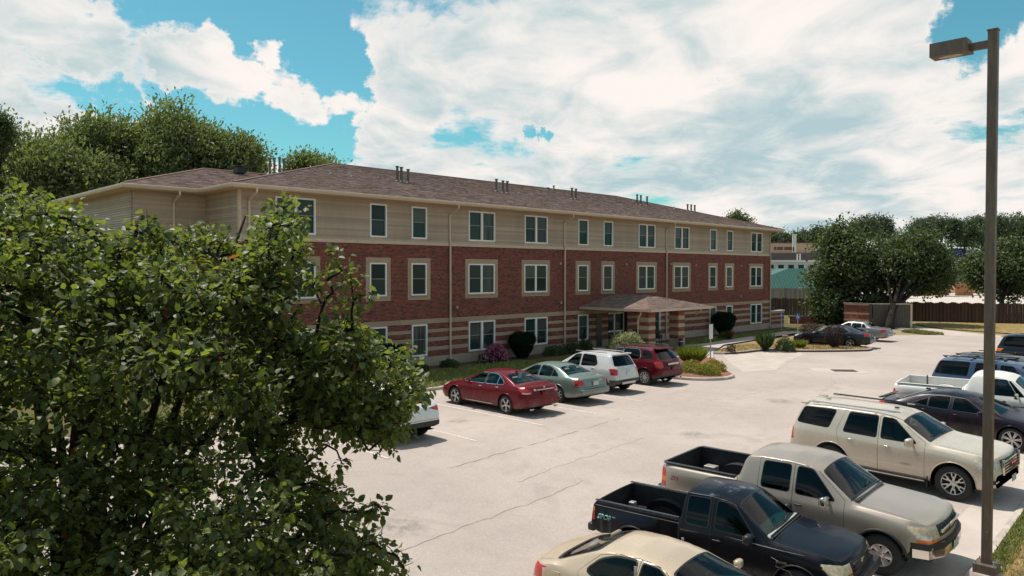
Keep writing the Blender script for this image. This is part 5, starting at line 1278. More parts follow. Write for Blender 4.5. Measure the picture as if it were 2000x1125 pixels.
class Car:
    def __init__(s, name, label, cat, front, head, L, W, H, top, belt, sill, wr, mat, axles, r, tw=.22, arch=None, bow=(.13,.10,.10), wfun=None, step=.055, group='parked cars', open_bed=None, inset=1.0, corner=.13, sm=.05, vis_u=None, lean=0):
        hd = rad(head); fd = vec(math.cos(hd), math.sin(hd), 0); c = vec(*front, 0) - fd*(L/2)
        s.t = thing(name, label, cat, c + vec(0, 0, gz(c.x, c.y)), hd - math.pi/2, group)
        e = .6; nz = vec(gz(c.x-e, c.y)-gz(c.x+e, c.y), gz(c.x, c.y-e)-gz(c.x, c.y+e), 2*e).normalized(); yy = (fd - nz*fd.dot(nz)).normalized(); xx = yy.cross(nz)
        s.t.rotation_euler = Matrix((xx, yy, nz)).transposed().to_euler()
        s.L, s.W, s.H, s.mat, s.ax, s.r, s.tw = L, W, H, mat, axles, r, tw
        s.arch = arch or r+.06; s.parts = {'body|0': [[], mat, 0.0]}; s.n = {}
        s.top, s.belt, s.sill, s.wr = curve(top, sm), curve(belt, .08), curve(sill, .05), wr
        s.W2 = W/2; Bf, Bw, Br = bow; s.wfun = wfun
        us = set(np.round(np.linspace(0, L, int(L/step)+1), 3)); us |= {round(p[0], 3) for p in top if 0 <= p[0] <= L} | {.012, .03, L-.012, L-.03}
        us = sorted(us); us = [u for i, u in enumerate(us) if i == 0 or u-us[i-1] > .006]
        uw = [p[0] for p in top]; zg = max(.15, H-1.0)
        grid = []
        for u in us:
            w = s.half(u, corner); zt = s.top(u); zs = s.sill(u); zb = min(s.belt(u), zt-.035); zb = max(zb, zs+.06)
            g = min(1, max(0, (zt-zb)/(H-s.belt(L*.5)))); row = []
            for t, i in zip(T_LOW, I_LOW): row.append([w - i*inset, zs+(zb-zs)*t])
            xb = w-.05*inset; wr_ = s.wr(u) if callable(s.wr) else s.wr; xr = (w-.09)*(1-g**.85)+wr_*g**.85; zr = max(zb+.004, zt-(.015+.065*g))
            for k in range(1, 7): q = k/6; row.append([xb+(xr-xb)*q+.018*math.sin(math.pi*q)*g, zb+(zr-zb)*q])
            for q in Q_TOP: row.append([xr*(1-q), zr+(zt-zr)*(1-(1-q)**2.6)])
            if wfun:
                for p in row: p[0] = wfun(u, p[1], p[0])
            b = Bf*(1-sstep(u/1.1)) - Br*sstep((u-(L-1.0))/1.0) + Bw*g*(1-sstep(abs(u-s.ws_u(top))/1.1))*.9 - Bw*.6*g*sstep((u-(L-1.6))/1.2)
            full = []
            for x, z in row: full.append((x, L/2-(u+b*(x/s.W2)**2), z))
            full += [(-x, y, z) for x, y, z in full[-2::-1]]
            grid.append(full)
        G = np.array(grid); du = np.gradient(G, axis=0); dv = np.gradient(G, axis=1); Nn = np.cross(dv, du); ln = np.linalg.norm(Nn, axis=2, keepdims=True); Nn = -Nn/np.maximum(ln, 1e-9)
        ctr = np.array([0, 0, s.H*.45]); flip = (Nn[:, :, 0]*np.sign(G[:, :, 0]+1e-9)).mean() < 0
        if flip: Nn = -Nn
        nu, nv = G.shape[:2]; A = np.concatenate([G, Nn], 2); f = s.parts['body|0'][0]
        for i in range(nu-1):
            for j in range(nv-1):
                q = [tuple(A[i,j]), tuple(A[i+1,j]), tuple(A[i+1,j+1]), tuple(A[i,j+1])]
                f.append(q if not flip else q[::-1])
        for i, d in ((0, 1.0), (nu-1, -1.0)):
            f.append([tuple(A[i,j][:3])+(0., d, 0.) for j in range(nv)])
        s.under = [tuple(G[i,0]) for i in range(nu)]
    def ws_u(s, top):
        z = [(p[1]-q[1])/max(1e-3, q[0]-p[0]) for p, q in zip(top[:-1], top[1:])]
        i = next((k for k in range(len(top)-1) if top[k+1][1]-top[k][1] > .2 and top[k][0] > .5), 3); return (top[i][0]+top[i+1][0])/2
    def half(s, u, corner=.13):
        e = min(u, s.L-u); return s.W2*(1 - corner*max(0, 1-e/.42)**2.4) - (.012 if e > .42 else .012)
    # -- cut an outline out of the body
    def carve(s, name, poly, mat, view, side=0, src=('body', 'door'), inset=0.0, nmin=.3, ur=None, zr=None, key=None, delete=False):
        poly = [tuple(p) for p in poly]; n = len(poly)
        if ur is None and view in ('front', 'rear'): ur = (-.3, .9) if view == 'front' else (s.L-.62, s.L+.3)
        if sum(poly[i][0]*poly[(i+1)%n][1]-poly[(i+1)%n][0]*poly[i][1] for i in range(n)) < 0: poly = poly[::-1]
        a0, a1 = min(p[0] for p in poly), max(p[0] for p in poly); b0, b1 = min(p[1] for p in poly), max(p[1] for p in poly); h = s.L/2
        if view == 'side': cu = lambda v: (h-v[1], v[2]); ok = lambda v: v[3]*side > nmin and v[0]*side > .05
        elif view == 'front': cu = lambda v: (v[0], v[2]); ok = lambda v: v[4] > nmin
        elif view == 'rear': cu = lambda v: (v[0], v[2]); ok = lambda v: v[4] < -nmin
        else: cu = lambda v: (v[0], h-v[1]); ok = lambda v: v[5] > nmin
        got = []
        for k, P in s.parts.items():
            if k.split('|')[0] not in src: continue
            keep = []
            for f in P[0]:
                c = [cu(v) for v in f]
                if max(q[0] for q in c) <= a0 or min(q[0] for q in c) >= a1 or max(q[1] for q in c) <= b0 or min(q[1] for q in c) >= b1 or not any(ok(v) for v in f): keep.append(f); continue
                if ur and not (ur[0] <= h-f[0][1] <= ur[1]): keep.append(f); continue
                if zr and not (zr[0] <= f[0][2] <= zr[1]): keep.append(f); continue
                if sum(1 for v in f if ok(v))*2 < len(f): keep.append(f); continue
                cur = f
                for i in range(n):
                    p, q = poly[i], poly[(i+1)%n]; ex, ey = q[0]-p[0], q[1]-p[1]
                    D = []
                    for v in cur: m = cu(v); D.append(ex*(m[1]-p[1])-ey*(m[0]-p[0]))
                    if min(D) >= -1e-9: continue
                    if max(D) <= 1e-9: keep.append(cur); cur = None; break
                    I, O = [], []; N_ = len(cur)
                    for k2 in range(N_):
                        v, w = cur[k2], cur[(k2+1)%N_]; d, e = D[k2], D[(k2+1)%N_]
                        if d >= 0: I.append(v)
                        if d <= 0: O.append(v)
                        if (d > 0 > e) or (d < 0 < e):
                            t = d/(d-e); m = tuple(x+(y-x)*t for x, y in zip(v, w)); I.append(m); O.append(m)
                    if len(O) >= 3: keep.append(O)
                    if len(I) < 3: cur = None; break
                    cur = I
                if cur is not None: got.append(cur)
            P[0] = keep
        if delete: return None
        if key is None: s.n[name] = s.n.get(name, 0)+1; key = '%s|%d' % (name, s.n[name])
        if key not in s.parts: s.parts[key] = [[], mat, inset]
        s.parts[key][0] += got; return key
    def sides(s, name, poly, mat, rnd=0, seal=0, inset=.006, **k):
        for sd in (1, -1):
            p = roundpoly(poly, rnd) if rnd else poly
            if seal: s.carve('window_trim', grow(p, seal), k.get('seal_mat', MAT['seal']), 'side', sd, inset=.002)
            s.carve(name, p, mat, 'side', sd, src=('body', 'door', 'window_trim'), inset=inset)
    def both(s, name, pf, ps, mat, view='front', nmin=.3, inset=.0, ur=None, src=('body', 'door', 'bumper', 'cladding')):
        """a lamp that wraps round the corner, once on either side"""
        for sd in (1, -1):
            key = None
            s.n[name] = s.n.get(name, 0)+1; key = '%s|%d' % (name, s.n[name])
            if pf: s.carve(name, [(x*sd, z) for x, z in pf], mat, view, key=key, nmin=nmin, inset=inset, src=src, ur=ur)
            if ps: s.carve(name, ps, mat, 'side', sd, key=key, nmin=.25, inset=inset, src=src)
    def doors(s, polys):
        for k, p in enumerate(polys):
            for sd in (1, -1):
                s.carve('seam', grow(p, .007), MAT['seal'], 'side', sd, key='door_gap|%d%d' % (k, sd), src=('body', 'cladding'), inset=.004)
                s.carve('door', p, s.mat, 'side', sd, src=('door_gap',))
    def seam(s, a, b, view='top', w=.010, **k):
        a, b = Vector(a), Vector(b); t = (b-a).normalized(); n = Vector((-t.y, t.x))*w/2
        s.carve('panel_gap', [(a+n)[:], (b+n)[:], (b-n)[:], (a-n)[:]], MAT['seal'], view, key='panel_gap|0', **k)
    def wheel_arches(s, lip=None, liner=True, lipr=.016, scale=1.0):
        for ua in s.ax:
            cz = s.r+.015; R = s.arch; n = 20; P = [(ua+R*math.cos(2*math.pi*k/n)*scale, cz+R*math.sin(2*math.pi*k/n)) for k in range(n)]
            for sd in (1, -1):
                s.carve('x', P, None, 'side', sd, delete=True, nmin=.2, src=('body', 'door', 'cladding', 'door_gap'))
                lm = MB(); li = MB(); xo = sd*(s.W2-.02); xi = sd*(s.W2-.42); y = s.L/2-ua; Q = []
                zs = s.sill(ua)-.02
                for k in range(-3, 22):
                    a = math.pi*k/18; yy, zz = y+R*math.cos(a)*scale, cz+R*math.sin(a)
                    Q.append((yy, max(zz, zs-.03)))
                for (p, q) in zip(Q[:-1], Q[1:]): lm.poly([(xo,p[0],p[1]),(xo,q[0],q[1]),(xi,q[0],q[1]),(xi,p[0],p[1])])
                lm.poly([(xi, p[0], p[1]) for p in Q])
                if lip:
                    T = [(sd*(s.edge_x(ua-(p[0]-y), p[1])+.001), p[0], p[1]) for p in Q if p[1] > s.sill(ua)+.01]
                    li.tube(T, lipr, 5); li.build('arch_lip', lip, s.t, smooth=True)
                lm.build('wheel_liner', MAT['black'], s.t)
    def edge_x(s, u, z):
        w = s.half(u); zs = s.sill(u); zb = max(min(s.belt(u), s.top(u)-.035), zs+.06); t = min(1, max(0, (z-zs)/(zb-zs))); x = w - float(np.interp(t, T_LOW, I_LOW))
        return s.wfun(u, z, x) if s.wfun else x
    def finish(s, interior=True, seat=None, seats=((1,1),)):
        h = s.L/2; m = MB()
        xs = s.W2-.12
        m.poly([(-xs, h-.25, s.sill(.6)+.04), (xs, h-.25, s.sill(.6)+.04), (xs, -h+.3, s.sill(.6)+.04), (-xs, -h+.3, s.sill(.6)+.04)]); m.build('underbody', MAT['black'], s.t)
        for key, (F, mat, ins) in s.parts.items():
            if not F: continue
            V = []; N_ = []; Fi = []
            for f in F:
                k = len(V)
                for v in f:
                    V.append((v[0]-v[3]*ins, v[1]-v[4]*ins, v[2]-v[5]*ins)); N_.append(v[3:6])
                Fi.append(tuple(range(k, k+len(f))))
            nm = key.split('|')[0]; me = bpy.data.meshes.new(nm); me.from_pydata(V, [], Fi); me.materials.append(mat); me.shade_smooth()
            me.normals_split_custom_set_from_vertices(N_); link(nm, me, s.t)
    def wheels(s, style='multi', n=10, mat='alloy', rim=.68, out=0.0):
        key = (round(s.r,3), s.tw, style, n, mat, rim); P = WHEELS.get(key)
        if P is None:
            r, w = s.r, s.tw; rr = r*rim; ty = MB(); hw = w/2
            prof = [(rr*.985, -hw*.75), (rr*1.0, -hw*.93), (rr+(r-rr)*.35, -hw*1.02), (rr+(r-rr)*.75, -hw*.98), (r*.985, -hw*.82), (r, -hw*.6), (r, hw*.6), (r*.985, hw*.82), (rr+(r-rr)*.75, hw*.98), (rr+(r-rr)*.35, hw*1.02), (rr, hw*.93), (rr*.985, hw*.75)]
            ty.lathe(prof, 32, 'x'); ty.lathe([(rr*.985, hw*.75), (rr*.93, hw*.1), (0, hw*.05)], 32, 'x')  # second lathe: tyre-black disc behind the spokes, standing in for the hub's shade
            if True:
                for k in range(36):
                    a = 2*math.pi*k/36
            rm = MB(); rm.lathe([(rr*.995, hw*.72), (rr*1.0, hw*.88), (rr*.965, hw*.93), (rr*.93, hw*.86), (rr*.90, hw*.2)], 36, 'x')
            hx = hw*.62
            def spoke(a, wi, wo, ri=.14, ro=.95, d0=.0, d1=.0):
                ca, sa = math.cos(a), math.sin(a)
                def pt(rad_, off, x): return (x, rad_*ca-off*sa, rad_*sa+off*ca)
                V = []
                for q, wd, x in ((ri*rr, wi, hx+d0), (rr*.55, (wi+wo)/2, hx+.012+d1), (ro*rr, wo, hw*.78)):
                    V += [pt(q, -wd/2, x-.006), pt(q, -wd*.32, x), pt(q, wd*.32, x), pt(q, wd/2, x-.006), pt(q, wd/2, x-.035), pt(q, -wd/2, x-.035)]
                rm.add(V, [(6*g+k, 6*g+(k+1)%6, 6*g+6+(k+1)%6, 6*g+6+k) for g in (0,1) for k in range(6)])
            if style == 'multi':
                for k in range(n): spoke(2*math.pi*k/n, rr*.14, rr*.17)
            elif style == 'split':
                for k in range(n):
                    a = 2*math.pi*k/n
                    spoke(a-.11, rr*.13, rr*.11, .14, .95); spoke(a+.11, rr*.13, rr*.11, .14, .95)
            elif style == 'wye':
                for k in range(n):
                    a = 2*math.pi*k/n; spoke(a, rr*.20, rr*.16, .14, .62); spoke(a-.20, rr*.10, rr*.12, .50, .95); spoke(a+.20, rr*.10, rr*.12, .50, .95)
            elif style == 'wide':
                for k in range(n): spoke(2*math.pi*k/n, rr*.36, rr*.62, .16, .97)
                rm.lathe([(rr*.95, hw*.74), (rr*.80, hw*.66), (rr*.78, hw*.55)], 36, 'x')
            rm.lathe([(rr*.25, hx-.03), (rr*.25, hx+.006), (rr*.16, hx+.02), (0, hx+.024)], 16, 'x')
            for k in range(5 if style != 'wide' else 6):
                a = 2*math.pi*(k+.5)/(5 if style != 'wide' else 6); q = rr*(.19 if style != 'wide' else .30); rm.lathe([(.014, hx), (.014, hx+.022), (0, hx+.026)], 6, 'x', c=(0, q*math.cos(a), q*math.sin(a)))
            t0 = ty.build('wheel', MAT['tyre'], None, smooth=True, sharp=50); r0 = rm.build('rim', MAT[mat], None, smooth=True, sharp=35)
            P = WHEELS[key] = (t0.data, r0.data); bpy.data.objects.remove(t0); bpy.data.objects.remove(r0)
        for ua in s.ax:
            for sd in (1, -1):
                o = link('wheel', P[0], s.t, (sd*(s.W2-s.tw/2-.025+out), s.L/2-ua, s.r)); o.rotation_euler = (random.random()*1.2, 0, 0 if sd > 0 else math.pi); link('rim', P[1], o)
    # -- small parts: all in metres from the front bumper (u), the centre line (x) and the ground (z)
    def box(s, name, u, x, z, d, mat, b=.015, rz=0, rx=0): m = MB(); m.bbox((x, s.L/2-u, z), d, rz, rx, b); return m.build(name, mat, s.t, smooth=True, sharp=40)
    def pair(s, name, u, x, z, d, mat, b=.015, rz=0):
        for sd in (1, -1): s.box(name, u, x*sd, z, d, mat, b, rz*sd)
    def mirrors(s, u, z, mat, size=(.20,.11,.15), out=.10):
        for sd in (1, -1):
            m = MB(); x = s.W2+out-.03; m.bbox((sd*x, s.L/2-u, z), size, b=.045); m.bbox((sd*(s.W2-.04), s.L/2-u+.01, z-.03), (.16,.05,.05), b=.015)
            o = m.build('wing_mirror', mat, s.t, smooth=True, sharp=60); m = MB(); m.bbox((sd*x, s.L/2-u-size[1]/2-.003, z), (size[0]*.8, .008, size[2]*.75), b=.003); m.build('mirror_glass', MAT['chrome'], o)
    def handles(s, us, z, mat):
        for u, zz in zip(us, z if isinstance(z, (list, tuple)) else [z]*len(us)):
            for sd in (1, -1):
                m = MB(); x = s.edge_x(u, zz); m.bbox((sd*(x+.012), s.L/2-u, zz), (.022, .17, .028), b=.009); par = s.t; m.build('door_handle', mat, par, smooth=True, sharp=50)
    def cabin(s, rows, mat, z0=.38, dmat=None, x=.36, wheel_u=None, dash=None, top=None, floor=None):
        """seats, dashboard and steering wheel seen through the glass"""
        h = s.L/2
        for u in rows:
            m = MB(); bench = (u == rows[-1] and len(rows) > 1)
            for sd in ((1, -1) if not bench else (0,)):
                w = .50 if not bench else 1.25; m = MB(); m.bbox((sd*x, h-u+.05, z0+.08), (w, .52, .16), b=.05); m.bbox((sd*x, h-u-.25, z0+.42), (w, .15, .62), 0, rad(12), .05)
                for hx in ((0,) if not bench else (-.34, .34)): m.bbox((sd*x+hx, h-u-.34, z0+.82), (.26, .10, .16), 0, rad(10), .04)
                m.build('seat', mat, s.t, smooth=True, sharp=50)
        if dash: m = MB(); m.bbox((0, h-dash[0], dash[1]), (s.W-.30, .46, .24), 0, rad(8), .06); m.build('dashboard', dmat or MAT['interior'], s.t, smooth=True, sharp=50)
        if wheel_u:
            m = MB(); P = []
            for k in range(17): a = 2*math.pi*k/16; P.append((-x+.19*math.cos(a), h-wheel_u[0]+.19*math.sin(a)*.35, wheel_u[1]+.19*math.sin(a)*.93))
            m.tube(P, .016, 6, False); m.bbox((-x, h-wheel_u[0]+.02, wheel_u[1]), (.34, .03, .05), b=.01); m.build('steering_wheel', MAT['black'], s.t, smooth=True)
        fl = floor or z0-.06; xx = s.W2-.16
        m = MB(); u0, u1 = (dash[0]-.2 if dash else 1.2), rows[-1]+.55
        m.poly([(-xx,h-u0,fl),(-xx,h-u1,fl),(xx,h-u1,fl),(xx,h-u0,fl)]); zt = fl+.42
        m.poly([(-xx,h-u0,fl),(-xx,h-u0,zt),(-xx,h-u1,zt),(-xx,h-u1,fl)]); m.poly([(xx,h-u0,fl),(xx,h-u1,fl),(xx,h-u1,zt),(xx,h-u0,zt)]); m.poly([(-xx,h-u1,fl),(-xx,h-u1,zt),(xx,h-u1,zt),(xx,h-u1,fl)]); m.poly([(-xx,h-u0,fl),(xx,h-u0,fl),(xx,h-u0,zt+.2),(-xx,h-u0,zt+.2)])
        m.build('interior', MAT['interior'], s.t)
    def plate(s, rear=True, z=.5, u=None, mat=None):
        s.box('licence_plate', (s.L+.008 if rear else -.008) if u is None else u, 0, z, (.31, .012, .155), mat or MAT['plate'], .002)
WHEELS = {}
def lettering(parent, text, name, mat, size, loc, rot, ext=.002, shear=0.0):
    c = bpy.data.curves.new(name, 'FONT'); c.body = text; c.size = size; c.extrude = ext; c.shear = shear; c.align_x = 'CENTER'; c.align_y = 'CENTER'; c.resolution_u = 2
    o = bpy.data.objects.new(name, c); COL.objects.link(o); dg = bpy.context.evaluated_depsgraph_get(); me = bpy.data.meshes.new_from_object(o.evaluated_get(dg)); bpy.data.objects.remove(o)
    me.name = name; me.materials.clear(); me.materials.append(mat); q = link(name, me, parent, loc); q.rotation_euler = rot; return q
ON_RIGHT = (rad(90), 0, rad(90)); ON_LEFT = (rad(90), 0, rad(-90))     # lettering on the right or left flank

# ---- row facing the building --------------------------------------------------------------------------------
def red_sedan():
    p = paint('ruby_paint', (.135,.003,.008,1), .2, .26, gloss=.65)
    c = Car('parked_car', 'ruby red saloon with chrome trim, second from the pear tree', 'car', (19.30, 22.70), 89.2, 4.85, 1.82, 1.45,
        [(0,.50),(.03,.62),(.10,.71),(.30,.80),(.7,.885),(1.15,.955),(1.30,.985),(2.05,1.36),(2.3,1.42),(2.8,1.45),(3.2,1.42),(3.45,1.36),(4.15,1.09),(4.35,1.06),(4.66,1.05),(4.76,1.0),(4.82,.80),(4.85,.52)],
        [(0,.62),(.5,.78),(1.2,.90),(2.5,.94),(3.6,1.0),(4.3,1.01),(4.85,.93)], [(0,.34),(.25,.22),(.6,.21),(4.2,.22),(4.6,.27),(4.85,.36)], .58, p, (.97,3.746), .335)
    c.doors([[(1.55,.34),(2.60,.34),(2.60,1.36),(2.25,1.36),(1.55,.99)], [(2.61,.34),(3.32,.34),(3.66,.78),(3.60,1.06),(3.30,1.30),(3.05,1.36),(2.61,1.37)]])
    c.sides('side_window', [(1.66,.975),(2.57,.995),(2.57,1.335),(2.24,1.325)], MAT['glass'], .04, .022, seal_mat=MAT['chrome'])
    c.sides('side_window', [(2.66,.995),(3.24,1.02),(3.24,1.29),(3.05,1.335),(2.66,1.345)], MAT['glass'], .03, .022, seal_mat=MAT['chrome'])
    c.sides('quarter_window', [(3.28,1.02),(3.60,1.05),(3.56,1.11),(3.28,1.27)], MAT['glass_dark'], .02, .022, seal_mat=MAT['chrome'])
    c.carve('windshield', roundpoly([(-.73,1.36),(.73,1.36),(.53,2.03),(-.53,2.03)], .06), MAT['glass'], 'top', nmin=.2, inset=.004)
    c.carve('rear_window', roundpoly([(-.72,4.10),(.72,4.10),(.52,3.46),(-.52,3.46)], .08), MAT['glass'], 'top', nmin=.2, inset=.004)
    c.both('headlight', [(.52,.62),(.86,.68),(.86,.80),(.62,.76)], [(.12,.66),(.5,.74),(.55,.82),(.2,.78)], MAT['clear_lamp'])
    c.both('taillight', [(.46,.93),(.92,.98),(.92,.80),(.60,.79)], [(4.36,.965),(4.86,.99),(4.86,.79),(4.62,.80)], MAT['red_lamp'], 'rear', .25)
    c.both('reverse_lamp', [(.62,.84),(.86,.85),(.86,.81),(.66,.80)], [(4.55,.84),(4.78,.84),(4.78,.805),(4.62,.80)], MAT['clear_lamp'], 'rear', src=('taillight',))
    c.carve('grille', [(-.42,.48),(.42,.48),(.50,.68),(-.50,.68)], MAT['black'], 'front', nmin=.2)
    c.seam((-.80,4.20),(.80,4.20)); c.seam((-.62,.98),(-.62,.74),'rear', nmin=.2); c.seam((.62,.98),(.62,.74),'rear', nmin=.2); c.seam((-.62,.74),(.62,.74),'rear', nmin=.2); c.seam((-.75,.4),(-.72,1.2)); c.seam((.75,.4),(.72,1.2))
    c.box('trunk_trim', 4.845, 0, .93, (.78,.02,.035), MAT['chrome'], .008); c.plate(True, .82, 4.86, p); c.pair('exhaust_tip', 4.80, .60, .27, (.14,.10,.055), MAT['chrome'], .02)
    c.box('emblem', 4.80, -.0, 1.0, (.09,.02,.06), MAT['chrome'], .02); c.box('round_badge', 4.845, -.50, .94, (.11,.015,.075), MAT['chrome'], .03); c.box('antenna_fin', 3.42, 0, 1.405, (.05,.14,.05), p, .02)
    for sd in (1,-1): c.box('sill_trim', 2.35, sd*(c.W2-.012), .30, (.018,1.5,.02), MAT['chrome'], .005)
    c.mirrors(1.72, 1.0, p); c.handles([2.40,3.30], [.88,.92], MAT['chrome']); c.wheel_arches(p); c.cabin([2.45,3.35], MAT['seat_tan'], dash=(1.65,.85), wheel_u=(1.95,.93)); c.finish(); c.wheels('split', 5, rim=.72)
red_sedan()

def sage_sedan():
    p = paint('sage_paint', (.20,.245,.215,1), .45, .33)
    c = Car('parked_car', 'sage green saloon between the ruby saloon and the white small SUV', 'car', (22.35, 22.95), 89.7, 4.86, 1.82, 1.44,
        [(0,.50),(.03,.62),(.12,.70),(.4,.80),(1.1,.94),(1.25,.965),(2.05,1.34),(2.35,1.415),(2.8,1.44),(3.25,1.41),(3.5,1.35),(4.12,1.08),(4.3,1.05),(4.68,1.035),(4.78,.98),(4.84,.74),(4.86,.52)],
        [(0,.60),(.5,.76),(1.2,.88),(2.5,.92),(3.6,.97),(4.3,.99),(4.86,.92)], [(0,.34),(.25,.22),(.6,.21),(4.2,.23),(4.6,.28),(4.86,.36)], .57, p, (.98,3.69), .32)
    c.doors([[(1.52,.34),(2.60,.34),(2.60,1.35),(2.25,1.35),(1.52,.97)], [(2.61,.34),(3.30,.34),(3.62,.78),(3.62,1.03),(3.30,1.29),(3.05,1.35),(2.61,1.36)]])
    c.sides('side_window', [(1.64,.955),(2.56,.97),(2.56,1.325),(2.26,1.315)], MAT['glass'], .03, .015)
    c.sides('side_window', [(2.66,.97),(3.30,.99),(3.30,1.25),(3.06,1.325),(2.66,1.335)], MAT['glass'], .03, .015)
    c.sides('quarter_window', [(3.34,1.0),(3.66,1.01),(3.60,1.08),(3.34,1.24)], MAT['glass_dark'], .02, .015)
    c.carve('windshield', roundpoly([(-.72,1.32),(.72,1.32),(.52,2.03),(-.52,2.03)], .06), MAT['glass'], 'top', nmin=.2, inset=.004)
    c.carve('rear_window', roundpoly([(-.70,4.06),(.70,4.06),(.52,3.50),(-.52,3.50)], .06), MAT['glass_green'], 'top', nmin=.2, inset=.004)
    c.both('headlight', [(.46,.60),(.86,.64),(.86,.76),(.56,.74)], [(.12,.64),(.5,.70),(.5,.78),(.2,.76)], MAT['clear_lamp'])
    c.both('taillight', [(.60,.93),(.93,.96),(.93,.72),(.62,.74)], [(4.50,.95),(4.87,.97),(4.87,.72),(4.58,.75)], MAT['red_lamp'], 'rear', .25)
    c.seam((-.58,.99),(-.58,.70),'rear', nmin=.2); c.seam((.58,.99),(.58,.70),'rear', nmin=.2); c.seam((-.90,.68),(.90,.68),'rear', nmin=.2, w=.016); c.seam((-.78,4.18),(.78,4.18)); c.seam((-.75,.4),(-.72,1.2)); c.seam((.75,.4),(.72,1.2))
    c.box('bumper', 4.80, 0, .50, (1.62,.20,.22), p, .06); c.plate(True, .82, 4.862, p); c.box('licence_plate', 4.868, 0, .80, (.31,.012,.155), MAT['plate'], .002)
    c.box('trunk_badge', 4.85, .25, .90, (.18,.012,.03), MAT['chrome'], .004); c.mirrors(1.70, .98, p); c.handles([2.40,3.28], [.84,.87], p); c.wheel_arches(p); c.cabin([2.45,3.35], MAT['seat_tan'], dash=(1.62,.83), wheel_u=(1.93,.9)); c.finish(); c.wheels('multi', 7, rim=.64)
sage_sedan()

def white_suv():
    p = paint('white_silver_paint', (.60,.58,.565,1), .15, .28)
    c = Car('parked_car', 'small white SUV with grey lower cladding and roof rails, left of the dark red SUV', 'car', (25.22, 22.95), 90.0, 4.28, 1.78, 1.67,
        [(0,.60),(.03,.74),(.12,.86),(.5,.98),(.95,1.06),(1.08,1.09),(1.75,1.52),(2.0,1.60),(2.5,1.65),(3.3,1.64),(3.75,1.60),(3.86,1.56),(4.10,1.12),(4.18,1.06),(4.25,.86),(4.28,.62)],
        [(0,.72),(.5,.90),(1.1,1.0),(2.5,1.03),(3.6,1.09),(4.28,1.05)], [(0,.40),(.2,.28),(.6,.25),(3.7,.25),(4.1,.34),(4.28,.44)], .60, p, (.86,3.415), .335, arch=.41)
    CL = MAT['cladding']
    for sd in (1,-1):
        c.carve('cladding', [(-.1,.1),(4.5,.1),(4.5,.43),(-.1,.43)], CL, 'side', sd, key='cladding|0', nmin=-.2)
        for ua in c.ax: c.carve('cladding', [(ua+.47*math.cos(k*math.pi/10), .35+.47*math.sin(k*math.pi/10)) for k in range(20)], CL, 'side', sd, key='cladding|0', nmin=.2)
    c.carve('cladding', [(-.9,.1),(.9,.1),(.9,.60),(-.9,.60)], CL, 'rear', key='cladding|0', nmin=.1); c.carve('cladding', [(-.9,.1),(.9,.1),(.9,.5),(-.9,.5)], CL, 'front', key='cladding|0', nmin=.1)
    c.doors([[(1.32,.42),(2.30,.42),(2.30,1.56),(1.95,1.56),(1.32,1.10)], [(2.31,.42),(2.95,.42),(3.22,.85),(3.25,1.20),(3.05,1.56),(2.31,1.57)]])
    c.sides('side_window', [(1.46,1.07),(2.26,1.08),(2.26,1.53),(1.97,1.52)], MAT['glass'], .04, .016)
    c.sides('side_window', [(2.36,1.08),(3.14,1.12),(3.22,1.2),(3.05,1.50),(2.95,1.53),(2.36,1.54)], MAT['glass_dark'], .05, .016)
    c.carve('windshield', roundpoly([(-.70,1.14),(.70,1.14),(.54,1.72),(-.54,1.72)], .06), MAT['glass'], 'top', nmin=.2, inset=.004)
    c.carve('rear_window', roundpoly([(-.68,1.14),(.68,1.14),(.56,1.53),(-.56,1.53)], .07), MAT['glass_dark'], 'rear', nmin=.2, inset=.004, ur=(3.6,4.28))
    c.box('roof_spoiler', 3.86, 0, 1.605, (1.14,.22,.05), p, .02)
    c.both('headlight', [(.50,.70),(.86,.76),(.86,.92),(.56,.86)], [(.10,.74),(.5,.84),(.5,.96),(.2,.9)], MAT['clear_lamp'])
    c.both('taillight', [(.60,1.02),(.93,1.10),(.93,.80),(.66,.80)], [(3.86,1.05),(4.3,1.08),(4.3,.78),(4.0,.80)], MAT['red_lamp'], 'rear', .2)
    c.seam((-.60,1.10),(-.60,.62),'rear', nmin=.2); c.seam((.60,1.10),(.60,.62),'rear', nmin=.2); c.box('skid_plate', 4.26, 0, .46, (.9,.04,.10), MAT['alloy'], .02); c.plate(True, .84, 4.262, p); c.box('emblem', 4.225, 0, .99, (.15,.02,.05), MAT['chrome'], .012)
    c.box('wiper', 4.02, 0, 1.17, (.5,.02,.02), MAT['black'], .004)
    for sd in (1,-1): c.box('roof_rail', 2.72, sd*.56, 1.655, (.035,1.7,.035), MAT['alloy'], .012)
    c.mirrors(1.52, 1.12, p); c.handles([2.12,3.02], [.98,1.02], p); c.wheel_arches(CL, lipr=.022); c.cabin([2.25,3.05], MAT['seat_dark'], z0=.5, dash=(1.45,.98), wheel_u=(1.75,1.05)); c.finish(); c.wheels('split', 5, rim=.64)
white_suv()

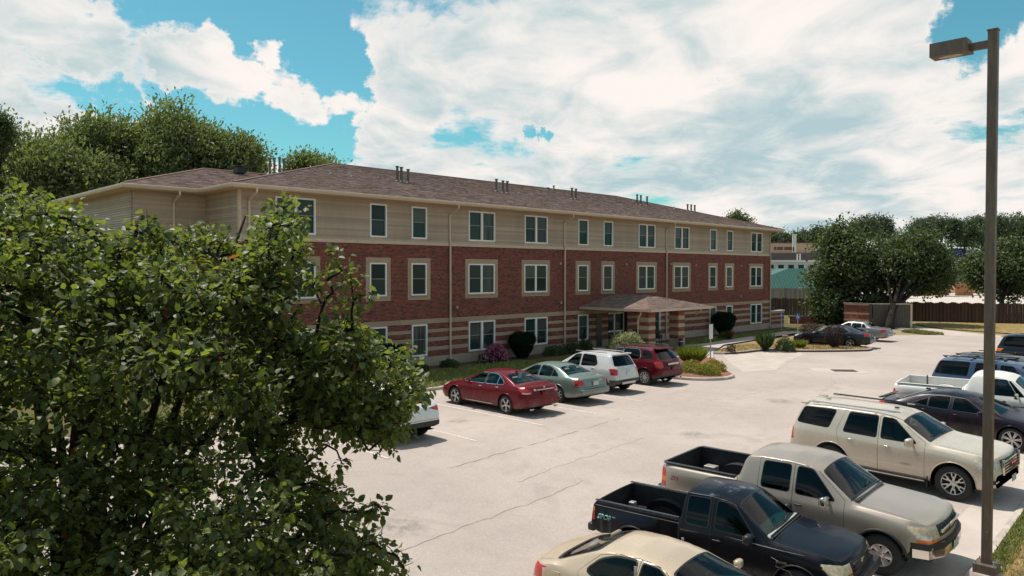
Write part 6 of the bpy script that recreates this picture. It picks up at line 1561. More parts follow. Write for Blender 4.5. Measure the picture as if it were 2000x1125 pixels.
def red_suv():
    p = paint('garnet_paint', (.105,.003,.009,1), .2, .26, gloss=.65)
    c = Car('parked_car', 'dark red SUV with black roof rails beside the planted nose bed', 'car', (28.42, 23.35), 89.5, 4.77, 1.84, 1.70,
        [(0,.60),(.03,.76),(.12,.90),(.5,1.0),(1.05,1.09),(1.18,1.12),(1.9,1.55),(2.15,1.63),(2.7,1.68),(3.5,1.67),(4.05,1.62),(4.20,1.56),(4.55,1.14),(4.64,1.06),(4.73,.86),(4.77,.62)],
        [(0,.74),(.5,.92),(1.2,1.02),(2.5,1.05),(3.9,1.12),(4.77,1.08)], [(0,.40),(.2,.28),(.6,.26),(4.1,.26),(4.55,.34),(4.77,.44)], .62, p, (.95,3.807), .355, arch=.43)
    CL = MAT['dark_cladding']
    for sd in (1,-1): c.carve('cladding', [(-.1,.1),(5,.1),(5,.38),(-.1,.38)], CL, 'side', sd, key='cladding|0', nmin=-.2)
    c.carve('cladding', [(-.95,.1),(.95,.1),(.95,.50),(-.95,.50)], CL, 'rear', key='cladding|0', nmin=.1)
    c.doors([[(1.45,.40),(2.52,.40),(2.52,1.58),(2.12,1.58),(1.45,1.12)], [(2.53,.40),(3.30,.40),(3.58,.85),(3.62,1.22),(3.40,1.58),(2.53,1.59)]])
    c.sides('side_window', [(1.60,1.09),(2.48,1.10),(2.48,1.55),(2.14,1.54)], MAT['glass'], .04, .02, seal_mat=MAT['chrome'])
    c.sides('side_window', [(2.58,1.10),(3.40,1.13),(3.56,1.22),(3.42,1.52),(3.3,1.56),(2.58,1.56)], MAT['glass_dark'], .05, .02, seal_mat=MAT['chrome'])
    c.sides('quarter_window', [(3.66,1.17),(4.20,1.20),(4.16,1.34),(3.95,1.50),(3.58,1.54)], MAT['glass_dark'], .05, .012)
    c.carve('windshield', roundpoly([(-.72,1.24),(.72,1.24),(.56,1.86),(-.56,1.86)], .06), MAT['glass'], 'top', nmin=.2, inset=.004)
    c.carve('rear_window', roundpoly([(-.70,1.16),(.70,1.16),(.57,1.54),(-.57,1.54)], .08), MAT['glass_dark'], 'rear', nmin=.2, inset=.004, ur=(3.9,4.7))
    c.box('roof_spoiler', 4.20, 0, 1.615, (1.18,.28,.05), p, .02)
    c.both('headlight', [(.50,.74),(.88,.80),(.88,.96),(.56,.92)], [(.10,.78),(.5,.88),(.5,1.0),(.2,.95)], MAT['clear_lamp'])
    c.both('taillight', [(.64,1.06),(.96,1.12),(.96,.82),(.66,.84)], [(4.30,1.08),(4.8,1.10),(4.8,.80),(4.45,.82)], MAT['red_lamp'], 'rear', .2)
    c.seam((-.62,1.14),(-.62,.56),'rear', nmin=.2); c.seam((.62,1.14),(.62,.56),'rear', nmin=.2); c.box('chrome_strip', 4.735, 0, .98, (.82,.03,.075), MAT['chrome'], .015); c.plate(True, .80, 4.765, p)
    for sd in (1,-1): c.box('roof_rail', 2.95, sd*.58, 1.695, (.04,1.9,.035), MAT['rail'], .012)
    for sd in (1,-1): c.box('exhaust_tip', 4.74, sd*.62, .34, (.16,.08,.06), MAT['chrome'], .02)
    c.mirrors(1.66, 1.14, p); c.handles([2.30,3.38], [1.0,1.03], p); c.wheel_arches(p); c.cabin([2.45,3.35], MAT['seat_dark'], z0=.52, dash=(1.55,1.0), wheel_u=(1.85,1.07)); c.finish(); c.wheels('multi', 10, rim=.68)
red_suv()

def big_white_suv():
    p = paint('pearl_paint', (.68,.66,.64,1), .05, .28)
    c = Car('parked_car', 'white SUV with black lower bumper, half hidden by the pear tree', 'car', (13.42, 22.1), 90.0, 4.66, 1.87, 1.66,
        [(0,.60),(.03,.76),(.12,.88),(.5,.98),(1.05,1.06),(1.18,1.09),(1.95,1.52),(2.25,1.61),(2.7,1.65),(3.4,1.62),(3.85,1.56),(4.02,1.50),(4.45,1.10),(4.54,1.02),(4.62,.84),(4.66,.60)],
        [(0,.74),(.5,.90),(1.2,1.0),(2.5,1.04),(3.9,1.13),(4.66,1.06)], [(0,.40),(.2,.26),(.6,.24),(4.0,.26),(4.4,.36),(4.66,.46)], .60, p, (.93,3.62), .36, arch=.43)
    CL = MAT['dark_cladding']
    for sd in (1,-1):
        c.carve('cladding', [(-.1,.1),(5,.1),(5,.36),(-.1,.36)], CL, 'side', sd, key='cladding|0', nmin=-.2); c.carve('cladding', [(3.95,.34),(5,.34),(5,.62),(4.2,.54)], CL, 'side', sd, key='cladding|0', nmin=-.2)
    c.carve('cladding', [(-.97,.1),(.97,.1),(.97,.60),(-.97,.60)], CL, 'rear', key='cladding|0', nmin=.1)
    c.doors([[(1.45,.40),(2.50,.40),(2.50,1.56),(2.15,1.56),(1.45,1.10)], [(2.51,.40),(3.20,.40),(3.45,.85),(3.50,1.22),(3.30,1.54),(2.51,1.57)]])
    c.sides('side_window', [(1.60,1.07),(2.46,1.08),(2.46,1.53),(2.16,1.52)], MAT['glass'], .04, .016)
    c.sides('side_window', [(2.56,1.08),(3.36,1.13),(3.55,1.24),(3.30,1.50),(2.56,1.54)], MAT['glass_dark'], .05, .016)
    c.carve('windshield', roundpoly([(-.74,1.24),(.74,1.24),(.54,1.92),(-.54,1.92)], .06), MAT['glass'], 'top', nmin=.2, inset=.004)
    c.carve('rear_window', roundpoly([(-.72,1.13),(.72,1.13),(.55,1.47),(-.55,1.47)], .09), MAT['glass_dark'], 'rear', nmin=.2, inset=.004, ur=(3.8,4.6))
    c.box('roof_spoiler', 3.98, 0, 1.545, (1.12,.34,.05), p, .02)
    c.both('taillight', [(.42,.98),(.97,1.04),(.97,.90),(.74,.88)], [(4.22,.93),(4.30,.99),(4.7,1.04),(4.7,.84)], MAT['red_lamp'], 'rear', .2)
    c.both('headlight', [(.50,.70),(.88,.80),(.88,.92),(.56,.86)], [(.10,.76),(.5,.88),(.5,.98),(.2,.9)], MAT['clear_lamp'])
    c.seam((-.80,.64),(.80,.64),'rear', nmin=.2); c.plate(True, .80, 4.655, p)
    c.mirrors(1.66, 1.12, p); c.handles([2.28,3.2], [.98,1.02], p); c.wheel_arches(CL, lipr=.02); c.cabin([2.45,3.3], MAT['seat_dark'], z0=.5, dash=(1.55,.98), wheel_u=(1.85,1.05)); c.finish(); c.wheels('multi', 10, rim=.68)
big_white_suv()

# ---- row facing the lamp post ---------------------------------------------------------------------------------
def beige_sedan():
    p = paint('champagne_paint', (.54,.425,.31,1), .25, .28)
    c = Car('parked_car', 'beige rounded saloon cut by the bottom edge of the picture', 'car', BEIGE[0], BEIGE[1], 5.0, 1.85, 1.41,
        [(0,.48),(.03,.60),(.14,.70),(.5,.80),(1.15,.92),(1.35,.955),(2.15,1.31),(2.45,1.38),(2.9,1.41),(3.35,1.375),(3.60,1.31),(4.25,1.03),(4.45,.99),(4.78,.93),(4.90,.86),(4.97,.66),(5.0,.48)],
        [(0,.58),(.5,.74),(1.3,.86),(2.6,.90),(3.7,.95),(4.4,.95),(5.0,.82)], [(0,.33),(.25,.22),(.6,.21),(4.3,.22),(4.7,.28),(5.0,.36)], .56, p, (1.02,3.78), .33, bow=(.20,.14,.20), corner=.20, step=.045)
    c.doors([[(1.62,.34),(2.70,.34),(2.70,1.32),(2.38,1.32),(1.62,.95)], [(2.71,.34),(3.40,.34),(3.72,.76),(3.75,.99),(3.45,1.25),(3.15,1.32),(2.71,1.33)]])
    c.sides('side_window', [(1.74,.935),(2.66,.95),(2.66,1.295),(2.38,1.285)], MAT['glass'], .04, .02)
    c.sides('side_window', [(2.76,.95),(3.46,.97),(3.62,1.02),(3.42,1.20),(3.14,1.29),(2.76,1.305)], MAT['glass'], .08, .025)
    c.carve('window_trim', roundpoly([(-.76,1.40),(.76,1.40),(.56,2.16),(-.56,2.16)], .06), MAT['seal'], 'top', nmin=.2, key='window_trim|9')
    c.carve('windshield', roundpoly([(-.73,1.45),(.73,1.45),(.535,2.13),(-.535,2.13)], .06), MAT['glass'], 'top', nmin=.2, inset=.004, src=('body','window_trim'))
    c.carve('window_trim', roundpoly([(-.72,4.32),(-.40,4.38),(.40,4.38),(.72,4.32),(.56,3.52),(.3,3.48),(-.3,3.48),(-.56,3.52)], .10), MAT['seal'], 'top', nmin=.2, key='window_trim|9')
    c.carve('rear_window', roundpoly([(-.66,4.27),(-.38,4.32),(.38,4.32),(.66,4.27),(.52,3.59),(.3,3.55),(-.3,3.55),(-.52,3.59)], .10), MAT['glass_green'], 'top', nmin=.2, inset=.004, src=('body','window_trim'))
    c.both('headlight', [(.42,.58),(.86,.62),(.86,.74),(.52,.72)], [(.12,.62),(.5,.68),(.5,.76),(.2,.74)], MAT['clear_lamp'])
    c.both('taillight', [(.62,.86),(.95,.90),(.95,.62),(.70,.66)], [(4.62,.80),(4.70,.88),(5.02,.86),(5.02,.58),(4.74,.62)], MAT['red_lamp'], 'rear', .15)
    c.seam((-.70,4.40),(-.70,4.75)); c.seam((.70,4.40),(.70,4.75)); c.seam((-.75,.45),(-.72,1.3)); c.seam((.75,.45),(.72,1.3)); c.seam((-.86,.60),(.86,.60),'rear', nmin=.2)
    for sd in (1,-1): c.box('pillar_trim', 2.71, sd*.74, 1.12, (.012,.05,.34), MAT['galv'], .004)
    c.box('fuel_door', 4.2, .90, .78, (.01,.18,.18), p, .004)
    c.mirrors(1.82, .98, p); c.handles([2.5,3.45], [.82,.84], p); c.wheel_arches(p); c.cabin([2.55,3.45], MAT['seat_tan'], dash=(1.75,.82), wheel_u=(2.05,.88)); c.finish(); c.wheels('multi', 7, rim=.64)
BEIGE = ((10.55, 4.31), -86.5)
beige_sedan()

def bed(c, u0, u1, x, zt, zf, mat, wells, rail=None, well_r=.42, well_w=.20, wellmat=None):
    """an open load bed let into the back of a pickup: floor, walls, wheel boxes and rails"""
    h = c.L/2; c.carve('x', [(-x, u0), (x, u0), (x, u1), (-x, u1)], None, 'top', delete=True, nmin=.4, zr=(zf+.2, zt+.12))
    m = MB(); y0, y1 = h-u0, h-u1
    m.poly([(-x,y0,zf),(-x,y1,zf),(x,y1,zf),(x,y0,zf)]); 
    for sx in (-x, x): m.poly([(sx,y0,zf),(sx,y0,zt-.004),(sx,y1,zt-.004),(sx,y1,zf)])
    for yy in (y0, y1): m.poly([(-x,yy,zf),(x,yy,zf),(x,yy,zt-.004),(-x,yy,zt-.004)])
    b = m.build('load_bed', mat, c.t)
    for k in range(9): MB().box(-x+.08+(2*x-.16)*k/9, -x+.13+(2*x-.16)*k/9, y1+.02, y0-.02, zf, zf+.018).build('bed_rib', mat, b)
    for sd in (1, -1):
        m = MB(); P = [(h-wells+well_r*math.cos(a*math.pi/12), zf+max(0, well_r*.62*math.sin(a*math.pi/12))) for a in range(13)]
        xa, xb = sd*x, sd*(x-well_w); n = len(P)
        for p, q in zip(P[:-1], P[1:]): m.poly([(xa,p[0],p[1]),(xa,q[0],q[1]),(xb,q[0],q[1]),(xb,p[0],p[1])])
        m.poly([(xb,p[0],p[1]) for p in P]); m.build('wheel_box', wellmat or mat, b)
        if rail: m = MB(); m.bbox((sd*(x+.035), (y0+y1)/2, zt+.004), (.10, y0-y1, .022), b=.008); m.build('bed_rail', rail, c.t, smooth=True, sharp=40)
    if rail: m = MB(); m.bbox((0, y1-.02, zt+.004), (2*x, .06, .022), b=.008); m.build('bed_rail', rail, c.t, smooth=True, sharp=40)

def navy_pickup():
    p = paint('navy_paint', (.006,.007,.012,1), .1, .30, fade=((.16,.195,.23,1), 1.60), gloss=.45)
    def wf(u, z, x):
        if u > 3.05:
            k = sstep((u-3.05)/.05); lim = .745; b = max(0, 1-abs((u-4.20)/.66)**2.2)**.6 if abs(u-4.20) < .66 else 0; b2 = max(0, 1-((z-.62)/.40)**4) if abs(z-.62) < .40 else 0
            xl = min(x, lim) + .135*b*b2*(.75 if u > 4.6 else 1) + (.03*b2 if u > 4.7 else 0); return x*(1-k)+min(xl, .885)*k
        return x
    c = Car('pickup_truck', 'dark navy pickup with faded roof and SPORT decal on its flared fender', 'pickup truck', NAVY[0], NAVY[1], 5.06, 1.78, 1.71,
        [(0,.55),(.02,.76),(.06,.93),(.14,1.0),(.5,1.05),(1.1,1.10),(1.28,1.12),(1.36,1.14),(1.95,1.60),(2.15,1.665),(2.5,1.70),(2.95,1.69),(3.02,1.66),(3.06,1.10+.05),(3.09,1.12),(3.15,1.12),(4.98,1.12),(5.04,1.10),(5.06,.62)],
        [(0,.70),(.4,.94),(1.2,1.02),(2.9,1.05),(3.1,1.06),(5.06,1.06)], [(0,.46),(.3,.40),(1.4,.40),(3.9,.42),(4.7,.46),(5.06,.52)], lambda u: .60, p, (.86,4.05), .36, tw=.24, arch=.43, wfun=wf, bow=(.12,.10,.0), corner=.10, step=.04, sm=.03, group='pickup trucks')
    c.doors([[(1.46,.46),(2.42,.46),(2.42,1.60),(2.05,1.60),(1.46,1.14)]])
    c.seam((2.44,.44),(2.44,1.6),'side', side=1); c.seam((2.44,.44),(2.44,1.6),'side', side=-1)
    c.seam((3.075,.44),(3.075,1.1),'side', w=.02, side=1, nmin=.2); c.seam((3.075,.44),(3.075,1.1),'side', w=.02, side=-1, nmin=.2)
    c.sides('side_window', [(1.62,1.09),(2.36,1.10),(2.36,1.575),(2.06,1.565)], MAT['glass_dark'], .05, .02)
    c.sides('side_window', [(2.50,1.10),(2.93,1.105),(2.93,1.57),(2.50,1.58)], MAT['glass_dark'], .05, .02)
    c.carve('window_trim', roundpoly([(-.72,1.40),(.72,1.40),(.57,1.985),(-.57,1.985)], .06), MAT['seal'], 'top', nmin=.2, key='window_trim|9')
    c.carve('windshield', roundpoly([(-.69,1.44),(.69,1.44),(.55,1.96),(-.55,1.96)], .06), MAT['glass_green'], 'top', nmin=.2, inset=.004, src=('body','window_trim'))
    c.carve('rear_window', roundpoly([(-.56,1.20),(.56,1.20),(.50,1.58),(-.50,1.58)], .05), MAT['glass_dark'], 'rear', nmin=.2, inset=.004, ur=(2.9,3.12))
    for sd in (1,-1):
        c.carve('pinstripe', [(.35,.965),(1.45,1.0),(3.06,1.025),(3.06,1.037),(1.45,1.012),(.35,.977)], MAT['galv'], 'side', sd, key='pinstripe|0', src=('body','door'), nmin=.2)
        c.carve('pinstripe', [(3.10,1.03),(4.98,1.03),(4.98,1.042),(3.10,1.042)], MAT['galv'], 'side', sd, key='pinstripe|0', nmin=.2)
    c.carve('grille', [(-.44,.74),(.44,.74),(.50,.93),(-.50,.93)], MAT['black'], 'front', nmin=.2, ur=(0,.25))
    c.both('headlight', [(.50,.76),(.86,.76),(.86,.92),(.52,.92)], [(.06,.76),(.26,.77),(.22,.92),(.06,.92)], MAT['hazy_lamp'], 'front', .2)
    c.both('turn_lamp', [(.50,.68),(.86,.68),(.86,.75),(.50,.75)], [(.05,.68),(.24,.69),(.25,.76),(.05,.75)], MAT['amber_lamp'], 'front', .2)
    c.both('taillight', [(.66,.98),(.80,.98),(.80,.74),(.66,.74)], [(4.985,.99),(5.07,.99),(5.07,.73),(4.985,.73)], MAT['red_lamp'], 'rear', .6, ur=(4.94,5.3))
    c.both('turn_lamp', [(.66,1.0),(.80,1.0),(.80,.92),(.66,.92)], [(4.985,.99),(5.07,.99),(5.07,.91),(4.985,.91)], MAT['amber_lamp'], 'rear', .6, src=('taillight',))
    for k in range(3): c.box('grille_bar', .04+.015*k, 0, .77+.055*k, (.92,.03,.014), MAT['black'], .004)
    c.box('emblem', .045, 0, .83, (.16,.03,.06), MAT['chrome'], .02)
    c.box('bumper', .02, 0, .56, (1.60,.18,.20), MAT['dark_cladding'], .05); c.box('rear_bumper', 5.09, 0, .55, (1.56,.16,.16), MAT['black'], .03); c.box('bumper_step', 5.16, 0, .62, (1.2,.06,.03), MAT['dark_cladding'], .01); c.box('tow_bar', 5.2, 0, .50, (.08,.2,.08), MAT['black'], .01)
    c.seam((-.72,.2),(-.70,1.3)); c.seam((.72,.2),(.70,1.3)); c.seam((-.72,1.29),(.72,1.29), w=.014)
    bed(c, 3.14, 4.94, .66, 1.12, .66, MAT['bedliner'], 4.05, None, .45, .18, p)
    for sd in (1,-1): c.box('rail_cap', 4.06, sd*.70, 1.128, (.075,1.86,.014), paint('rail_cap_paint', (.03,.033,.045,1), .4, .25), .005)
    m = MB(); m.bbox((-.35, c.L/2-4.75, .76), (.14,.14,.14), b=.02); m.build('tie_box', MAT['galv'], c.t)
    for sd in (1,-1): c.box('wiper', 1.50+.03*sd, .28*sd-.1, 1.195, (.55,.02,.02), MAT['black'], .005, .25)
    c.box('cowl', 1.36, 0, 1.135, (1.36,.10,.02), MAT['dark_cladding'], .005)
    MB().tube([(.80, c.L/2-1.15, 1.02), (.83, c.L/2-1.28, 1.75)], .004, 5).build('antenna', MAT['black'], c.t)
    MB().tube([(.72, c.L/2-4.60, .90), (.70, c.L/2-4.45, .48)], .008, 5).build('fender_stay', MAT['galv'], c.t)
    for sd in (1,-1):
        lettering(c.t, 'SPORT', 'sport_decal', simple('decal_teal', (.22,.42,.40,1), .5), .14, (sd*(.826), c.L/2-4.68, .84), (ON_RIGHT if sd > 0 else ON_LEFT), .02, .3)
        lettering(c.t, 'RANGER', 'door_lettering', MAT['galv'], .05, (sd*(.872), c.L/2-1.12, .80), (ON_RIGHT if sd > 0 else ON_LEFT), .006)
        x = sd*(c.W2+.002)
        MB().tube([(x*.985, c.L/2-1.30, .86), (x*.99, c.L/2-1.18, .82), (x*.99, c.L/2-1.22, .72), (x*.99, c.L/2-.98, .68), (x*.985, c.L/2-.95, .62), (x*.97, c.L/2-.70, .60)], .005, 4).build('dent_crease', MAT['galv'], c.t)
    c.mirrors(1.66, 1.12, MAT['black'], (.22,.12,.17), .12); c.handles([2.30], [.92], MAT['black']); c.wheel_arches(MAT['black']); c.cabin([2.15], MAT['seat_dark'], z0=.62, dmat=simple('sunlit_dash', (.30,.34,.32,1), .7), dash=(1.55,1.02), wheel_u=(1.82,1.1)); c.finish(); c.wheels('wide', 5, rim=.60)  # dash colour lightened to carry the sunlight falling on it
NAVY = ((13.3, 4.85), -84.0)
navy_pickup()

def pewter_pickup():
    p = paint('pewter_paint', (.375,.315,.265,1), .42, .33)
    c = Car('pickup_truck', 'pewter grey extended cab pickup with black bumper top and Z71 decal', 'pickup truck', PEWTER[0], PEWTER[1], 5.78, 1.98, 1.88,
        [(0,.62),(.02,.86),(.05,1.03),(.14,1.11),(.4,1.155),(1.1,1.21),(1.42,1.235),(1.50,1.26),(2.12,1.76),(2.32,1.83),(2.8,1.875),(3.4,1.865),(3.66,1.83),(3.74,1.76),(3.84,1.36),(3.88,1.31),(3.94,1.31),(5.70,1.31),(5.76,1.29),(5.78,.72)],
        [(0,.80),(.4,1.04),(1.3,1.13),(3.7,1.18),(3.9,1.22),(5.78,1.22)], [(0,.56),(.3,.46),(1.4,.44),(4.4,.46),(5.2,.52),(5.78,.58)], .70, p, (.98,4.62), .385, tw=.27, arch=.47, bow=(.16,.12,.0), corner=.12, step=.045, sm=.035, group='pickup trucks')
    c.doors([[(1.64,.52),(2.66,.52),(2.66,1.76),(2.26,1.76),(1.64,1.25)], [(2.67,.52),(3.40,.52),(3.40,1.77),(2.67,1.77)]])
    c.seam((3.865,.5),(3.865,1.3),'side', w=.022, side=1, nmin=.2); c.seam((3.865,.5),(3.865,1.3),'side', w=.022, side=-1, nmin=.2)
    c.sides('side_window', [(1.82,1.215),(2.60,1.225),(2.60,1.735),(2.30,1.72)], MAT['glass_dark'], .06, .016)
    c.sides('side_window', [(2.74,1.23),(3.33,1.235),(3.31,1.73),(2.74,1.74)], MAT['glass_dark'], .06, .016)
    c.carve('window_trim', roundpoly([(-.80,1.52),(.80,1.52),(.66,2.14),(-.66,2.14)], .06), MAT['seal'], 'top', nmin=.2, key='window_trim|9')
    c.carve('windshield', roundpoly([(-.775,1.57),(.775,1.57),(.64,2.115),(-.64,2.115)], .06), MAT['glass_green'], 'top', nmin=.2, inset=.004, src=('body','window_trim'))
    c.carve('rear_window', roundpoly([(-.64,1.40),(.64,1.40),(.60,1.72),(-.60,1.72)], .06), MAT['glass_dark'], 'rear', nmin=.2, inset=.004, ur=(3.6,3.92))
    c.carve('grille', [(-.56,.84),(.56,.84),(.58,1.045),(-.58,1.045)], MAT['black'], 'front', nmin=.15, ur=(0,.3))
    c.both('headlight', [(.56,.90),(.95,.90),(.95,1.045),(.58,1.045)], [(.05,.90),(.34,.92),(.30,1.05),(.08,1.05)], MAT['hazy_lamp'], 'front', .15)
    c.both('parking_lamp', [(.56,.835),(.95,.835),(.95,.895),(.56,.895)], [(.05,.835),(.36,.84),(.35,.905),(.05,.895)], MAT['clear_lamp'], 'front', .15)
    c.both('turn_lamp', [(.60,.775),(.95,.775),(.95,.83),(.60,.83)], [(.05,.775),(.36,.78),(.36,.835),(.05,.83)], MAT['amber_lamp'], 'front', .15)
    c.box('grille_bar', .045, 0, .945, (1.12,.05,.055), MAT['chrome'], .012, 0); c.box('grille_emblem', .02, 0, .945, (.20,.03,.07), MAT['hazy_lamp'], .02)
    for k in range(7): c.box('grille_slat', .06, -.42+.14*k, .99, (.018,.03,.08), MAT['dark_cladding'], .004); c.box('grille_slat', .055, -.42+.14*k, .89, (.018,.03,.08), MAT['dark_cladding'], .004)
    m = MB()
    P = [(-.98,.42),(-.92,.16),(-.6,.0),(0,-.05),(.6,.0),(.92,.16),(.98,.42)]
    def bump(z0, z1, dep, mat, nm):
        m = MB(); k = len(P); V = [(x, c.L/2-(u+.0), z) for z in (z0, z1) for x, u in P] + [(x*.97, c.L/2-(u+dep), z) for z in (z0, z1) for x, u in P]
        m.add(V, [(i, i+1, k+i+1, k+i) for i in range(k-1)] + [(k+i, k+i+1, 3*k+i+1, 3*k+i) for i in range(k-1)] + [(i+1, i, 2*k+i, 2*k+i+1) for i in range(k-1)] + [(0, k, 3*k, 2*k), (k-1, 2*k-1+0, 4*k-1, 3*k-1)])
        return m.build(nm, mat, c.t, smooth=True, sharp=35)
    bump(.50, .66, .18, MAT['chrome'], 'chrome_bumper'); bump(.655, .775, .20, MAT['dark_cladding'], 'bumper_pad'); c.box('air_dam', .22, 0, .46, (1.6,.14,.12), MAT['black'], .03); c.box('licence_plate', -.06, 0, .60, (.31,.012,.15), MAT['plate'], .002)
    c.both('taillight', [(.80,1.20),(.97,1.20),(.97,.78),(.80,.78)], [(5.60,1.20),(5.80,1.20),(5.80,.78),(5.60,.78)], MAT['red_lamp'], 'rear', .6)
    c.both('turn_lamp', [(.80,1.02),(.97,1.02),(.97,.90),(.80,.90)], [(5.60,1.02),(5.80,1.02),(5.80,.90),(5.60,.90)], MAT['amber_lamp'], 'rear', .6, src=('taillight',))
    c.box('rear_bumper', 5.83, 0, .62, (1.86,.20,.18), MAT['chrome'], .03); c.box('bumper_step', 5.86, 0, .715, (1.5,.16,.02), MAT['black'], .006)
    c.seam((-.80,.35),(-.76,1.4)); c.seam((.80,.35),(.76,1.4)); c.seam((-.76,1.42),(.76,1.42), w=.016)
    bed(c, 3.94, 5.68, .80, 1.31, .80, MAT['bedliner'], 4.62, MAT['bedliner'], .48, .20)
    m = MB(); m.bbox((-.6, c.L/2-5.30, .90), (.22,.30,.12), b=.02); m.build('tie_box', MAT['galv'], c.t)
    for sd in (1,-1):
        lettering(c.t, 'Z71', 'bed_decal', MAT['red_lamp'], .13, (sd*(.988), c.L/2-5.36, 1.02), (ON_RIGHT if sd > 0 else ON_LEFT), .005, .25)
        c.box('wiper', 1.66+.03*sd, .30*sd-.1, 1.345, (.62,.02,.02), MAT['black'], .005, .22)
    c.box('cowl', 1.50, 0, 1.25, (1.5,.12,.02), MAT['black'], .005)
    c.mirrors(1.95, 1.24, MAT['chrome'], (.24,.13,.19), .14); c.handles([2.52], [1.02], MAT['black']); c.wheel_arches(MAT['dark_cladding'], lipr=.03); c.cabin([2.4,3.15], MAT['seat_dark'], z0=.72, dash=(1.74,1.12), wheel_u=(2.02,1.2)); c.finish(); c.wheels('wide', 6, rim=.56)
PEWTER = ((15.70, 4.16), -88.2)
pewter_pickup()

def gold_suv():
    p = paint('gold_silver_paint', (.56,.485,.395,1), .3, .28)
    c = Car('parked_car', 'large pale gold SUV with chrome grille and split spoke wheels, beyond the pewter pickup', 'car', GOLD[0], GOLD[1], 5.18, 2.04, 1.89,
        [(0,.62),(.02,.88),(.05,1.05),(.12,1.14),(.4,1.19),(1.1,1.24),(1.40,1.265),(1.50,1.29),(2.18,1.73),(2.42,1.81),(2.9,1.86),(4.2,1.865),(4.75,1.83),(4.90,1.78),(5.06,1.24),(5.12,1.14),(5.17,.9),(5.18,.66)],
        [(0,.82),(.4,1.05),(1.3,1.14),(3.0,1.19),(4.6,1.24),(5.18,1.18)], [(0,.46),(.25,.36),(.8,.34),(4.4,.36),(4.9,.44),(5.18,.52)], .73, p, (.99,3.936), .415, tw=.28, arch=.50, bow=(.16,.14,.06), corner=.11, step=.045)
    c.doors([[(1.62,.44),(2.72,.44),(2.72,1.76),(2.34,1.76),(1.62,1.26)], [(2.73,.44),(3.44,.44),(3.72,.95),(3.80,1.25),(3.62,1.77),(2.73,1.78)]])
    c.carve('side_strip', [(1.66,.62),(3.40,.62),(3.40,.635),(1.66,.635)], MAT['alloy'], 'side', 1, src=('door',)); c.carve('side_strip', [(1.66,.62),(3.40,.62),(3.40,.635),(1.66,.635)], MAT['alloy'], 'side', -1, src=('door',))
    c.sides('side_window', [(1.82,1.225),(2.66,1.235),(2.66,1.735),(2.38,1.72)], MAT['glass'], .05, .018)
    c.sides('side_window', [(2.78,1.235),(3.62,1.255),(3.50,1.745),(2.78,1.745)], MAT['glass_dark'], .05, .018)
    c.sides('quarter_window', [(4.02,1.29),(4.92,1.33),(4.74,1.74),(3.86,1.75)], MAT['glass_dark'], .07, .018)
    c.carve('window_trim', roundpoly([(-.83,1.53),(.83,1.53),(.68,2.22),(-.68,2.22)], .06), MAT['seal'], 'top', nmin=.2, key='window_trim|9')
    c.carve('windshield', roundpoly([(-.80,1.58),(.80,1.58),(.66,2.19),(-.66,2.19)], .06), MAT['glass'], 'top', nmin=.2, inset=.004, src=('body','window_trim'))
    c.carve('rear_window', roundpoly([(-.76,1.28),(.76,1.28),(.66,1.72),(-.66,1.72)], .06), MAT['glass_dark'], 'rear', nmin=.2, inset=.004, ur=(4.6,5.18))
    c.carve('grille', [(-.52,.70),(-.60,.80),(-.60,1.06),(.60,1.06),(.60,.80),(.52,.70)], MAT['black'], 'front', nmin=.15, ur=(0,.35))
    for k in range(5): c.box('grille_bar', .035+.006*k, 0, .76+.062*k, (1.12,.05,.022), MAT['chrome'], .006)
    for sd in (1,-1): c.box('grille_frame', .05, sd*.585, .90, (.04,.06,.36), MAT['chrome'], .01)
    lettering(c.t, 'GMC', 'grille_lettering', simple('red_letters', (.40,.02,.02,1), .4), .15, (0, c.L/2+.008, .885), (rad(90), 0, rad(180)), .01)
    c.both('headlight', [(.62,.84),(.98,.84),(.98,1.08),(.64,1.08)], [(.06,.82),(.46,.86),(.56,1.06),(.10,1.09)], MAT['clear_lamp'], 'front', .12)
    c.carve('lower_grille', [(-.62,.48),(.62,.48),(.62,.58),(-.62,.58)], MAT['black'], 'front', nmin=.1); c.both('fog_lamp', [(.66,.54),(.92,.54),(.92,.64),(.66,.64)], None, MAT['black'], 'front', .1)
    c.pair('fog_trim', .12, .80, .59, (.16,.05,.05), MAT['chrome'], .015); c.box('licence_plate', -.012, .0, .56, (.31,.012,.15), MAT['plate'], .002)
    c.both('taillight', [(.92,1.22),(1.0,1.22),(1.0,.84),(.92,.84)], [(5.0,1.24),(5.2,1.24),(5.2,.82),(5.0,.84)], MAT['red_lamp'], 'rear', .6)
    c.seam((-.80,.4),(-.78,1.35)); c.seam((.80,.4),(.78,1.35))
    for sd in (1,-1):
        c.box('roof_rail', 3.45, sd*.64, 1.885, (.045,2.3,.04), MAT['rail'] if sd < 0 else MAT['alloy'], .014); c.box('rail_foot', 2.5, sd*.64, 1.87, (.055,.2,.035), MAT['alloy'], .012); c.box('rail_foot', 4.5, sd*.64, 1.865, (.055,.2,.035), MAT['alloy'], .012)
        m = MB(); m.bbox((sd*.96, c.L/2-2.55, .36), (.20,1.95,.06), b=.02); m.build('running_board', MAT['black'], c.t, smooth=True, sharp=40); c.box('board_trim', 2.55, sd*1.062, .375, (.008,1.9,.022), MAT['chrome'], .003)
        c.box('wiper', 1.66+.03*sd, .30*sd-.1, 1.365, (.62,.02,.02), MAT['black'], .005, .22); c.box('mud_flap', 1.55, sd*.93, .34, (.2,.02,.28), MAT['black'], .005); c.box('pillar_badge', 3.80, sd*.90, 1.31, (.01,.18,.03), MAT['chrome'], .003)
        lettering(c.t, 'YUKON', 'door_lettering', MAT['galv'], .075, (sd*1.012, c.L/2-2.05, .70), (ON_RIGHT if sd > 0 else ON_LEFT), .005)
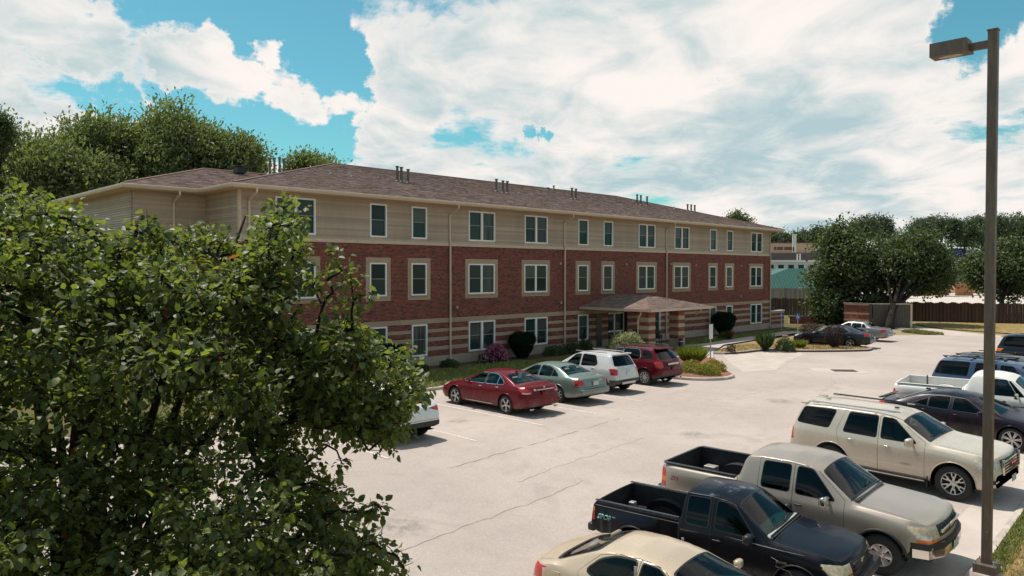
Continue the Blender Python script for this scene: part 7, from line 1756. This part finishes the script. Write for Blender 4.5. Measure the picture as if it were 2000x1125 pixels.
    c.box('roof_fin', 4.45, .0, 1.885, (.06,.16,.05), p, .02); c.box('spoiler', 4.84, 0, 1.805, (1.30,.18,.05), p, .02); c.box('antenna_fin', 2.62, .0, 1.86, (.04,.12,.04), MAT['black'], .015)
    c.mirrors(1.92, 1.27, p, (.25,.14,.20), .13); c.handles([2.50,3.42], [1.06,1.09], MAT['chrome']); c.wheel_arches(p, lipr=.012); c.cabin([2.5,3.4,4.2], MAT['seat_dark'], z0=.66, dash=(1.78,1.1), wheel_u=(2.08,1.18)); c.finish(); c.wheels('wye', 6, rim=.655)
GOLD = ((20.92, 4.28), -92.6)
gold_suv()

def dark_sedan():
    p = paint('plum_black_paint', (.014,.010,.017,1), .3, .27, gloss=.6)
    c = Car('parked_car', 'plum black saloon with machined spoke wheels behind the pale gold SUV', 'car', DARK[0], DARK[1], 4.95, 1.86, 1.46,
        [(0,.50),(.03,.66),(.10,.76),(.4,.86),(1.1,.96),(1.25,.985),(2.05,1.36),(2.3,1.43),(2.8,1.46),(3.3,1.43),(3.6,1.36),(4.32,1.10),(4.5,1.07),(4.78,1.06),(4.86,1.0),(4.92,.78),(4.95,.52)],
        [(0,.64),(.5,.80),(1.2,.90),(2.5,.95),(3.6,1.0),(4.4,1.02),(4.95,.94)], [(0,.32),(.25,.22),(.6,.20),(4.2,.22),(4.7,.28),(4.95,.38)], .57, p, (.98,3.80), .345, step=.05)
    c.doors([[(1.55,.34),(2.62,.34),(2.62,1.37),(2.25,1.37),(1.55,.99)], [(2.63,.34),(3.36,.34),(3.70,.80),(3.66,1.06),(3.35,1.31),(3.05,1.37),(2.63,1.38)]])
    c.sides('side_window', [(1.66,.98),(2.58,.995),(2.58,1.345),(2.25,1.335)], MAT['glass'], .04, .014); c.sides('side_window', [(2.68,.995),(3.26,1.02),(3.26,1.30),(3.05,1.345),(2.68,1.355)], MAT['glass'], .03, .014); c.sides('quarter_window', [(3.30,1.03),(3.74,1.07),(3.30,1.27)], MAT['glass_dark'], .02, .014)
    c.carve('windshield', roundpoly([(-.74,1.32),(.74,1.32),(.53,2.03),(-.53,2.03)], .06), MAT['glass'], 'top', nmin=.2, inset=.004); c.carve('rear_window', roundpoly([(-.72,4.26),(.72,4.26),(.52,3.62),(-.52,3.62)], .08), MAT['glass_dark'], 'top', nmin=.2, inset=.004)
    c.both('headlight', [(.50,.66),(.88,.72),(.88,.84),(.58,.80)], [(.10,.70),(.5,.80),(.5,.86),(.15,.82)], MAT['clear_lamp']); c.both('taillight', [(.52,.98),(.93,1.02),(.93,.84),(.60,.86)], [(4.55,.98),(4.96,1.0),(4.96,.84),(4.65,.86)], MAT['red_lamp'], 'rear', .2)
    c.carve('grille', [(-.50,.50),(.50,.50),(.54,.70),(-.54,.70)], MAT['black'], 'front', nmin=.2); c.seam((-.75,.4),(-.72,1.2)); c.seam((.75,.4),(.72,1.2)); c.box('antenna_fin', 3.55, 0, 1.415, (.05,.15,.055), p, .02); c.box('trunk_lip', 4.80, 0, 1.075, (1.3,.12,.03), p, .012)
    c.mirrors(1.74, 1.02, p, (.22,.12,.15)); c.handles([2.44,3.36], [.88,.92], p); c.wheel_arches(p); c.cabin([2.45,3.35], MAT['seat_dark'], dash=(1.65,.85), wheel_u=(1.95,.93)); c.finish(); c.wheels('split', 7, 'alloy', .76)
DARK = ((26.32, 4.24), -93.9)
dark_sedan()

def white_pickup():
    p = paint('old_white_paint', (.66,.635,.60,1), .0, .35)
    c = Car('pickup_truck', 'older white single cab pickup with an empty white load bed', 'pickup truck', WHITE[0], WHITE[1], 5.60, 2.0, 1.80,
        [(0,.60),(.02,.90),(.06,1.06),(.15,1.12),(1.3,1.17),(1.48,1.19),(1.56,1.21),(2.05,1.66),(2.25,1.74),(2.6,1.79),(3.1,1.78),(3.24,1.74),(3.30,1.66),(3.40,1.36),(3.43,1.30),(3.48,1.30),(5.52,1.30),(5.58,1.28),(5.60,.70)],
        [(0,.84),(.4,1.04),(1.3,1.10),(3.2,1.12),(3.5,1.20),(5.6,1.20)], [(0,.56),(.3,.46),(1.4,.44),(4.4,.46),(5.2,.52),(5.6,.58)], .68, p, (.95,4.30), .37, tw=.25, arch=.45, bow=(.06,.08,.0), corner=.07, step=.05, sm=.03, group='pickup trucks')
    c.doors([[(1.64,.52),(2.86,.52),(2.86,1.70),(2.24,1.70),(1.64,1.20)]]); c.seam((3.45,.5),(3.45,1.3),'side', w=.022, side=1, nmin=.2); c.seam((3.45,.5),(3.45,1.3),'side', w=.022, side=-1, nmin=.2)
    c.sides('side_window', [(1.98,1.18),(2.78,1.185),(2.78,1.655),(2.28,1.645)], MAT['glass'], .04, .016); c.sides('vent_window', [(1.78,1.18),(1.94,1.18),(2.22,1.62),(2.18,1.62)], MAT['glass_dark'], .01, .012)
    c.carve('windshield', roundpoly([(-.80,1.60),(.80,1.60),(.64,2.06),(-.64,2.06)], .05), MAT['glass'], 'top', nmin=.2, inset=.004); c.carve('rear_window', roundpoly([(-.62,1.40),(.62,1.40),(.58,1.64),(-.58,1.64)], .05), MAT['glass_dark'], 'rear', nmin=.2, inset=.004, ur=(3.1,3.45))
    c.both('taillight', [(.84,1.10),(.99,1.10),(.99,.74),(.84,.74)], [(5.50,1.10),(5.62,1.10),(5.62,.72),(5.50,.72)], MAT['red_lamp'], 'rear', .6); c.both('headlight', [(.62,.86),(.97,.86),(.97,1.03),(.62,1.03)], [(.04,.86),(.14,.86),(.14,1.03),(.04,1.03)], MAT['clear_lamp']); c.carve('grille', [(-.60,.84),(.60,.84),(.60,1.04),(-.60,1.04)], MAT['dark_cladding'], 'front', nmin=.15, ur=(0,.3))
    for sd in (1,-1): c.carve('side_moulding', [(.4,.86),(5.48,.86),(5.48,.885),(.4,.885)], MAT['chrome'], 'side', sd, key='side_moulding|0', src=('body','door'), nmin=.2)
    c.box('bumper', -.02, 0, .62, (1.96,.16,.20), MAT['chrome'], .03); c.box('rear_bumper', 5.66, 0, .62, (1.9,.16,.18), MAT['chrome'], .03)
    bed(c, 3.52, 5.48, .82, 1.30, .80, p, 4.30, p, .46, .20); m = MB(); m.tube([(-.78, c.L/2-4.9, .82), (-.78, c.L/2-4.9, 1.36)], .02, 6); m.build('stake', MAT['dark_cladding'], c.t)
    c.mirrors(1.96, 1.22, MAT['chrome'], (.20,.10,.20), .15); c.handles([2.70], [1.0], MAT['chrome']); c.wheel_arches(p); c.cabin([2.55], MAT['seat_dark'], z0=.70, dash=(1.80,1.08), wheel_u=(2.08,1.15)); c.finish(); c.wheels('wide', 6, rim=.56)
WHITE = ((28.96, 3.73), -86.4)
white_pickup()

def blue_suv():
    p = paint('slate_blue_paint', (.040,.075,.150,1), .35, .30)
    c = Car('parked_car', 'slate blue boxy SUV with a black roof rack beside the white pickup', 'car', BLUE[0], BLUE[1], 5.0, 1.92, 1.80,
        [(0,.60),(.02,.84),(.05,1.0),(.15,1.07),(1.2,1.15),(1.40,1.18),(2.0,1.64),(2.25,1.72),(2.8,1.77),(4.2,1.775),(4.62,1.74),(4.74,1.68),(4.92,1.14),(4.96,1.06),(4.99,.8),(5.0,.62)],
        [(0,.80),(.4,1.0),(1.3,1.07),(3.0,1.09),(5.0,1.10)], [(0,.46),(.25,.38),(.8,.36),(4.4,.38),(5.0,.50)], .70, p, (.92,3.70), .37, tw=.25, arch=.45, bow=(.08,.10,.05), corner=.08, step=.055)
    c.doors([[(1.56,.44),(2.66,.44),(2.66,1.68),(2.2,1.68),(1.56,1.17)], [(2.67,.44),(3.24,.44),(3.50,.9),(3.55,1.15),(3.50,1.68),(2.67,1.69)]])
    c.sides('side_window', [(1.76,1.14),(2.60,1.145),(2.60,1.65),(2.22,1.64)], MAT['glass'], .05, .016); c.sides('side_window', [(2.72,1.145),(3.44,1.15),(3.40,1.66),(2.72,1.66)], MAT['glass_dark'], .05, .016); c.sides('quarter_window', [(3.66,1.16),(4.80,1.18),(4.62,1.65),(3.60,1.66)], MAT['glass_dark'], .07, .016)
    c.carve('windshield', roundpoly([(-.78,1.46),(.78,1.46),(.64,2.02),(-.64,2.02)], .05), MAT['glass'], 'top', nmin=.2, inset=.004); c.carve('rear_window', roundpoly([(-.74,1.18),(.74,1.18),(.64,1.64),(-.64,1.64)], .05), MAT['glass_dark'], 'rear', nmin=.2, inset=.004, ur=(4.4,5.0))
    c.both('taillight', [(.80,1.10),(.96,1.10),(.96,.78),(.80,.78)], [(4.86,1.10),(5.0,1.10),(5.0,.76),(4.86,.76)], MAT['red_lamp'], 'rear', .6)
    for sd in (1,-1):
        c.box('roof_rail', 3.5, sd*.60, 1.83, (.045,2.2,.03), MAT['rail'], .012)
        for u in (2.5,3.5,4.5): c.box('rail_foot', u, sd*.60, 1.80, (.05,.10,.05), MAT['rail'], .01)
    for u in (2.9,3.7,4.3): c.box('cross_bar', u, 0, 1.835, (1.2,.06,.025), MAT['rail'], .01)
    c.mirrors(1.86, 1.18, p, (.22,.12,.17)); c.handles([2.5,3.3], [.96,.97], MAT['black']); c.wheel_arches(p); c.cabin([2.4,3.3], MAT['seat_dark'], z0=.62, dash=(1.72,1.05)); c.finish(); c.wheels('multi', 5, rim=.6)
BLUE = ((32.05, 4.24), -95.3)
blue_suv()

def simple_suv(label, front, head, pm, L=4.8, W=1.88, H=1.75, rail=None, step=.09):
    c = Car('parked_car', label, 'car', front, head, L, W, H,
        [(0,.60),(.02,.80),(.06,.96),(.15,1.03),(1.1,1.10),(1.25,1.13),(1.9,H-.16),(2.2,H-.06),(2.8,H-.01),(L-.85,H-.02),(L-.45,H-.07),(L-.34,H-.13),(L-.08,1.10),(L-.03,.98),(L,.62)],
        [(0,.78),(.4,.95),(1.3,1.03),(L,1.06)], [(0,.44),(.25,.34),(.8,.32),(L-.7,.34),(L,.46)], .64, pm, (.92,.92+L*.58), .36, arch=.44, step=step)
    c.sides('side_window', [(1.65,1.09),(2.5,1.10),(2.5,H-.13),(2.14,H-.14)], MAT['glass'], .05, .014); c.sides('side_window', [(2.6,1.10),(3.36,1.11),(3.3,H-.13),(2.6,H-.13)], MAT['glass_dark'], .05, .014); c.sides('quarter_window', [(3.5,1.12),(L-.32,1.15),(L-.55,H-.15),(3.44,H-.13)], MAT['glass_dark'], .06, .014)
    c.carve('windshield', roundpoly([(-.72,1.33),(.72,1.33),(.58,1.88),(-.58,1.88)], .05), MAT['glass'], 'top', nmin=.2, inset=.004); c.carve('rear_window', roundpoly([(-.68,1.14),(.68,1.14),(.58,H-.16),(-.58,H-.16)], .05), MAT['glass_dark'], 'rear', nmin=.2, inset=.004, ur=(L-.7,L))
    c.both('taillight', [(.82,1.02),(.94,1.02),(.94,.86),(.82,.86)], [(L-.10,1.02),(L,1.02),(L,.84),(L-.08,.84)], MAT['amber_lamp'] if rail == 'amber' else MAT['red_lamp'], 'rear', .15); c.both('headlight', [(.5,.74),(.9,.76),(.9,.92),(.54,.92)], None, MAT['clear_lamp'])
    if rail:
        for sd in (1,-1): c.box('roof_rail', 2.9, sd*.58, H+.01, (.04,1.8,.035), MAT['rail'], .012)
    c.mirrors(1.72, 1.14, pm); c.wheel_arches(pm); c.cabin([2.4,3.3], MAT['seat_dark'], z0=.55, dash=(1.6,1.0)); c.finish(); c.wheels('multi', 5, rim=.64)
    return c
simple_suv('grey wagon roof with dark rails, just beyond the slate blue SUV', (36.8, 5.2), -90, paint('graphite_paint', (.10,.10,.105,1), .4), 4.75, 1.85, 1.60, 'rail')
simple_suv('black SUV at the right picture edge beyond the slate blue SUV', (46.9, 5.5), -90, paint('black_paint', (.010,.010,.014,1), .3, .25), 4.9, 1.95, 1.80, 'amber')

def far_sedan(label, front, head, pm, wheels, boxy=False, step=.07):
    L = 5.09 if not boxy else 5.2
    if not boxy: top = [(0,.50),(.03,.64),(.12,.74),(.5,.86),(1.15,.955),(1.3,.98),(2.1,1.36),(2.4,1.44),(2.9,1.47),(3.4,1.43),(3.75,1.35),(4.45,1.10),(4.65,1.07),(4.92,1.04),(5.0,.98),(5.06,.76),(5.09,.52)]
    else: top = [(0,.50),(.02,.66),(.08,.78),(.3,.84),(1.4,.94),(1.55,.96),(2.2,1.32),(2.4,1.39),(2.9,1.42),(3.5,1.39),(3.66,1.34),(4.12,1.02),(4.22,.99),(5.05,.95),(5.13,.90),(5.18,.72),(5.2,.50)]
    c = Car('parked_car', label, 'car', front, head, L, 1.85, 1.47 if not boxy else 1.42, top, [(0,.62),(.5,.78),(1.2,.88),(2.5,.93),(3.6,.98),(L-.5,.97),(L,.90)], [(0,.34),(.25,.24),(.6,.22),(L-.8,.24),(L-.3,.30),(L,.38)], .58, pm, (1.0,3.81) if not boxy else (1.0,3.9), .34, step=step)
    if not boxy:
        c.doors([[(1.6,.34),(2.66,.34),(2.66,1.38),(2.3,1.38),(1.6,.98)], [(2.67,.34),(3.36,.34),(3.7,.8),(3.72,1.04),(3.4,1.31),(3.1,1.38),(2.67,1.39)]])
        c.sides('side_window', [(1.72,.965),(2.62,.98),(2.62,1.355),(2.32,1.345)], MAT['glass_green'], .04, .016, seal_mat=MAT['chrome']); c.sides('side_window', [(2.72,.98),(3.5,1.01),(3.80,1.07),(3.5,1.26),(3.12,1.35),(2.72,1.36)], MAT['glass_green'], .05, .016, seal_mat=MAT['chrome'])
        c.carve('windshield', roundpoly([(-.74,1.37),(.74,1.37),(.54,2.08),(-.54,2.08)], .06), MAT['glass_green'], 'top', nmin=.2, inset=.004); c.carve('rear_window', roundpoly([(-.72,4.38),(.72,4.38),(.53,3.78),(-.53,3.78)], .07), MAT['glass'], 'top', nmin=.2, inset=.004)
        c.both('taillight', [(.55,.98),(.93,1.0),(.93,.80),(.62,.80)], [(4.62,.98),(5.1,1.0),(5.1,.80),(4.75,.82)], MAT['red_lamp'], 'rear', .15)
    else:
        c.sides('side_window', [(1.82,.95),(2.68,.96),(2.68,1.29),(2.38,1.28)], MAT['glass'], .03, .012); c.sides('side_window', [(2.76,.96),(3.42,.97),(3.42,1.28),(2.76,1.29)], MAT['glass'], .03, .012); c.sides('quarter_window', [(3.48,.98),(3.78,.99),(3.60,1.22),(3.48,1.26)], MAT['glass_dark'], .02, .012)
        c.carve('windshield', roundpoly([(-.74,1.6),(.74,1.6),(.55,2.18),(-.55,2.18)], .05), MAT['glass'], 'top', nmin=.2, inset=.004); c.carve('rear_window', roundpoly([(-.70,4.06),(.70,4.06),(.54,3.70),(-.54,3.70)], .05), MAT['glass'], 'top', nmin=.2, inset=.004)
        c.both('taillight', [(.50,.90),(.93,.90),(.93,.70),(.50,.70)], [(5.02,.9),(5.2,.9),(5.2,.7),(5.05,.7)], MAT['red_lamp'], 'rear', .15)
        c.box('rear_bumper', 5.2, 0, .52, (1.74,.14,.18), pm, .04); c.box('bumper_strip', 5.275, 0, .55, (1.7,.012,.03), MAT['chrome'], .004)
    c.both('headlight', [(.46,.62),(.88,.66),(.88,.78),(.5,.76)], [(.1,.66),(.45,.72),(.4,.8),(.15,.78)], MAT['clear_lamp']); c.plate(True, .72)
    c.mirrors(1.78, 1.0, pm); c.handles([2.5,3.4], [.87,.9], pm); c.wheel_arches(pm); c.cabin([2.5,3.4], MAT['seat_tan'], dash=(1.7,.85)); c.finish(); c.wheels(*wheels)
far_sedan('charcoal saloon with a chrome window line parked behind the two barberries', (50.95, 23.45), 96.5, paint('charcoal_paint', (.024,.030,.040,1), .35, gloss=.7), ('split', 5, 'alloy', .68))
far_sedan('old silver grey saloon parked beyond the charcoal saloon, nearest the forked tree', (57.3, 24.6), 92, paint('silver_paint', (.24,.225,.225,1), .5), ('multi', 6, 'alloy', .6), True)
# far off
g = onground(1884, 549); simple_suv('dark SUV far off below the grey blue shed', (g.x, g.y), 40, paint('far_black_paint', (.02,.022,.03,1)), step=.2)
g = onground(2000, 566); simple_suv('small white van far off at the right picture edge', (g.x, g.y), 130, paint('far_white_paint', (.6,.58,.56,1), 0), step=.2)
g = onground(1604, 588); far_sedan('white car far off glimpsed under the dark oak', (g.x, g.y), -150, paint('glimpse_white_paint', (.62,.6,.58,1), 0), ('multi', 5, 'alloy', .6), step=.2)
g = onground(1668, 588); far_sedan('pale car far off glimpsed between the two oaks', (g.x, g.y), -150, paint('glimpse_pale_paint', (.45,.45,.46,1), 0), ('multi', 5, 'alloy', .6), step=.2)
